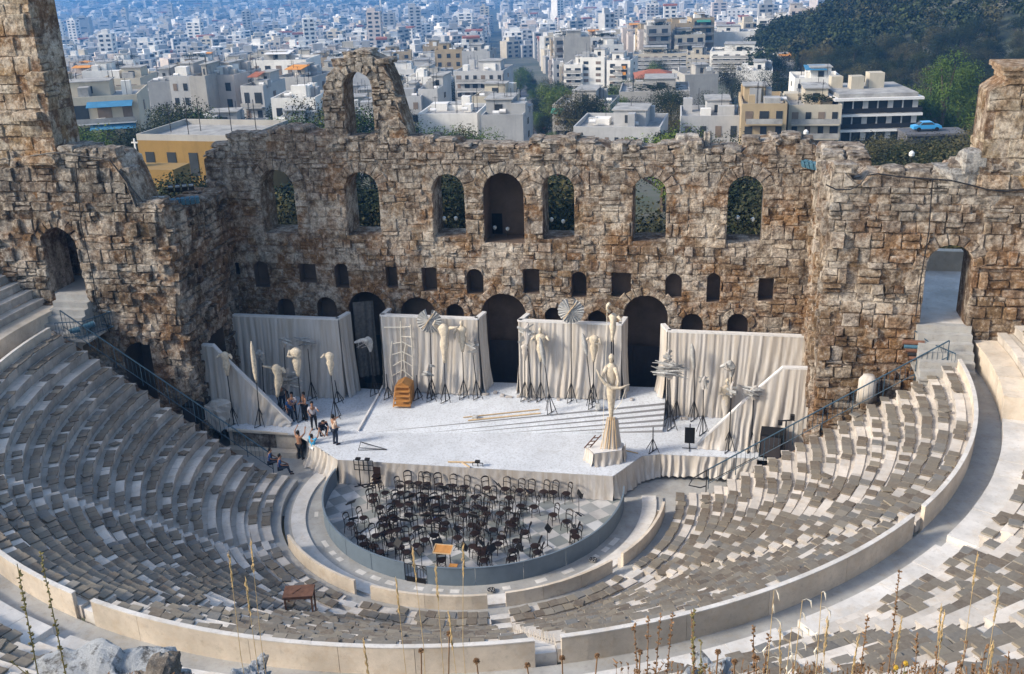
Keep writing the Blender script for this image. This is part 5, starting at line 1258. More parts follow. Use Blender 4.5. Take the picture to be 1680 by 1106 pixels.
def wall_lamps():
    def bank(lb, c, n, dx, rz, mat_, body='bluelamp', tilt=.5):
        r = thing('floodlight_bank', lb, 'floodlights', c, rz, 'floodlight banks on the walls')
        for k in range(n):
            mb = MB(); mb.box(((k-(n-1)/2)*dx, 0, .0), (dx*.8, .35, .30), 0, 0, (tilt, 0)); mb.build('lamp', body, r)
            mb = MB(); mb.box(((k-(n-1)/2)*dx, -.18, .10), (dx*.62, .03, .2), 0, 0, (tilt, 0)); mb.build('lens', mat_, r)
        mb = MB(); mb.bar((-n*dx/2, .05, -.2), (n*dx/2, .05, -.2), .06); mb.build('bracket', 'iron', r)
    def at_(px, py, y): q = aty(px, py, y); return (q.x, q.y, q.z)
    bank('row of ribbed blue floodlights on the left wall crest', at_(300, 330, 5.0), 7, .26, .55, 'bluelamp')
    bank('row of four silver lamps above the blue floodlights at left', at_(297, 308, 6.5), 4, .38, .5, 'chrome', 'iron')
    bank('pair of round silver lamps on the broken left wall', at_(260, 329, 4.6), 2, .40, .1, 'chrome', 'chrome', .9)
    bank('blue floodlight row hanging at the right corner of the stage wall', at_(1332, 271, 9.8), 4, .34, -.9, 'bluelamp', 'bluelamp', .4)
    bank('white ribbed lamps above the blue row at the right corner', at_(1334, 245, 10.8), 4, .26, -.5, 'chrome', 'chrome', .6)
    bank('blue covered lamps at the foot of the left tower', at_(110, 233, 5.0), 2, .6, 0., 'bluelamp')
    k = 0
    for px, py in ((729, 353), (748, 353), (812, 368), (833, 370), (905, 355), (924, 358), (1210, 352), (1235, 355)):
        q = aty(px, py+12, YW+.9); r = thing('spot_lamp', 'small white spot lamp standing in an upper window, %s from the left' % ORD[k], 'spot lamp', (q.x, q.y, q.z), 0, 'spot lamps in the upper windows'); k += 1
        mb = MB(); mb.tube([(0, 0, -.3), (0, 0, .15)], .02, 6); mb.build('stem', 'iron', r); mb = MB(); mb.loft([((0, 0, .12), .05, .05), ((0, 0, .2), .11, .11), ((0, 0, .3), .12, .12), ((0, 0, .36), .06, .06)], 0, 10); mb.build('head', 'chrome', r)
wall_lamps()

# ------------------------------------------------------------------ people
def skin_mesh(name, J, E, mat_, parent, sub=1):
    """J: {joint: (pos, radius)}, E: edges"""
    names = list(J); me = bpy.data.meshes.new(name); me.from_pydata([J[n][0] for n in names], [(names.index(a), names.index(b)) for a, b in E], [])
    o = bpy.data.objects.new(name, me); COL.objects.link(o); md = o.modifiers.new('skin', 'SKIN'); md.use_smooth_shade = True
    if sub: o.modifiers.new('sub', 'SUBSURF').levels = sub
    lay = me.skin_vertices[0].data
    for i, n in enumerate(names):
        r = J[n][1]; lay[i].radius = r if isinstance(r, tuple) else (r, r); lay[i].use_root = (i == 0)
    dg = bpy.context.evaluated_depsgraph_get(); dg.update(); nm = bpy.data.meshes.new_from_object(o.evaluated_get(dg)); bpy.data.objects.remove(o)
    nm.name = name; nm.materials.clear(); nm.materials.append(M[mat_]); o = bpy.data.objects.new(name, nm); COL.objects.link(o)
    if parent: o.parent = parent
    return o
def person(label, loc, rz, pose, shirt, trousers, scale=1., shirtless=False, shorts=False):
    root = thing('person', label, 'person', loc, rz, 'workers around the stage'); root.scale = (scale,)*3
    V = Vector
    # default standing skeleton; faces -y
    P = dict(pelvis=V((0, 0, .95)), waist=V((0, 0, 1.10)), chest=V((0, 0, 1.32)), neck=V((0, 0, 1.50)), head=V((0, -.02, 1.62)), crown=V((0, -.01, 1.74)),
             hl=V((.10, 0, .90)), kl=V((.12, -.03, .50)), al=V((.13, .02, .08)), tl=V((.15, -.15, .03)), hr=V((-.10, 0, .90)), kr=V((-.12, -.03, .50)), ar=V((-.13, .02, .08)), tr=V((-.15, -.15, .03)),
             sl=V((.19, 0, 1.43)), el=V((.25, .02, 1.15)), wl=V((.26, -.08, .90)), sr=V((-.19, 0, 1.43)), er=V((-.25, .02, 1.15)), wr=V((-.26, -.08, .90)))
    def arm(s, e, w_): P['e'+s] = V(e); P['w'+s] = V(w_)
    if pose == 'reach': arm('l', (.34, -.16, 1.62), (.30, -.34, 1.82)); arm('r', (-.30, -.20, 1.58), (-.22, -.38, 1.78))
    if pose == 'hold': arm('l', (.28, -.08, 1.18), (.10, -.30, 1.20)); arm('r', (-.28, -.08, 1.18), (-.08, -.32, 1.14))
    if pose == 'point': arm('l', (.30, -.20, 1.25), (.30, -.44, 1.32)); arm('r', (-.27, .04, 1.16), (-.20, -.14, 1.05))
    if pose == 'walk': P['kl'] = V((.11, -.20, .52)); P['al'] = V((.12, -.16, .08)); P['tl'] = V((.13, -.32, .04)); P['ar'] = V((-.12, .22, .12)); P['kr'] = V((-.11, .02, .50)); P['tr'] = V((-.12, .08, .03)); arm('l', (.25, .12, 1.17), (.27, .05, .95)); arm('r', (-.26, -.08, 1.17), (-.22, -.30, 1.08))
    if pose == 'crouch':
        P.update(pelvis=V((0, .12, .38)), waist=V((0, .08, .52)), chest=V((0, -.14, .72)), neck=V((0, -.27, .82)), head=V((0, -.35, .88)), crown=V((0, -.42, .98)), hl=V((.11, .10, .36)), kl=V((.16, -.30, .48)), al=V((.15, -.10, .08)), tl=V((.16, -.28, .03)), hr=V((-.11, .10, .36)), kr=V((-.16, -.28, .42)), ar=V((-.15, -.02, .08)), tr=V((-.16, -.20, .03)), sl=V((.18, -.20, .78)), sr=V((-.18, -.20, .78))); arm('l', (.26, -.36, .52), (.14, -.52, .30)); arm('r', (-.25, -.34, .50), (-.10, -.52, .26))
    if pose == 'sit':
        P.update(pelvis=V((0, 0, .10)), waist=V((0, .02, .26)), chest=V((0, -.04, .48)), neck=V((0, -.06, .66)), head=V((0, -.09, .78)), crown=V((0, -.09, .90)), hl=V((.10, -.02, .09)), kl=V((.14, -.44, .16)), al=V((.14, -.50, -.30)), tl=V((.15, -.66, -.35)), hr=V((-.10, -.02, .09)), kr=V((-.14, -.44, .16)), ar=V((-.13, -.56, -.28)), tr=V((-.14, -.72, -.33)), sl=V((.19, -.04, .59)), sr=V((-.19, -.04, .59))); arm('l', (.26, -.12, .36), (.16, -.36, .26)); arm('r', (-.26, -.12, .36), (-.14, -.38, .26))
    R = dict(pelvis=(.155, .12), waist=(.135, .10), chest=(.165, .115), neck=.058, head=(.082, .095), crown=(.065, .075), hl=.09, kl=.058, al=.038, tl=.035, hr=.09, kr=.058, ar=.038, tr=.035, sl=.062, el=.042, wl=.028, sr=.062, er=.042, wr=.028)
    E_ = [('pelvis', 'waist'), ('waist', 'chest'), ('chest', 'neck'), ('neck', 'head'), ('head', 'crown'), ('pelvis', 'hl'), ('hl', 'kl'), ('kl', 'al'), ('al', 'tl'), ('pelvis', 'hr'), ('hr', 'kr'), ('kr', 'ar'), ('ar', 'tr'), ('chest', 'sl'), ('sl', 'el'), ('el', 'wl'), ('chest', 'sr'), ('sr', 'er'), ('er', 'wr')]
    body = skin_mesh('body', {k: (P[k], R[k]) for k in P}, E_, 'skin', root)
    # hands with five fingers, joined to the body mesh
    mb = MB()
    for s in ('l', 'r'):
        w_, e = P['w'+s], P['e'+s]; d = (w_-e).normalized(); sd = d.cross(V((0, 0, 1))); sd = sd.normalized() if sd.length > .1 else V((1, 0, 0)); mb.tube([w_-d*.02, w_+d*.05, w_+d*.09], [.026, .036, .030], 8)
        for f in range(4): b = w_+d*.085+sd*(f-1.5)*.017; l = (.065, .075, .07, .055)[f]; mb.tube([b, b+d*l*.55-V((0, 0, .004)), b+d*l-V((0, .01, .018))], [.009, .008, .006], 5)
        b = w_+d*.03+sd*.032; mb.tube([b, b+sd*.028+d*.02, b+sd*.038+d*.05], [.011, .010, .007], 5)
    # face
    h = P['head']; up = (P['crown']-h).normalized(); fr = V((0, -1, 0)); fr = (fr-up*fr.dot(up)).normalized()
    mb.tube([h+fr*.075+up*.035, h+fr*.105+up*.0, h+fr*.08-up*.02], [.010, .016, .010], 6)
    for s in (-1, 1): mb.tube([h+V((s*.085, .01, 0)), h+V((s*.10, .02, .02))], [.02, .015], 6)
    bm = bmesh.new(); bm.from_mesh(body.data); hm = bpy.data.meshes.new('t'); hm.from_pydata(mb.v, [], mb.f); bm.from_mesh(hm); bm.to_mesh(body.data); bm.free()
    mb = MB(); 
    for s in (-1, 1): mb.loft([(h+fr*.092+V((s*.032, 0, .028)), .012, .005), (h+fr*.092+V((s*.032, 0, .036)), .010, .004)], 0, 6)
    mb.tube([h+fr*.09+V((-.025, 0, -.045)), h+fr*.095+V((.025, 0, -.045))], .005, 5); mb.build('face', 'hair', root)
    c = P['crown']; mb = MB(); b = h+up*.04-fr*.015; mb.loft([(b-up*.07-fr*.06, .05, .03), (b-fr*.035, .098, .078), (b+up*.06-fr*.02, .102, .095), (b+up*.12-fr*.01, .085, .085), (b+up*.155, .035, .035)], 0, 12, .12, 3.); mb.build('hair', 'hair', root, smooth=True)
    g = .018
    if not shirtless:
        J = {k: (P[k], tuple(x+g for x in R[k]) if isinstance(R[k], tuple) else R[k]+g) for k in ('waist', 'pelvis', 'chest', 'sl', 'sr')}
        J['nk'] = (P['chest'].lerp(P['neck'], .75), .075); J['ul'] = (P['sl'].lerp(P['el'], .75), .062); J['ur'] = (P['sr'].lerp(P['er'], .75), .062)
        skin_mesh('shirt', J, [('waist', 'pelvis'), ('waist', 'chest'), ('chest', 'nk'), ('chest', 'sl'), ('chest', 'sr'), ('sl', 'ul'), ('sr', 'ur')], shirt, root)
    J = {k: (P[k], tuple(x+.012 for x in R[k]) if isinstance(R[k], tuple) else R[k]+.018) for k in ('pelvis', 'hl', 'hr')}
    if shorts: J['ql'] = (P['hl'].lerp(P['kl'], .6), .092); J['qr'] = (P['hr'].lerp(P['kr'], .6), .092); EE = [('pelvis', 'hl'), ('pelvis', 'hr'), ('hl', 'ql'), ('hr', 'qr')]
    else: J['kl'] = (P['kl'], .078); J['kr'] = (P['kr'], .078); J['al'] = (P['al'], .058); J['ar'] = (P['ar'], .058); EE = [('pelvis', 'hl'), ('pelvis', 'hr'), ('hl', 'kl'), ('kl', 'al'), ('hr', 'kr'), ('kr', 'ar')]
    skin_mesh('shorts' if shorts else 'trousers', J, EE, trousers, root)
    mb = MB()
    for s in ('l', 'r'): a, t = P['a'+s], P['t'+s]; mb.tube([a+V((0, .04, -.03)), a.lerp(t, .5)+V((0, 0, -.005)), t+V((0, -.03, .0))], [.045, .052, .038], 8)
    mb.build('shoes', 'black2', root)
    return root
def people():
    F = onfloor
    person('person in pale shirt with arms folded, tallest of the group at left', F(483, 688), .2, 'hold', 'shirtw', 'jeans')
    person('person in blue and red shirt standing closest to the pale shirted worker', F(478, 692), .9, 'stand', 'shirtb', 'jeans', .92)
    person('bare chested person in dark trousers behind the pole beside the group', F(502, 688), -.6, 'hold', 'shirtg', 'black2', 1., True)
    person('person in white shirt and dark trousers standing above the crouching worker', F(516, 704), .5, 'point', 'shirtw', 'black2')
    person('person in navy shirt crouching at the stage edge', F(530, 713), .6, 'crouch', 'shirtn', 'jeans', 1.08)
    person('person in beige shirt seen from behind holding a pole', F(551, 729), 2.6, 'point', 'shirtk', 'jeans', 1.05)
    p = atz(494, 754, .3); person('bare backed person in black trousers reaching up to the stage cloth', (p.x, p.y, .32), 2.9, 'reach', 'skin', 'black2', 1.03, True)
    p = atz(516, 756, .3); person('person in bright blue shirt and white shorts reaching up to the cloth', (p.x, p.y, .32), 2.8, 'reach', 'shirtc', 'shortsw', .95, False, True)
    p = atz(443, 760, .95); person('person in dark blue shirt sitting on the seats, the left one of two', (p.x, p.y, .95), 1.9, 'sit', 'shirtb', 'jeans')
    p = atz(459, 769, .75); person('person in dark blue shirt sitting on the seats, the right one of two', (p.x, p.y, .72), 2.0, 'sit', 'shirtb', 'jeans')
    p = F(465, 672); person('dark haired person partly hidden behind the grey wicker coil', p, .3, 'stand', 'shirtg', 'jeans', 1.0)
people()

# ------------------------------------------------------------------ trees
def crown_mb(seed, shape, nq, q, blobs=12):
    """leaf clusters spread over and inside a set of lumps; unit height about 1, unit radius about .5"""
    rnd = random.Random(seed); mb = MB(); B = []
    for k in range(blobs):
        if shape == 'round': a = rnd.uniform(0, 2*PI); r = rnd.uniform(.05, .36); z = rnd.uniform(.38, .82); B.append((r*math.cos(a), r*math.sin(a), z, rnd.uniform(.13, .24)))
        elif shape == 'tall': a = rnd.uniform(0, 2*PI); z = rnd.uniform(.22, .90); r = rnd.uniform(.02, .22)*(1.15-z*.6); B.append((r*math.cos(a), r*math.sin(a), z, rnd.uniform(.09, .17)))
        elif shape == 'cypress': z = .1+.85*k/blobs; B.append((rnd.uniform(-.02, .02), rnd.uniform(-.02, .02), z, .10*(1.1-z)+.02))
        else: a = rnd.uniform(0, 2*PI); r = rnd.uniform(.05, .36); z = rnd.uniform(.15, .6); B.append((r*math.cos(a), r*math.sin(a), z, rnd.uniform(.16, .28)))
    vs = []; fs = []
    for i in range(nq):
        x, y, z, r = B[rnd.randrange(len(B))]
        d = Vector((rnd.gauss(0, 1), rnd.gauss(0, 1), rnd.gauss(0, 1)+.25)).normalized(); p = Vector((x, y, z))+d*r*rnd.uniform(.55, 1.12)
        nrm = (d+Vector((rnd.gauss(0, .5), rnd.gauss(0, .5), rnd.gauss(0, .5)+.2))).normalized(); t = nrm.orthogonal().normalized(); b = nrm.cross(t); s = q*rnd.uniform(.5, 1.2); an = rnd.uniform(0, PI); t, b = t*math.cos(an)+b*math.sin(an), b*math.cos(an)-t*math.sin(an)
        o = len(vs); vs += [p+t*s, p+b*s*.6+nrm*s*.2, p-t*s*.9, p-b*s*.7]; fs.append((o, o+1, o+2, o+3))
    mb.add(vs, fs); return mb, B
def trunk_mb(B, shape, seed=0):
    mb = MB(); mb.tube([(0, 0, -.05), (.01, 0, .2), (.0, .01, .42), (0, 0, .7)], [.035, .028, .02, .008], 6)
    if shape != 'cypress':
        for x, y, z, r in B[:6]: mb.tube([(0, 0, min(.3, z*.5)), (x*.6, y*.6, z*.8), (x, y, z)], [.018, .012, .005], 5)
    return mb
TREES = {}
def tree_protos():
    for key, shape, nq, q, mt_ in (('round', 'round', 8000, .0125, 'leaf'), ('round2', 'round', 8000, .0125, 'leafo'), ('tall', 'tall', 9000, .0105, 'leafb'), ('cyp', 'cypress', 2500, .011, 'leaf'), ('bush', 'bush', 12000, .0125, 'leafo'), ('bright', 'round', 8000, .0125, 'leafb')):
        TREES[key] = []
        for v in range(3):
            mb, B = crown_mb(hash(key) % 100+v*7 if False else sum(map(ord, key))+v*7, shape, nq, q, 16 if shape != 'cypress' else 12)
            me = bpy.data.meshes.new('crown'); me.from_pydata(mb.v, [], mb.f); me.materials.append(M[mt_])
            t = trunk_mb(B, shape); tm = bpy.data.meshes.new('trunk'); tm.from_pydata(t.v, [], t.f); tm.materials.append(M['bark']); TREES[key].append((me, tm))
tree_protos()
def tree(key, x, y, h, label, cat='tree', group=None, wide=1., z=None):
    me, tm = random.choice(TREES[key]); zz = terr(x, y) if z is None else z
    r = thing({'cyp': 'cypress_tree', 'bush': 'bush', 'tall': 'poplar_tree'}.get(key, 'pine_tree' if key.startswith('round') else 'leafy_tree'), label, cat, (x, y, zz-.2), random.uniform(0, 6), group); r.scale = (h*wide, h*wide, h)
    for nme, m in (('crown', me), ('trunk', tm)): o = bpy.data.objects.new(nme, m); COL.objects.link(o); o.parent = r
    return r
occupied = []
def plant_trees():
    def T(px, D, h, key, lab, cat='tree', group=None, wide=1.):
        x, y = atd(px, D); occupied.append((x, y, 5))
        if h < 0: h = (aty(px, -h, y).z-terr(x, y)+.2)/(1.03 if key != 'bush' else .85); wide = min(wide*1.15, 14.5/h)
        return tree(key, x, y, h, lab, cat, group, wide)
    # seen through the windows and right behind the stage wall
    L = [(425, 84), (448, 92), (470, 86), (498, 100), (585, 88), (606, 95), (632, 86), (718, 90), (738, 96), (758, 88), (900, 84), (925, 92), (948, 86), (1050, 70), (1075, 70), (1095, 72), (1200, 86), (1222, 94), (1246, 84), (1268, 90)]
    nm = {0: 'first window', 4: 'second window', 7: 'third window', 10: 'window right of the niche', 13: 'sixth window', 16: 'seventh window'}; cur = ''; c = 0
    for i, (px, D) in enumerate(L):
        if i in nm: cur = nm[i]; c = 0
        low = 1040 < px < 1100
        T(px, D, -336 if low else -random.uniform(262, 292), 'bush' if low else random.choice(['round', 'round', 'round2']), '%s seen through the %s, %s from left' % ('low bush' if low else 'dark leafy tree', cur, ORD[c]), group='trees close behind the stage wall', wide=1.1); c += 1
    for px, D, h, k, lb in ((255, 100, -284, 'round2', 'dark spiky tree in front of the yellow house, left'), (285, 92, -268, 'round', 'dark spreading tree in front of the yellow house, middle'), (318, 96, -264, 'round2', 'dark spreading tree in front of the yellow house, right'), (240, 80, -305, 'bush', 'grey green bush below the silver lamps at left'), (300, 78, -296, 'bush', 'grey green bush behind the silver lamps at left'),
                            (120, 165, -205, 'bright', 'bright green tree below the blue awning block, left'), (150, 170, -200, 'bright', 'bright green tree below the blue awning block, right'), (105, 150, -215, 'round', 'dark tree at the foot of the left tower'), (215, 150, -222, 'round', 'dark tree behind the small church cross'), (232, 165, -196, 'round', 'dark tree left of the yellow house roof'), (258, 172, -186, 'round', 'broad dark tree above the yellow house, left'), (282, 178, -158, 'round', 'tallest dark tree above the yellow house'), (310, 180, -176, 'bright', 'leafy tree above the yellow house, right'), (330, 176, -182, 'round', 'low dark tree beside the grey slab building'),
                            (500, 152, -178, 'bright', 'leafy tree left of the ruined arch, outer'), (520, 150, -150, 'round2', 'tall olive green tree just left of the ruined arch'), (470, 150, -196, 'round', 'small dark tree left of the ruined arch behind the crest'), (575, 150, -172, 'bright', 'leafy tree framed by the ruined arch, left'), (600, 155, -165, 'round', 'dark tree framed by the ruined arch, right'), (668, 142, -205, 'round2', 'tree right of the ruined arch below the balconies'), (690, 138, -198, 'bright', 'pointed green tree right of the ruined arch'), (712, 136, -212, 'round', 'dark tree right of the ruined arch, third'), (738, 136, -203, 'round2', 'olive tree before the low pale block'), (765, 138, -210, 'bright', 'green tree before the low pale block, right'), (790, 136, -222, 'round', 'low tree before the grey blank wall'),
                            (863, 120, -230, 'bush', 'round green bush on the crest line at the street end'), (1092, 135, -205, 'bright', 'light green tree right of the flat roofed block'), (1115, 140, -208, 'round', 'dark tree between the flat roofed and grey blocks'), (1150, 130, -218, 'round2', 'dark bushy tree below the grey roof terrace'), (1185, 128, -212, 'round', 'dark bushy tree left of the beige block'), (1205, 126, -220, 'round2', 'olive tree at the foot of the beige block'), (1262, 136, -222, 'round', 'small dark tree in front of the beige block')):
        T(px, D, h, k, lb, group=None)
    # street trees
    for k in range(26):
        D = 150+k*17; t = (D-150)/440; px = 905-48*t if k % 2 else 884-22*t; px += random.uniform(-3, 3)
        T(px, D, random.uniform(4.2, 5.8), 'round' if k % 3 else 'bright', 'street tree on the %s side of the avenue, %s from the near end' % ('right' if k % 2 else 'left', ORD[k//2]), group='street trees along the avenue')
    # trees at the right, behind the side wall
    rnd = random.Random(3); n = 0
    for row, (D, hh) in enumerate(((80, 272), (90, 262), (102, 252), (116, 242), (132, 232), (152, 220))):
        xs = np.arange(1345+row*9, 1640, 40-row*3)
        for i, px in enumerate(xs):
            if D > 140 and px < 1420: continue
            T(px+rnd.uniform(-7, 7), D+rnd.uniform(-4, 4), -(hh+rnd.uniform(-16, 26)), rnd.choice(['bush', 'round2', 'round', 'round2']), 'dark shrubby tree behind the right wall, %s from left in row %s' % (ordn(i), ORD[row]), group='trees behind the right side wall', wide=.95)
    for k, px in enumerate((1482, 1505, 1530, 1556, 1580)):
        T(px, 150+3*(k % 2), -(219+3*(k % 3)), 'round2' if k % 2 else 'bush', 'dark bush in front of the blue car, %s from the left' % ORD[k], group='bushes below the parked blue car', wide=1.)
    for px, D, h, lb in ((1528, 205, -105, 'tall bright green poplar right of the modern block, left one'), (1552, 198, -78, 'tallest bright green poplar right of the modern block'), (1580, 205, -100, 'bright green poplar right of the modern block, right one'), (1605, 200, -150, 'darker leafy tree beside the poplars'), (1500, 215, -140, 'green tree directly behind the modern block')):
        T(px, D, h, 'tall' if h > -120 else 'bright', lb, wide=1.5 if h > -120 else 1.)
    # pine covered hill
    pts = []
    for k in range(42000):
        D = rnd.uniform(160, 640); px = rnd.uniform(1240, 1760); x, y = atd(px, D)
        b = HA*math.exp(-((x-HX)**2+(y-HY)**2)/(2*HS*HS))
        if b < (7 if px < 1380 else 2)+4*fbm(x*.02, y*.02) or (D < 230 and px < 1512): continue
        if any((x-a)**2+(y-c)**2 < 27 for a, c, _ in pts): continue
        q = proj(x, y, terr(x, y)+4)
        if -40 < q[1] < 330 and q[0] < 1730: pts.append((x, y, D))
        if len(pts) > 2400: break
    pts.sort(key=lambda p: p[2]); ind = pts[:150]; rest = pts[150:]
    bins = {}
    for x, y, D in ind: bins.setdefault(int(D//20), []).append((proj(x, y, terr(x, y))[0], x, y, D))
    for bi, (k, L_) in enumerate(sorted(bins.items())):
        for i, (px, x, y, D) in enumerate(sorted(L_)):
            tree(rnd.choice(['round', 'round', 'round2', 'cyp'] if D > 200 else ['round', 'round2']), x, y, rnd.uniform(6.5, 10), 'dark pine on the lower hillside, %s from left in the %s belt of trees' % (ordn(i), ORD[bi]), 'tree', 'pines on the wooded hill', 1.2)
    lows = [crown_mb(900+v, ['round', 'round', 'tall'][v % 3], 300, .052, 9)[0] for v in range(6)]
    vs = []; fs = []; mi = []
    for x, y, D in rest:
        mb = lows[rnd.randrange(6)]; h = rnd.uniform(6.5, 12.5); c, s = math.cos(x), math.sin(x); z = terr(x, y)-.5; w_ = h*rnd.uniform(.95, 1.25); o = len(vs); tm = rnd.choice([0, 0, 1, 1, 2]); mi += [tm]*len(mb.f)
        vs += [(x+(a*c-b*s)*w_, y+(a*s+b*c)*w_, z+q*h) for a, b, q in mb.v]; fs += [tuple(i+o for i in f) for f in mb.f]
    me = bpy.data.meshes.new('hill_pines'); me.from_pydata(vs, [], fs)
    for q in ('leaf', 'leafd', 'leafo'): me.materials.append(M[q])
    me.polygons.foreach_set('material_index', mi); o = bpy.data.objects.new('hill_pines', me); COL.objects.link(o)
    tag(o, 'dense dark pine wood covering the upper slope of the hill', 'pine wood', 'pines on the wooded hill', 'stuff')
plant_trees()

# ------------------------------------------------------------------ town
for k, c in dict(b_white=(.74, .72, .68), b_cream=(.50, .45, .36), b_lgrey=(.45, .45, .45), b_grey=(.34, .345, .35), b_beige=(.40, .31, .19), b_pink=(.52, .46, .42), b_yellow=(.27, .165, .045), b_conc=(.37, .355, .33)).items():
    m, nt, b = mat(k); pos = geo(nt).outputs['Position']
    col = mixc(nt, maprange(nt, noiz(nt, .25, 6, .7, pos), .35, .7), tuple(x*.82 for x in c), tuple(x*1.06 for x in c))
    mp = N(nt, 'ShaderNodeMapping'); mp.inputs['Scale'].default_value = (1, 1, .12); nt.links.new(pos, mp.inputs[0])
    col = mixc(nt, maprange(nt, noiz(nt, 1.2, 5, .75, mp.outputs[0]), .52, .75, 0, .35), col, tuple(x*.45 for x in c))
    nt.links.new(col, b.inputs['Base Color']); b.inputs['Roughness'].default_value = .9; M[k] = m
M['glass'] = simple('dark window', (.035, .04, .045), .25, .3, .4, isl=.5)
M['shutter'] = simple('window shutters', (.17, .13, .10), .7, .3, .4, isl=.6)
M['roofc'] = simple('flat roof', (.29, .285, .275), .95, .35, .5, isl=.4)
M['tile'] = simple('red roof tiles', (.30, .10, .055), .85, .25, 1.2)
M['awnb'] = simple('blue awning', (.05, .19, .34), .8, .15, 1)
M['awno'] = simple('orange awning', (.62, .26, .05), .8, .15, 1)
M['awng'] = simple('green awning', (.05, .22, .16), .8, .15, 1)
BM = ['wall', 'glass', 'roofc', 'shutter', 'batten', 'tile', 'awnb', 'leaf', 'iron']
def bld_parts(w, d, h, n, sp, rnd, collect):
    """build a flat-roofed block centred on its base; front faces -y. collect(name, MB, material, parent_name)"""
    zb = -4.; fh = h/n
    mb = MB(); mb.box((0, 0, (h+zb)/2), (w, d, h-zb)); collect('walls', mb, sp['m'])
    mb = MB(); t = .25
    if sp.get('gable'):
        e = .5; hh = h+w*.16; mb.add([(-w/2-e, -d/2-e, h), (w/2+e, -d/2-e, h), (w/2+e, d/2+e, h), (-w/2-e, d/2+e, h), (-w/2+d*.3, 0, hh), (w/2-d*.3, 0, hh)], [(0, 1, 5, 4), (1, 2, 5), (2, 3, 4, 5), (3, 0, 4), (0, 3, 2, 1)]); collect('roof', mb, 'tile')
    else:
        for s in (-1, 1): mb.box((0, s*(d/2-t/2), h+.4), (w, t, .8)); mb.box((s*(w/2-t/2), 0, h+.4), (t, d-2*t-.01, .8))
        collect('parapet', mb, sp.get('pm', sp['m']))
        mb = MB(); mb.box((0, 0, h+.05), (w-2*t-.02, d-2*t-.02, .1)); collect('roof', mb, 'roofc')
        if sp.get('pent', 1):
            pw, pd = w*rnd.uniform(.3, .65), d*rnd.uniform(.3, .6); px = rnd.uniform(-.2, .2)*w; py = rnd.uniform(-.1, .25)*d
            mb = MB(); mb.box((px, py, h+1.45), (pw, pd, 2.7)); collect('penthouse', mb, sp['m'])
            mb = MB(); mb.box((px, py, h+2.9), (pw+.6, pd+.6, .18)); collect('penthouse_roof', mb, 'roofc')
            mb = MB(); mb.box((px, py-pd/2-.03, h+1.4), (min(pw*.3, 1.8), .06, 1.3)); collect('penthouse_window', mb, 'glass')
        if sp.get('det', 1): mb = MB(); q = rnd.uniform(-.4, .4)*w; mb.box((q, d*.3, h+1.3), (1.6, 1.6, 2.4)); collect('stair_head', mb, sp['m'])
        for k in range(4 if sp.get('det', 1) else 0):
            mb = MB(); a_, b_ = rnd.uniform(1., 3.4), rnd.uniform(1., 3.); x, y = rnd.uniform(-.36, .36)*w, rnd.uniform(-.36, .36)*d; hh = rnd.uniform(.8, 2.5)+rnd.choice([0, 0, .013]); mb.box((x, y, h+.1+hh/2+rnd.uniform(0, .02)), (a_, b_, hh)); collect('roof_hut', mb, rnd.choice([sp['m'], 'roofc', 'b_grey', 'b_white']))
        for k in range(2 if sp.get('det', 1) else 0): mb = MB(); x, y = rnd.uniform(-.4, .4)*w, rnd.uniform(-.4, .1)*d; mb.tube([(x, y, h+.9), (x+1.1, y, h+.9)], .35, 8); collect('water_tank', mb, 'batten')
        for k in range(5):
            mb = MB(); x, y = rnd.uniform(-.45, .45)*w, rnd.uniform(-.4, .4)*d; mb.bar((x, y, h), (x, y, h+rnd.uniform(3, 5)), .08); mb.bar((x-.5, y, h+3), (x+.5, y, h+3), .04); collect('aerial', mb, 'iron')
        if sp.get('green'): 
            mb, _ = crown_mb(rnd.randrange(99), 'bush', 500, .05, 14); mb.v = [(v[0]*w*.9, v[1]*d*.3-d*.35, h+.6+v[2]*2.2) for v in mb.v]; collect('roof_plants', mb, 'leaf')
        if sp.get('pergola'):
            mb = MB(); mb.box((rnd.uniform(-.2, .2)*w, -d*.2, h+2.7), (w*.45, d*.4, .12), 0, 0, (.12, 0)); collect('canopy', mb, sp['pergola'])
    # windows
    nc = sp.get('nc', max(2, int(w/3.4))); bal = sp.get('bal', True)
    for f in range(n):
        z = f*fh+fh*.5
        for c in range(nc):
            if sp.get('blank'): break
            x = -w/2+w*(c+.5)/nc; ww = w/nc*rnd.choice([.42, .5, .62]) if bal else w/nc*.40; hh = fh*(.66 if bal else .5)
            mb = MB(); mb.box((x, -d/2-.03, z), (ww, .08, hh)); collect('window', mb, 'shutter' if rnd.random() < sp.get('shut', .3) else 'glass')
        if bal and f > 0 and not sp.get('blank'):
            mb = MB(); bw = w*sp.get('bw', .92); mb.box((0, -d/2-.65, f*fh+.05), (bw, 1.3, .2)); collect('balcony_slab', mb, sp.get('bm', sp['m']))
            mb = MB(); mb.box((0, -d/2-1.27, f*fh+.6), (bw, .06, .85)); collect('balcony_rail', mb, sp.get('rail', 'roofc'))
        if bal and f > 0 and not sp.get('blank') and w < 40:
            mb = MB(); mb.box((rnd.uniform(-.3, .3)*w, -d/2-.9, f*fh+.55), (rnd.uniform(.6, 2.2), .5, .9)); collect('balcony_planter', mb, rnd.choice(['leaf', 'batten', 'awno', 'shutter', 'b_grey']))
        if sp.get('awn') and f in sp.get('af', (n-1,)):
            mb = MB(); mb.box((sp.get('ax', 0)*w, -d/2-1., f*fh+fh*.86), (w*sp.get('aw', .6), 2.0, .08), 0, 0, (R_(24), 0)); collect('awning', mb, sp['awn'])
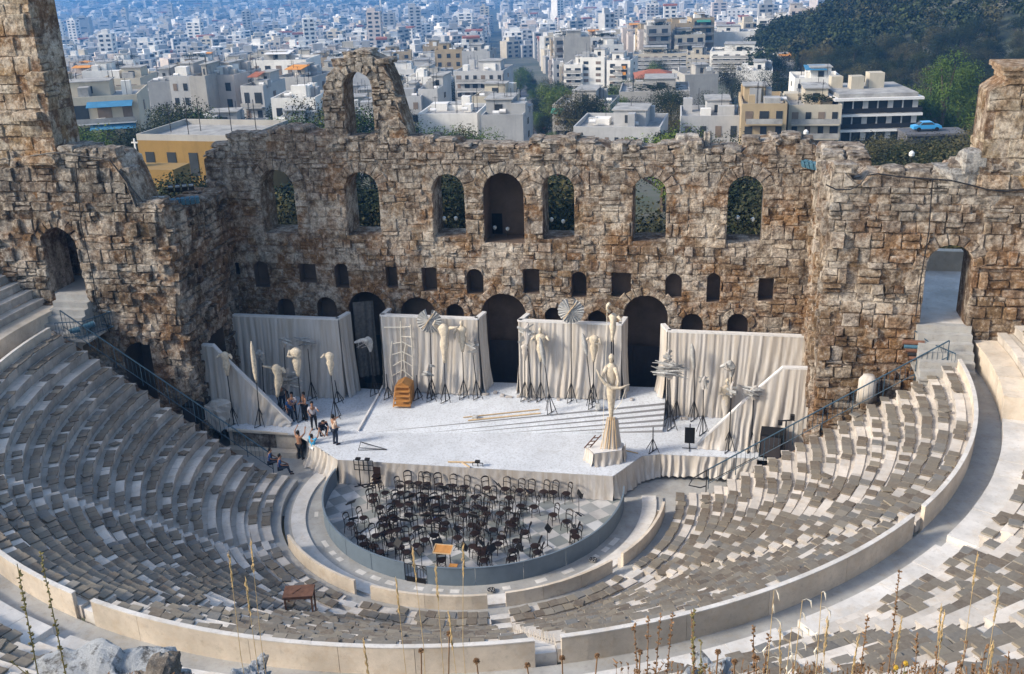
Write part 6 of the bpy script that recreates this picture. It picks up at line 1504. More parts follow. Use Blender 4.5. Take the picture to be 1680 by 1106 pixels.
        for s in (-1, 1):
            k_ = sp.get('side', 1)
            for c in range(k_): y = -d/2+d*(c+.5)/k_+rnd.uniform(-.5, .5); mb = MB(); mb.box((s*(w/2+.03), y, z), (.08, d/k_*.28 if k_ > 1 else 1.3, fh*.45)); collect('window', mb, 'glass')
def building(label, x, y, w, d, h, n, rz, sp, seed, group=None, z=None, name='apartment_block'):
    root = thing(name, label, sp.get('cat', 'apartment block'), (x, y, terr(x, y) if z is None else z), rz, group); rnd = random.Random(seed)
    def col(nm, mb, m): mb.build(nm, m, root)
    bld_parts(w, d, h, n, sp, rnd, col); occupied.append((x, y, max(w, d)*.62)); return root
def LMK(px0, px1, pyt, D, d, n, rz, sp, lab, name='apartment_block'):
    pc = (px0+px1)/2; x, y = atd(pc, D+d/2); w = (px1-px0)*D/FPX*1.0; zt = aty(pc, pyt, atd(pc, D)[1]).z; zb = terr(x, y)
    return building(lab, x, y, w, d, max(4, zt-zb-.8), n, rz+math.atan2(-(x-CAM[0]), y-CAM[1])*.0, sp, int(px0), None, None, name)
W_ = dict
L_ = LMK
L_(246, 440, 220, 140, 12, 2, -.06, W_(m='b_yellow', nc=5, bal=False, pent=0, cat='house', side=2, pm='b_conc', det=0, shut=0.), 'yellow ochre house with tall shuttered windows behind the left wall', 'yellow_house')
L_(94, 226, 158, 205, 14, 4, .38, W_(m='b_cream', awn='awnb', aw=.5, ax=.2, af=(3, 2), bm='batten'), 'cream block with blue awnings beside the left tower')
L_(182, 246, 128, 285, 14, 4, .2, W_(m='b_cream', bm='batten'), 'cream block with long curved balconies above the blue awnings')
L_(262, 298, 133, 240, 16, 6, .25, W_(m='b_grey', blank=True, side=2), 'tall blank grey slab building left of the pale pink blocks')
L_(302, 334, 124, 238, 14, 6, .1, W_(m='b_lgrey', bal=False, nc=2), 'tall narrow grey block between the slab and the pink block')
L_(336, 362, 124, 236, 14, 6, .05, W_(m='b_conc', blank=True, side=1), 'blank concrete side wall building above the yellow house')
L_(366, 412, 122, 240, 12, 5, -.1, W_(m='b_pink', bal=False, nc=2), 'pale pink block with few windows above the yellow house')
L_(414, 452, 140, 232, 12, 4, 0, W_(m='b_lgrey', pergola='tile'), 'low grey block with red canopy left of the small white house')
L_(456, 528, 160, 205, 10, 3, .1, W_(m='b_white', bal=False, nc=3, pent=0), 'small white house with dark square windows left of the arch')
L_(470, 535, 126, 260, 12, 5, -.1, W_(m='b_grey', blank=True, pergola='awno'), 'grey block with orange awning left of the ruined arch')
L_(430, 520, 98, 330, 14, 4, .05, W_(m='b_white', pergola='batten'), 'wide white roofed hall in the upper left town')
L_(660, 697, 158, 225, 10, 4, .1, W_(m='b_lgrey', bal=True, nc=2), 'grey block with stacked balconies right of the ruined arch')
L_(698, 730, 146, 226, 12, 5, 0, W_(m='b_lgrey', blank=True), 'blank pale wall block right of the stacked balconies')
L_(676, 722, 126, 262, 10, 5, 0, W_(m='b_white', bal=False, nc=3), 'bright white stepped house above the stacked balconies')
L_(694, 792, 186, 188, 12, 3, .05, W_(m='b_white', blank=True, pent=0), 'low pale building with bare roof left of the grey blank wall')
L_(756, 836, 116, 290, 14, 6, 0, W_(m='b_lgrey', bm='batten', nc=6), 'grey terraced block with planted balconies left of the avenue')
L_(766, 812, 84, 400, 12, 6, 0, W_(m='b_grey', blank=True), 'tall blank grey gable behind the terraced block')
L_(797, 866, 188, 178, 12, 4, .04, W_(m='b_grey', blank=True), 'grey blank walled block at the near left end of the avenue')
L_(782, 846, 158, 220, 10, 4, 0, W_(m='b_cream', bal=False, nc=4), 'low cream block with chimneys behind the grey blank wall')
L_(932, 962, 106, 352, 14, 6, -.05, W_(m='b_white', nc=2), 'white block with small balconies left of the big white building')
L_(960, 1000, 94, 352, 16, 7, -.1, W_(m='b_white', bal=False, nc=2), 'big bright white building with two small windows, left half')
L_(1002, 1040, 99, 350, 14, 6, -.1, W_(m='b_white', nc=2, bw=.4), 'big bright white building with balconies, right half')
L_(1042, 1104, 124, 322, 14, 3, .1, W_(m='b_cream', gable=True, bal=False, nc=4, cat='house'), 'house with red tiled roof right of the big white building', 'tiled_house')
L_(1040, 1126, 88, 420, 14, 6, .05, W_(m='b_cream', bm='batten', nc=6, green=True), 'long cream block with planted balconies above the red roof')
L_(1126, 1166, 90, 380, 12, 5, 0, W_(m='b_cream', nc=4), 'cream block with three window columns left of the white balconies')
L_(1166, 1252, 84, 362, 14, 5, -.05, W_(m='b_white', bm='b_white', nc=5, green=True), 'white block with ribbon balconies in the upper right town')
L_(1208, 1264, 116, 310, 12, 5, -.04, W_(m='b_white', blank=True), 'white blank walled block below the ribbon balconies')
L_(1262, 1302, 102, 330, 10, 4, .1, W_(m='b_lgrey', pergola='awno', nc=2), 'narrow block with orange awning at the foot of the hill')
L_(950, 1092, 208, 172, 14, 2, -.04, W_(m='b_lgrey', nc=9, bal=False, pent=1), 'wide flat roofed grey block nearest behind the stage wall centre')
L_(915, 1010, 172, 215, 14, 4, -.04, W_(m='b_conc', awn='awng', aw=.2, ax=-.4, af=(3,), nc=6), 'grey block with green awning at the corner of the avenue')
L_(1018, 1130, 150, 245, 16, 4, .05, W_(m='b_conc', blank=True, green=True), 'low concrete block with roof garden in the centre right')
L_(1112, 1166, 122, 290, 14, 5, .3, W_(m='b_conc', blank=True), 'square concrete block with dark right side, centre right')
L_(1118, 1214, 190, 185, 12, 2, .05, W_(m='b_lgrey', nc=4, bal=False), 'grey block with white roof terrace left of the beige block')
L_(1216, 1286, 170, 180, 14, 4, .03, W_(m='b_beige', nc=3, bw=.8), 'beige block with three columns of balconies, right of centre')
L_(1292, 1372, 172, 184, 14, 4, .03, W_(m='b_cream', nc=4, bm='b_cream', green=True), 'cream block with planted balconies between beige and modern blocks')
L_(1300, 1372, 128, 250, 12, 4, .05, W_(m='b_white', pergola='awnb', nc=4), 'white terraced house behind the planted balconies')
def modern():
    px0, px1, D = 1376, 1468, 186; x, y = atd((px0+px1)/2, D+9); w = (px1-px0)*D/FPX; root = thing('modern_block', 'modern block with white slabs and dark glass bands at right', 'apartment block', (x, y, 0), .16); occupied.append((x, y, 16))
    Z = lambda py: aty(1420, py, y-7).z
    w = 13.5; d = 14
    zs = [Z(240), Z(213), Z(188), Z(162)]
    for k, (a, b) in enumerate(zip(zs[:-1], zs[1:])):
        mb = MB(); mb.box((0, 0, b), (w+1.4, d+1.4, .42)); mb.build('floor_slab', 'batten', root)
        if k == 0: mb = MB(); mb.box((0, 0, a+.2), (w+1.4, d+1.4, .42)); mb.build('floor_slab', 'batten', root)
        mb = MB(); mb.box((0, .2, (a+b)/2), (w-.6, d-.6, b-a-.3)); mb.build('glass_band', 'glass', root)
        for s in range(7): mb = MB(); mb.box((-w/2+.5+s*(w-1)/6, -d/2-.02, (a+b)/2), (.22 if s % 2 else .9, .12, b-a-.44)); mb.build('panel' if s % 2 == 0 else 'mullion', 'b_lgrey', root)
        mb = MB(); mb.box((0, -d/2-.6, a+.75), (w+1.2, .06, .8)); mb.box((w/2+.6, 0, a+.75), (.06, d, .8)); mb.build('balcony_rail', 'iron', root)
    mb = MB(); mb.box((0, 0, zs[0]-2.4), (w-3, d-3, 4.4)); mb.build('ground_floor', 'glass', root)
    for s in (-1, 0, 1): mb = MB(); mb.box((s*(w/2-1), -d/2+.5, zs[0]-3), (.5, .5, 6)); mb.build('column', 'batten', root)
    mb = MB(); mb.box((0, 0, zs[3]+.5), (w-.2, d-.2, .7)); mb.build('roof', 'roofc', root)
    for dx, dy, s in ((-2, 0, 2.2), (1.5, 1, 2.6), (-5, 2, 2.)): mb = MB(); mb.box((dx, dy, zs[3]+.8+s/2), (s, s, s)); mb.build('roof_hut', 'b_cream', root)
    mb = MB(); mb.box((-w/2-1.6, 1, (zs[0]+zs[3])/2-2), (1.9, d, zs[3]-zs[0]+4)); mb.build('end_wall', 'b_beige', root)
modern()
L_(1168, 1236, 52, 520, 14, 5, 0, W_(m='b_white', bal=False, blank=True), 'white stepped block on the ridge below the hill')
L_(1238, 1288, 30, 560, 14, 7, 0, W_(m='b_white', nc=3), 'tall white block with balconies at the top of the ridge')
L_(1288, 1318, 14, 600, 14, 6, 0, W_(m='b_pink', nc=3), 'pinkish block partly hidden by the wooded hill')
L_(1058, 1078, 6, 1100, 16, 12, .1, W_(m='b_white', nc=3, bal=True, side=2), 'tall white tower block standing in the hazy distance')
L_(1079, 1096, 12, 1110, 16, 11, .1, W_(m='b_lgrey', nc=3, bal=True, side=2), 'bluish tower block right beside the tall white one')
L_(1146, 1236, 16, 1250, 18, 7, .02, W_(m='b_white', nc=13, bal=False, pent=0, side=2), 'long white office slab with a grid of windows in the distance')

# church cross, street, cars
def small_town_things():
    x, y = atd(207, 128); z = aty(207, 250, y).z; r = thing('chapel_cross', 'small white cross on a chapel top left of the yellow house', 'cross', (x, y, z))
    mb = MB(); mb.bar((0, 0, 0), (0, 0, 1.6), .16); mb.bar((-.4, 0, 1.15), (.4, 0, 1.15), .14); mb.build('cross', 'batten', r)
    mb = MB(); mb.loft([((0, 0, -1.), .7, .7), ((0, 0, -.2), .6, .6), ((0, 0, 0), .15, .15)], 0, 10); mb.build('dome', 'b_cream', r); mb = MB(); mb.box((2.2, 0, -4.6), (6.5, 4, 6)); mb.build('walls', 'b_yellow', r)
    m = simple('asphalt', (.11, .11, .12), .9, .15, .5)
    p0 = Vector(atd(880, 118)); p1 = Vector(atd(857, 640)); U = (p1-p0).normalized(); Nn = Vector((U.y, -U.x)); n = 60; vs = []
    for i in range(n+1):
        c = p0.lerp(p1, i/n)
        for s in (-5.5, 5.5): q = c+Nn*s; vs.append((q.x, q.y, terr(c.x, c.y)+.25))
    mb = MB(); mb.add(vs, [(2*i, 2*i+1, 2*i+3, 2*i+2) for i in range(n)]); tag(mb.build('avenue', m), kind='structure')
    # road seen through the sixth window and the right hand street
    q0 = Vector(atd(940, 104)); q1 = Vector(atd(1200, 100)); V = (q1-q0); U2_ = V.normalized(); N2 = Vector((U2_.y, -U2_.x)); vs = []
    for i in range(13):
        c = q0.lerp(q1, i/12)
        for s in (-4, 4): q = c+N2*s; vs.append((q.x, q.y, terr(c.x, c.y)+.12))
    mb = MB(); mb.add(vs, [(2*i, 2*i+1, 2*i+3, 2*i+2) for i in range(12)]); tag(mb.build('road', m), kind='structure')
    vs = []
    for i in range(13):
        c = q0.lerp(q1, i/12)
        for s in (-9, -4.6): q = c+N2*s; vs.append((q.x, q.y, terr(c.x, c.y)+.16))
    mb = MB(); mb.add(vs, [(2*i, 2*i+1, 2*i+3, 2*i+2) for i in range(12)]); tag(mb.build('pavement', 'paving'), kind='structure')
    # cars
    def car(x, y, z, rz, paint, lab):
        r = thing('parked_car', lab, 'car', (x, y, z), rz, 'cars in the streets'); mb = MB()
        prof = [(-2.1, .35), (-2.05, .75), (-1.3, .85), (-.8, 1.32), (.6, 1.36), (1.15, .92), (1.95, .80), (2.1, .40)]
        vs = [(a, s*.82*(1 if b < 1 else .84), b) for s in (-1, 1) for a, b in prof]; n_ = len(prof)
        mb.add(vs, [tuple(range(n_)), tuple(range(n_, 2*n_))[::-1]]+[(i, n_+i, n_+(i+1) % n_, (i+1) % n_) for i in range(n_)]); mb.build('body', paint, r)
        mb = MB()
        for s in (-1, 1): mb.add([(-1.15, s*.80, .90), (-.75, s*.72, 1.25), (.55, s*.72, 1.28), (.98, s*.80, .93)], [(0, 1, 2, 3)][::1])
        mb.add([(-1.32, -.7, .88), (-.84, -.64, 1.29), (-.84, .64, 1.29), (-1.32, .7, .88)], [(0, 1, 2, 3)]); mb.add([(1.16, -.7, .95), (.66, -.64, 1.32), (.66, .64, 1.32), (1.16, .7, .95)], [(0, 3, 2, 1)])
        mb.xf(Matrix.Scale(1.015, 4)); mb.build('windows', 'glass', r)
        for a in (-1.3, 1.3):
            for s in (-1, 1): mb = MB(); mb.tube([(a, s*.70, .31), (a, s*.86, .31)], .31, 10); mb.build('wheel', 'black', r)
    cols = {'white': simple('white car paint', (.7, .7, .68), .3, .05, 1), 'blue': simple('light blue car paint', (.05, .30, .60), .3, .05, 1), 'red': simple('red car paint', (.40, .04, .03), .3, .05, 1), 'beige': simple('beige car paint', (.50, .44, .34), .3, .05, 1), 'dark': simple('dark car paint', (.05, .055, .06), .3, .05, 1)}
    for k in range(18):
        s = 1 if k % 2 else -1; d = 40+k*9+random.uniform(-2, 2); c = p0+U*d+Nn*s*3.6; cn = ['white', 'red', 'beige', 'white', 'dark'][k % 5]
        car(c.x, c.y, terr(c.x, c.y)+.3, math.atan2(U.y, U.x)+(PI if s > 0 else 0), cols[cn], '%s car on the %s side of the avenue, %s from the near end' % (cn, 'left' if s < 0 else 'right', ORD[k//2]))
    x, y = atd(1526, 166); z = aty(1526, 214, y).z; car(x, y, z, .15, cols['blue'], 'light blue car parked among trees right of the modern block')
    mb = MB(); mb.box((x+1, y, z-.2), (9, 5, .3), .15); mb.box((x+1, y+.5, z-2.5), (8.6, 4.4, 4.3), .15); tag(mb.build('parking_lot', m), kind='structure')
    for px, D, lab in ((1507, 84, 'white globe street lamp behind the right side wall'), (1327, 92, 'pale globe street lamp beside the right corner of the stage wall')):
        x, y = atd(px, D); z = terr(x, y); zt = aty(px, 258 if px > 1400 else 222, y).z; r = thing('street_lamp', lab, 'street lamp', (x, y, z)); mb = MB(); mb.tube([(0, 0, 0), (0, 0, zt-z)], [.07, .05], 8); mb.build('post', 'iron', r); mb = MB(); mb.loft([((0, 0, zt-z), .06, .06), ((0, 0, zt-z+.12), .2, .2), ((0, 0, zt-z+.32), .22, .22), ((0, 0, zt-z+.48), .08, .08)], 0, 12); mb.build('globe', 'batten', r)
small_town_things()

def town():
    rnd = random.Random(11)
    p0 = np.array(atd(893, 185)); p1 = np.array(atd(852, 560)); u = (p1-p0)/np.linalg.norm(p1-p0); v = np.array([u[1], -u[0]]); rz0 = math.atan2(-u[0], u[1])
    specs = []
    cols = ['b_white', 'b_cream', 'b_lgrey', 'b_grey', 'b_pink', 'b_conc', 'b_white', 'b_lgrey', 'b_beige', 'b_cream']
    cname = {'b_white': 'white', 'b_cream': 'cream', 'b_lgrey': 'light grey', 'b_grey': 'grey', 'b_pink': 'pale pink', 'b_conc': 'concrete', 'b_beige': 'beige'}
    for k in range(20):
        sp = dict(m=cols[k % 10], bal=rnd.random() < .7, blank=rnd.random() < .22, bm='batten' if rnd.random() < .4 else cols[k % 10], side=rnd.choice([1, 2]))
        if rnd.random() < .2: sp['pergola'] = rnd.choice(['awno', 'tile', 'batten'])
        if rnd.random() < .15: sp['awn'] = rnd.choice(['awnb', 'awng', 'awno'])
        if rnd.random() < .25: sp['green'] = True
        n = rnd.choice([3, 4, 4, 5, 5, 6]); specs.append((sp, n, rnd.uniform(8.5, 13.5), rnd.uniform(8, 11.5), n*3.15))
    protos = []
    def make_full(k):
        sp, n, w, d, h = specs[k]; root = thing('apartment_block', 'x', 'apartment block'); bld_parts(w, d, h, n, sp, random.Random(k), lambda nm, mb, m: mb.build(nm, m, root)); return root
    def make_lite(k):
        sp, n, w, d, h = specs[k]; A = MB(); mats = []
        def col(nm, mb, m):
            if m not in mats: mats.append(m)
            A.add(mb.v, mb.f, mats.index(m))
        bld_parts(w, d, h, n, sp, random.Random(k), col); me = bpy.data.meshes.new('apartment_block'); me.from_pydata(A.v, [], A.f)
        for m in mats: me.materials.append(M[m])
        me.polygons.foreach_set('material_index', A.m); me.update(); return me
    full = {}; lite = [make_lite(k) for k in range(20)]
    cells = []
    def cellrow(a0, a1, da, db, span):
        a = a0
        while a < a1:
            b = -span
            while b < span:
                ia = int(a/da); ib = int(b/db)
                if ia % 5 != 4 and ib % 4 != 3 and not (abs(b) < 13 and a < 620):
                    aa, bb = a+rnd.uniform(-1, 1)*da*.08, b+rnd.uniform(-1, 1)*db*.08; x, y = p0+u*aa+v*bb; D = math.hypot(x-CAM[0], y-CAM[1])
                    z = terr(x, y); px, py = proj(x, y, z+10)
                    bump_ = HA*math.exp(-((x-HX)**2+(y-HY)**2)/(2*HS*HS))
                    if -40 < px < 1730 and -30 < py < 300 and bump_ < 9 and D > 172 and not (px > 1380 and D < 400) and not any((x-q[0])**2+(y-q[1])**2 < (q[2]+6)**2 for q in occupied): cells.append((D, x, y, z, px, da))
                b += db
            a += da
    cellrow(0, 640, 13.2, 12.6, 420)
    near = sorted(cells); cells.clear()
    cellrow(640, 1300, 17, 16, 800); cellrow(1300, 2100, 24, 23, 1200); cellrow(2100, 4200, 44, 42, 2300)
    far = cells
    N_IND = 255; ind = near[:N_IND]; rest = near[N_IND:]+far
    rows = {}
    for c in ind: rows.setdefault(int((c[0]-170)//28), []).append(c)
    for ri, (rk, L) in enumerate(sorted(rows.items())):
        for i, (D, x, y, z, px, da) in enumerate(sorted(L, key=lambda c: c[4])):
            for _ in range(12):
                k = rnd.randrange(20); sp, n, w, d, h = specs[k]
                if D > 420 or proj(x, y, z+h+2.5)[1] > (165 if D < 230 else 138 if D < 330 else 108): break
            else: continue
            rz = rz0+rnd.choice([0, 0, 0, PI/2, -PI/2, PI])+rnd.uniform(-.05, .05)
            lab = '%s %s-storey block, %s from left in the %s row of the town' % (cname[sp['m']], ['', '', '', 'three', 'four', 'five', 'six'][n], ordn(i), ORD[ri]); sc_ = (rnd.uniform(.9, 1.15), rnd.uniform(.9, 1.1), rnd.uniform(.88, 1.1))
            if D < 300:
                if k not in full: full[k] = make_full(k)
                r = full[k]
                if r['label'] == 'x': r.location = (x, y, z); r.rotation_euler = (0, 0, rz); r['label'] = lab; r['group'] = 'apartment blocks of the town'
                else: dup(r, (x, y, z), rz, lab, 'apartment blocks of the town', sc_)
            else:
                o = bpy.data.objects.new('apartment_block', lite[k]); COL.objects.link(o); o.location = (x, y, z); o.rotation_euler = (0, 0, rz); o.scale = sc_; tag(o, lab, 'apartment block', 'apartment blocks of the town')
    # the rest: one mesh of small blocks with balcony bands and window openings
    V = []; F = []; Mi = []; cm = ['b_white', 'b_cream', 'b_lgrey', 'b_grey', 'b_pink', 'b_conc', 'glass', 'roofc', 'tile', 'leaf']
    def box(c, s, dims, z0, z1, mi, jit=0):
        hx, hy = dims[0]/2, dims[1]/2; cx, cy = c; ca, sa = s; o = len(V)
        for z in (z0, z1):
            for a, b in ((-hx, -hy), (hx, -hy), (hx, hy), (-hx, hy)): V.append((cx+a*ca-b*sa, cy+a*sa+b*ca, z))
        for f in BOXF[1:]: F.append(tuple(i+o for i in f)); Mi.append(mi)
    for D, x, y, z, px, da in rest:
        n = rnd.choice([2, 3, 4, 4, 5, 6, 7]) if D > 900 else rnd.choice([3, 4, 5, 6]); 
        if rnd.random() < .012 and D > 700: n = rnd.randint(9, 13)
        h = n*3.1; w = da*rnd.uniform(.5, .95); d = da*rnd.uniform(.45, .85)
        if D > 2000: w *= rnd.uniform(.5, .9); d *= .6
        rz = rz0+rnd.uniform(-.25, .25)+rnd.choice([0, 0, .5]); s = (math.cos(rz), math.sin(rz)); mi = rnd.choice([0, 0, 0, 1, 2, 2, 3, 3, 4, 5])
        if rnd.random() < .10:   # trees instead of a house
            mb = crown_mb(rnd.randrange(9), 'round', 40, .16, 6)[0]; o = len(V); k = rnd.uniform(8, 12); V += [(x+a*k*1.3, y+b*k*1.3, z+c*k) for a, b, c in mb.v]; F += [tuple(i+o for i in f) for f in mb.f]; Mi += [9]*len(mb.f); continue
        box((x, y), s, (w, d), z-6, z+h, mi)
        if rnd.random() < .05: box((x, y), s, (w+.6, d+.6), z+h, z+h+1.2, 8)
        else:
            q = (x+rnd.uniform(-.2, .2)*w, y+rnd.uniform(-.2, .2)*d); box(q, s, (w*rnd.uniform(.3, .6), d*rnd.uniform(.3, .6)), z+h, z+h+rnd.uniform(2, 3.5), mi)
        nc = max(2, int(w/4)) if D < 900 else (2 if D < 1600 else 1)
        for f in range(n):
            zf = z+f*3.1+.9
            if D < 1500:
                for c in range(nc):
                    lx = -w/2+w*(c+.5)/nc; ly = -d/2-.02; box((x+lx*s[0]-ly*s[1], y+lx*s[1]+ly*s[0]), s, (w/nc*rnd.uniform(.35, .7), .12), zf, zf+1.6, 6)
                lx, ly = w/2+.02, rnd.uniform(-.2, .2)*d; box((x+lx*s[0]-ly*s[1], y+lx*s[1]+ly*s[0]), s, (.12, d*.4), zf, zf+1.5, 6)
            elif f % 2 == 0 and rnd.random() < .8: box((x+d/2*s[1], y-d/2*s[0]), s, (w*rnd.uniform(.4, .85), .3), zf, zf+1.5, 6)
    me = bpy.data.meshes.new('distant_buildings'); me.from_pydata(V, [], F)
    for m in cm: me.materials.append(M[m])
    me.polygons.foreach_set('material_index', Mi); me.update(); o = bpy.data.objects.new('distant_buildings', me); COL.objects.link(o)
    tag(o, 'countless pale blocks of the town fading into blue haze', 'buildings', 'apartment blocks of the town', 'stuff'); print('town', len(ind), len(rest), len(F))
town()
def garden_trees():
    rnd = random.Random(31); c = 0; L = []
    for k in range(900):
        D = rnd.uniform(175, 420); px = rnd.uniform(60, 1280); x, y = atd(px, D)
        if HA*math.exp(-((x-HX)**2+(y-HY)**2)/(2*HS*HS)) > 8 or any((x-q[0])**2+(y-q[1])**2 < (q[2]+1)**2 for q in occupied): continue
        L.append((D, px, x, y))
        if len(L) >= 70: break
    L.sort()
    for b in range(5):
        for i, (D, px, x, y) in enumerate(sorted(L[b*14:(b+1)*14], key=lambda t: t[1])):
            tree(rnd.choice(['round', 'round2', 'bright']), x, y, rnd.uniform(8, 12.5), 'dark tree between town blocks, %s from left in the %s nearest belt' % (ORD[i], ORD[b]), 'tree', 'trees between the town blocks')
garden_trees()

# ------------------------------------------------------------------ haze
def haze():
    mb = MB(); mb.box((0, 2600, -30), (7600, 5500, 330)); m = bpy.data.materials.new('haze'); m.use_nodes = True; nt = m.node_tree; nt.nodes.clear()
    o_ = nt.nodes.new('ShaderNodeOutputMaterial'); v = nt.nodes.new('ShaderNodeVolumePrincipled'); v.inputs['Color'].default_value = (.13, .44, 1., 1); v.inputs['Density'].default_value = .00031; v.inputs['Anisotropy'].default_value = .1
    nt.links.new(v.outputs[0], o_.inputs['Volume']); o = mb.build('haze', m); tag(o, 'pale blue haze lying over the town', 'haze', None, 'stuff')
haze()

# ------------------------------------------------------------------ hillside in front of the camera
def foreground():
    rnd = random.Random(17); f = Vector((FW[0], FW[1], 0)).normalized(); r = Vector((f.y, -f.x, 0)); C0 = Vector((CAM[0], CAM[1], 0))
    def surf(a, b):       # a: metres ahead, b: metres to the right
        if a < 1.2: return CAM[2]-1.7-.12*fbm(a, b)
        return CAM[2]-1.7-(a-1.2)*.93-.02*a*a+.16*fbm(a*.8, b*.8, 2.)-.1
    vs = []; A = list(np.linspace(-4, 12.5, 56)); B = list(np.linspace(-14, 14, 80))
    for a in A:
        for b in B: p = C0+f*a+r*b; vs.append((p.x, p.y, surf(a, b)))
    n = len(B); fs = [(i*n+j, i*n+j+1, (i+1)*n+j+1, (i+1)*n+j) for i in range(len(A)-1) for j in range(n-1)]
    me = bpy.data.meshes.new('hillside'); me.from_pydata(vs, [], fs); me.materials.append(M['soil']); o = bpy.data.objects.new('hillside', me); COL.objects.link(o); tag(o, kind='structure')
    def atp(px, py, d):   # point on the ray at depth d (metres along the view)
        return Vector(CAM+ray(px, py)*d)
    def rock(px, py, d, w_, h, dep, lab, seed, mt_='lichen', n_=9):
        p = atp(px, py, d); mb = MB(); rock_mb(mb, (p.x, p.y, p.z), (w_, dep, h), seed, rnd.uniform(-.2, .4), rough=.75, n=n_*2); tag(mb.build('boulder', mt_, smooth=False), lab, 'rock', 'boulders in the foreground')
    rock(155, 1158, 6.0, .80, .34, .5, 'large pale lichen covered boulder at the bottom left corner', 4.2, n_=14)
    rock(255, 1138, 5.8, .26, .18, .3, 'brown mossy boulder right of the large pale one', 9.1, 'rubble', 10)
    rock(415, 1122, 6.2, .17, .18, .2, 'small white boulder at the bottom edge, left of centre', 2.7, n_=10)
    rock(1165, 1122, 6.0, .22, .2, .2, 'white crusted boulder at the bottom right among the weeds', 6.6, n_=10)
    # plants: root below the picture, tip at the pixel
    cnt = {}
    def plant(kind, px, py, d, lean, lab):
        tip = atp(px, py, d); a = (tip-C0).dot(f); rt_ = Vector((tip.x, tip.y, 0))-r*lean*.35; b = (rt_-C0).dot(r); z0 = surf((rt_-C0).dot(f), b)-.05; base = Vector((rt_.x, rt_.y, min(z0, tip.z-.15)))
        i = cnt.get(kind, 0); cnt[kind] = i+1; H = tip-base
        root = thing({'grass': 'grass_stalk', 'thistle': 'dry_thistle', 'twig': 'twiggy_weed', 'oat': 'wild_oat', 'moss': 'knobbly_stem', 'flower': 'yellow_flower_weed'}[kind], lab % ordn(i), 'wild plant', base, 0, {'grass': 'golden grass stalks', 'thistle': 'dry thistles', 'twig': 'twiggy weeds', 'oat': 'wild oats', 'moss': 'knobbly stems', 'flower': 'yellow flower weeds'}[kind])
        wb = rnd.uniform(-.03, .03); bend = [H*t+r*(lean*.12*math.sin(t*PI)+wb*math.sin(t*2*PI)) for t in (0, .25, .5, .75, 1)]
        if kind == 'grass':
            mb = MB(); mb.tube(bend, [.002, .002, .0016, .0014, .001], 5); mb.build('stem', 'straw', root)
            mb = MB(); L = .16; dv = (bend[4]-bend[3]).normalized(); p = bend[4]-dv*.03
            for k in range(30): q = p-dv*L*k/30+Vector((rnd.gauss(0, .0015), rnd.gauss(0, .0015), 0)); mb.tube([q, q+dv*.010+r*rnd.uniform(-.004, .004), q+dv*.026+r*rnd.uniform(-.005, .005)], [.001, .0022, .0004], 4)
            mb.build('seed_head', 'straw', root)
            for k in range(2): mb = MB(); q = bend[1]*rnd.uniform(.5, 1.6); mb.tube([q, q+r*rnd.uniform(-.05, .05)+Vector((0, 0, .08)), q+r*rnd.uniform(-.12, .12)+Vector((0, 0, .14))], [.003, .003, .0008], 4); mb.build('blade', 'straw', root)
        elif kind == 'thistle':
            mb = MB(); mb.tube(bend, .0028, 5); mb.build('stem', 'straw2', root)
            mb = MB(); c = bend[4]; R0 = rnd.uniform(.011, .018)
            for k in range(60): dd = Vector((rnd.gauss(0, 1), rnd.gauss(0, 1), rnd.gauss(0, 1)+.6)).normalized(); mb.tube([c, c+dd*R0*.6, c+dd*R0], [.003, .0022, .0006], 4)
            mb.build('head', 'straw2', root)
        elif kind in ('twig', 'moss', 'flower'):
            m_ = {'twig': 'straw2', 'moss': 'herb', 'flower': 'herb'}[kind]; mb = MB(); mb.tube(bend, [.004, .0035, .003, .0025, .0015], 5); mb.build('stem', m_, root)
            mb = MB()
            for k in range(int(H.length/.011)):
                t = rnd.uniform(.25, 1); j = min(3, int(t*4)); q = bend[j].lerp(bend[j+1], t*4-j); dd = Vector((rnd.gauss(0, 1), rnd.gauss(0, 1), .5)).normalized()*rnd.uniform(.006, .016)
                mb.tube([q, q+dd*.6, q+dd], [.0015, rnd.uniform(.003, .0055), .001], 4)
            mb.build('buds', m_, root)
            for k in range(3):
                t = rnd.uniform(.4, .8); j = int(t*4); q = bend[j].lerp(bend[j+1], t*4-j); e = q+r*rnd.choice([-1, 1])*rnd.uniform(.04, .10)+Vector((0, 0, rnd.uniform(.06, .12))); mb = MB(); mb.tube([q, q.lerp(e, .5)-Vector((0, 0, .01)), e], [.0025, .002, .001], 4)
                for _ in range(9): u = q.lerp(e, rnd.uniform(.4, 1)); mb.tube([u, u+Vector((rnd.gauss(0, .006), rnd.gauss(0, .006), .008))], [.003, .001], 4)
                mb.build('branch', m_, root)
            if kind == 'flower': mb = MB(); mb.loft([(bend[4]-Vector((0, 0, .008)), .006, .006), (bend[4], .009, .009), (bend[4]+Vector((0, 0, .006)), .006, .006)], 0, 8, .3, 1.); mb.build('petals', 'yellowf', root)
        elif kind == 'oat':
            mb = MB(); bend[4] = bend[4]+r*.02; mb.tube(bend, [.0022]*4+[.001], 5); mb.build('stem', 'straw', root)
            for k in range(9): q = bend[4].lerp(bend[3], k*.16); e = q+r*rnd.uniform(-.03, .05)-Vector((0, 0, rnd.uniform(.0, .03))); mb = MB(); mb.tube([q, q.lerp(e, .5)+Vector((0, 0, .008)), e, e+r*.006-Vector((0, 0, .035))], [.0006, .0008, .0045, .0005], 5); mb.build('spikelet', 'rope', root)
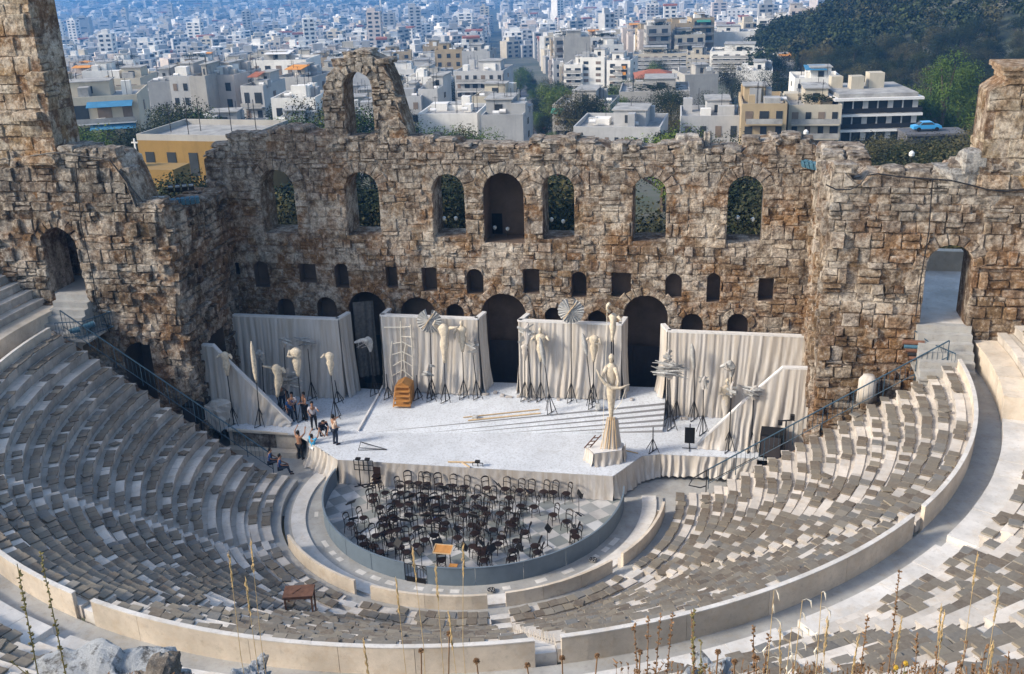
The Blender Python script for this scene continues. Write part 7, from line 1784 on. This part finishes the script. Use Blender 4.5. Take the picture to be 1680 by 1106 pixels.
    for px, py, d, l in sorted(((375, 905, 4.4, .1), (411, 884, 4.6, .3), (402, 945, 4., .1), (649, 946, 4.3, .1), (676, 896, 4.5, -.1), (714, 925, 4.2, .05), (760, 890, 4.6, .35), (735, 1000, 3.8, .1), (596, 1046, 4., -.2), (1358, 1010, 3.8, .4), (1545, 990, 3.9, .6), (1604, 905, 4.4, .35), (1550, 1000, 4., .5), (1640, 960, 4.2, .3), (1480, 1010, 3.9, .15), (1630, 1050, 3.6, .1), (1410, 1040, 3.8, .3), (1280, 1025, 3.9, -.3))):
        plant('grass', px, py, d, l, 'tall golden grass stalk in the foreground, %s from the left')
    for px, py, d, l in sorted(((691, 1068, 4., .1), (737, 1040, 4., .1), (782, 1085, 3.8, .2), (865, 1092, 3.8, 0), (922, 1080, 3.9, -.2), (980, 1076, 3.9, .1), (1050, 1070, 3.8, .2), (1178, 1070, 3.7, .1), (1205, 1086, 3.8, -.2), (1240, 1080, 3.8, .1))):
        plant('thistle', px, py, d, l, 'small dry brown thistle at the bottom edge, %s from the left')
    for px, py, d, l in sorted(((1040, 1025, 3.9, -.05), (1064, 1012, 4., .05), (1084, 1008, 4., .1), (1104, 1003, 4., .15), (1134, 1000, 3.9, .05), (1236, 1028, 3.8, .05), (1262, 1040, 3.8, .1), (1424, 1008, 3.9, .3), (1476, 935, 4.3, -.1), (1505, 1040, 3.9, .1), (1538, 1060, 3.7, .1), (1588, 1050, 3.7, .2), (1618, 1060, 3.7, .1), (1655, 1068, 3.6, .1))):
        plant('twig', px, py, d, l, 'thin dark twiggy weed in the right foreground, %s from the left')
    for px, py, d, l in sorted(((1262, 968, 4.2, .3), (1308, 985, 4., .3), (1340, 972, 4.1, .3), (1290, 1030, 3.9, .3))):
        plant('oat', px, py, d, l, 'pale drooping wild oat in the right foreground, %s from the left')
    for px, py, d, l in sorted(((66, 905, 3.6, .35), (28, 925, 3.5, .25), (1138, 998, 3.7, .1), (1150, 1050, 3.6, -.1))):
        plant('moss', px, py, d, l, 'knobbly yellow green stem in the foreground, %s from the left')
    for px, py, d, l in sorted(((1486, 1088, 3.6, .1), (1470, 1095, 3.5, -.1), )):
        plant('flower', px, py, d, l, 'low weed with a small yellow flower at the bottom, %s from the left')
    mb = MB()
    for k in range(900):
        px = rnd.choice([rnd.uniform(1000, 1690), rnd.uniform(1290, 1690), rnd.uniform(180, 330)]); d = rnd.uniform(3.2, 4.6); p = atp(px, 1106+rnd.uniform(-22, 60) if px > 900 else 1106+rnd.uniform(0, 40), d); h = rnd.uniform(.04, .12)
        q = p-Vector((0, 0, h+.15)); e = p+r*rnd.uniform(-.02, .02)
        mb.tube([q, e], [.0015, .001], 4)
        for _ in range(4): u = q.lerp(e, rnd.uniform(.7, 1)); mb.tube([u, u+Vector((rnd.gauss(0, .006), rnd.gauss(0, .006), .010))], [.004, .001], 4)
    tag(mb.build('low_weeds', 'straw2'), 'low brown weeds massed along the bottom edge of the photo', 'weeds', None, 'stuff')
foreground()
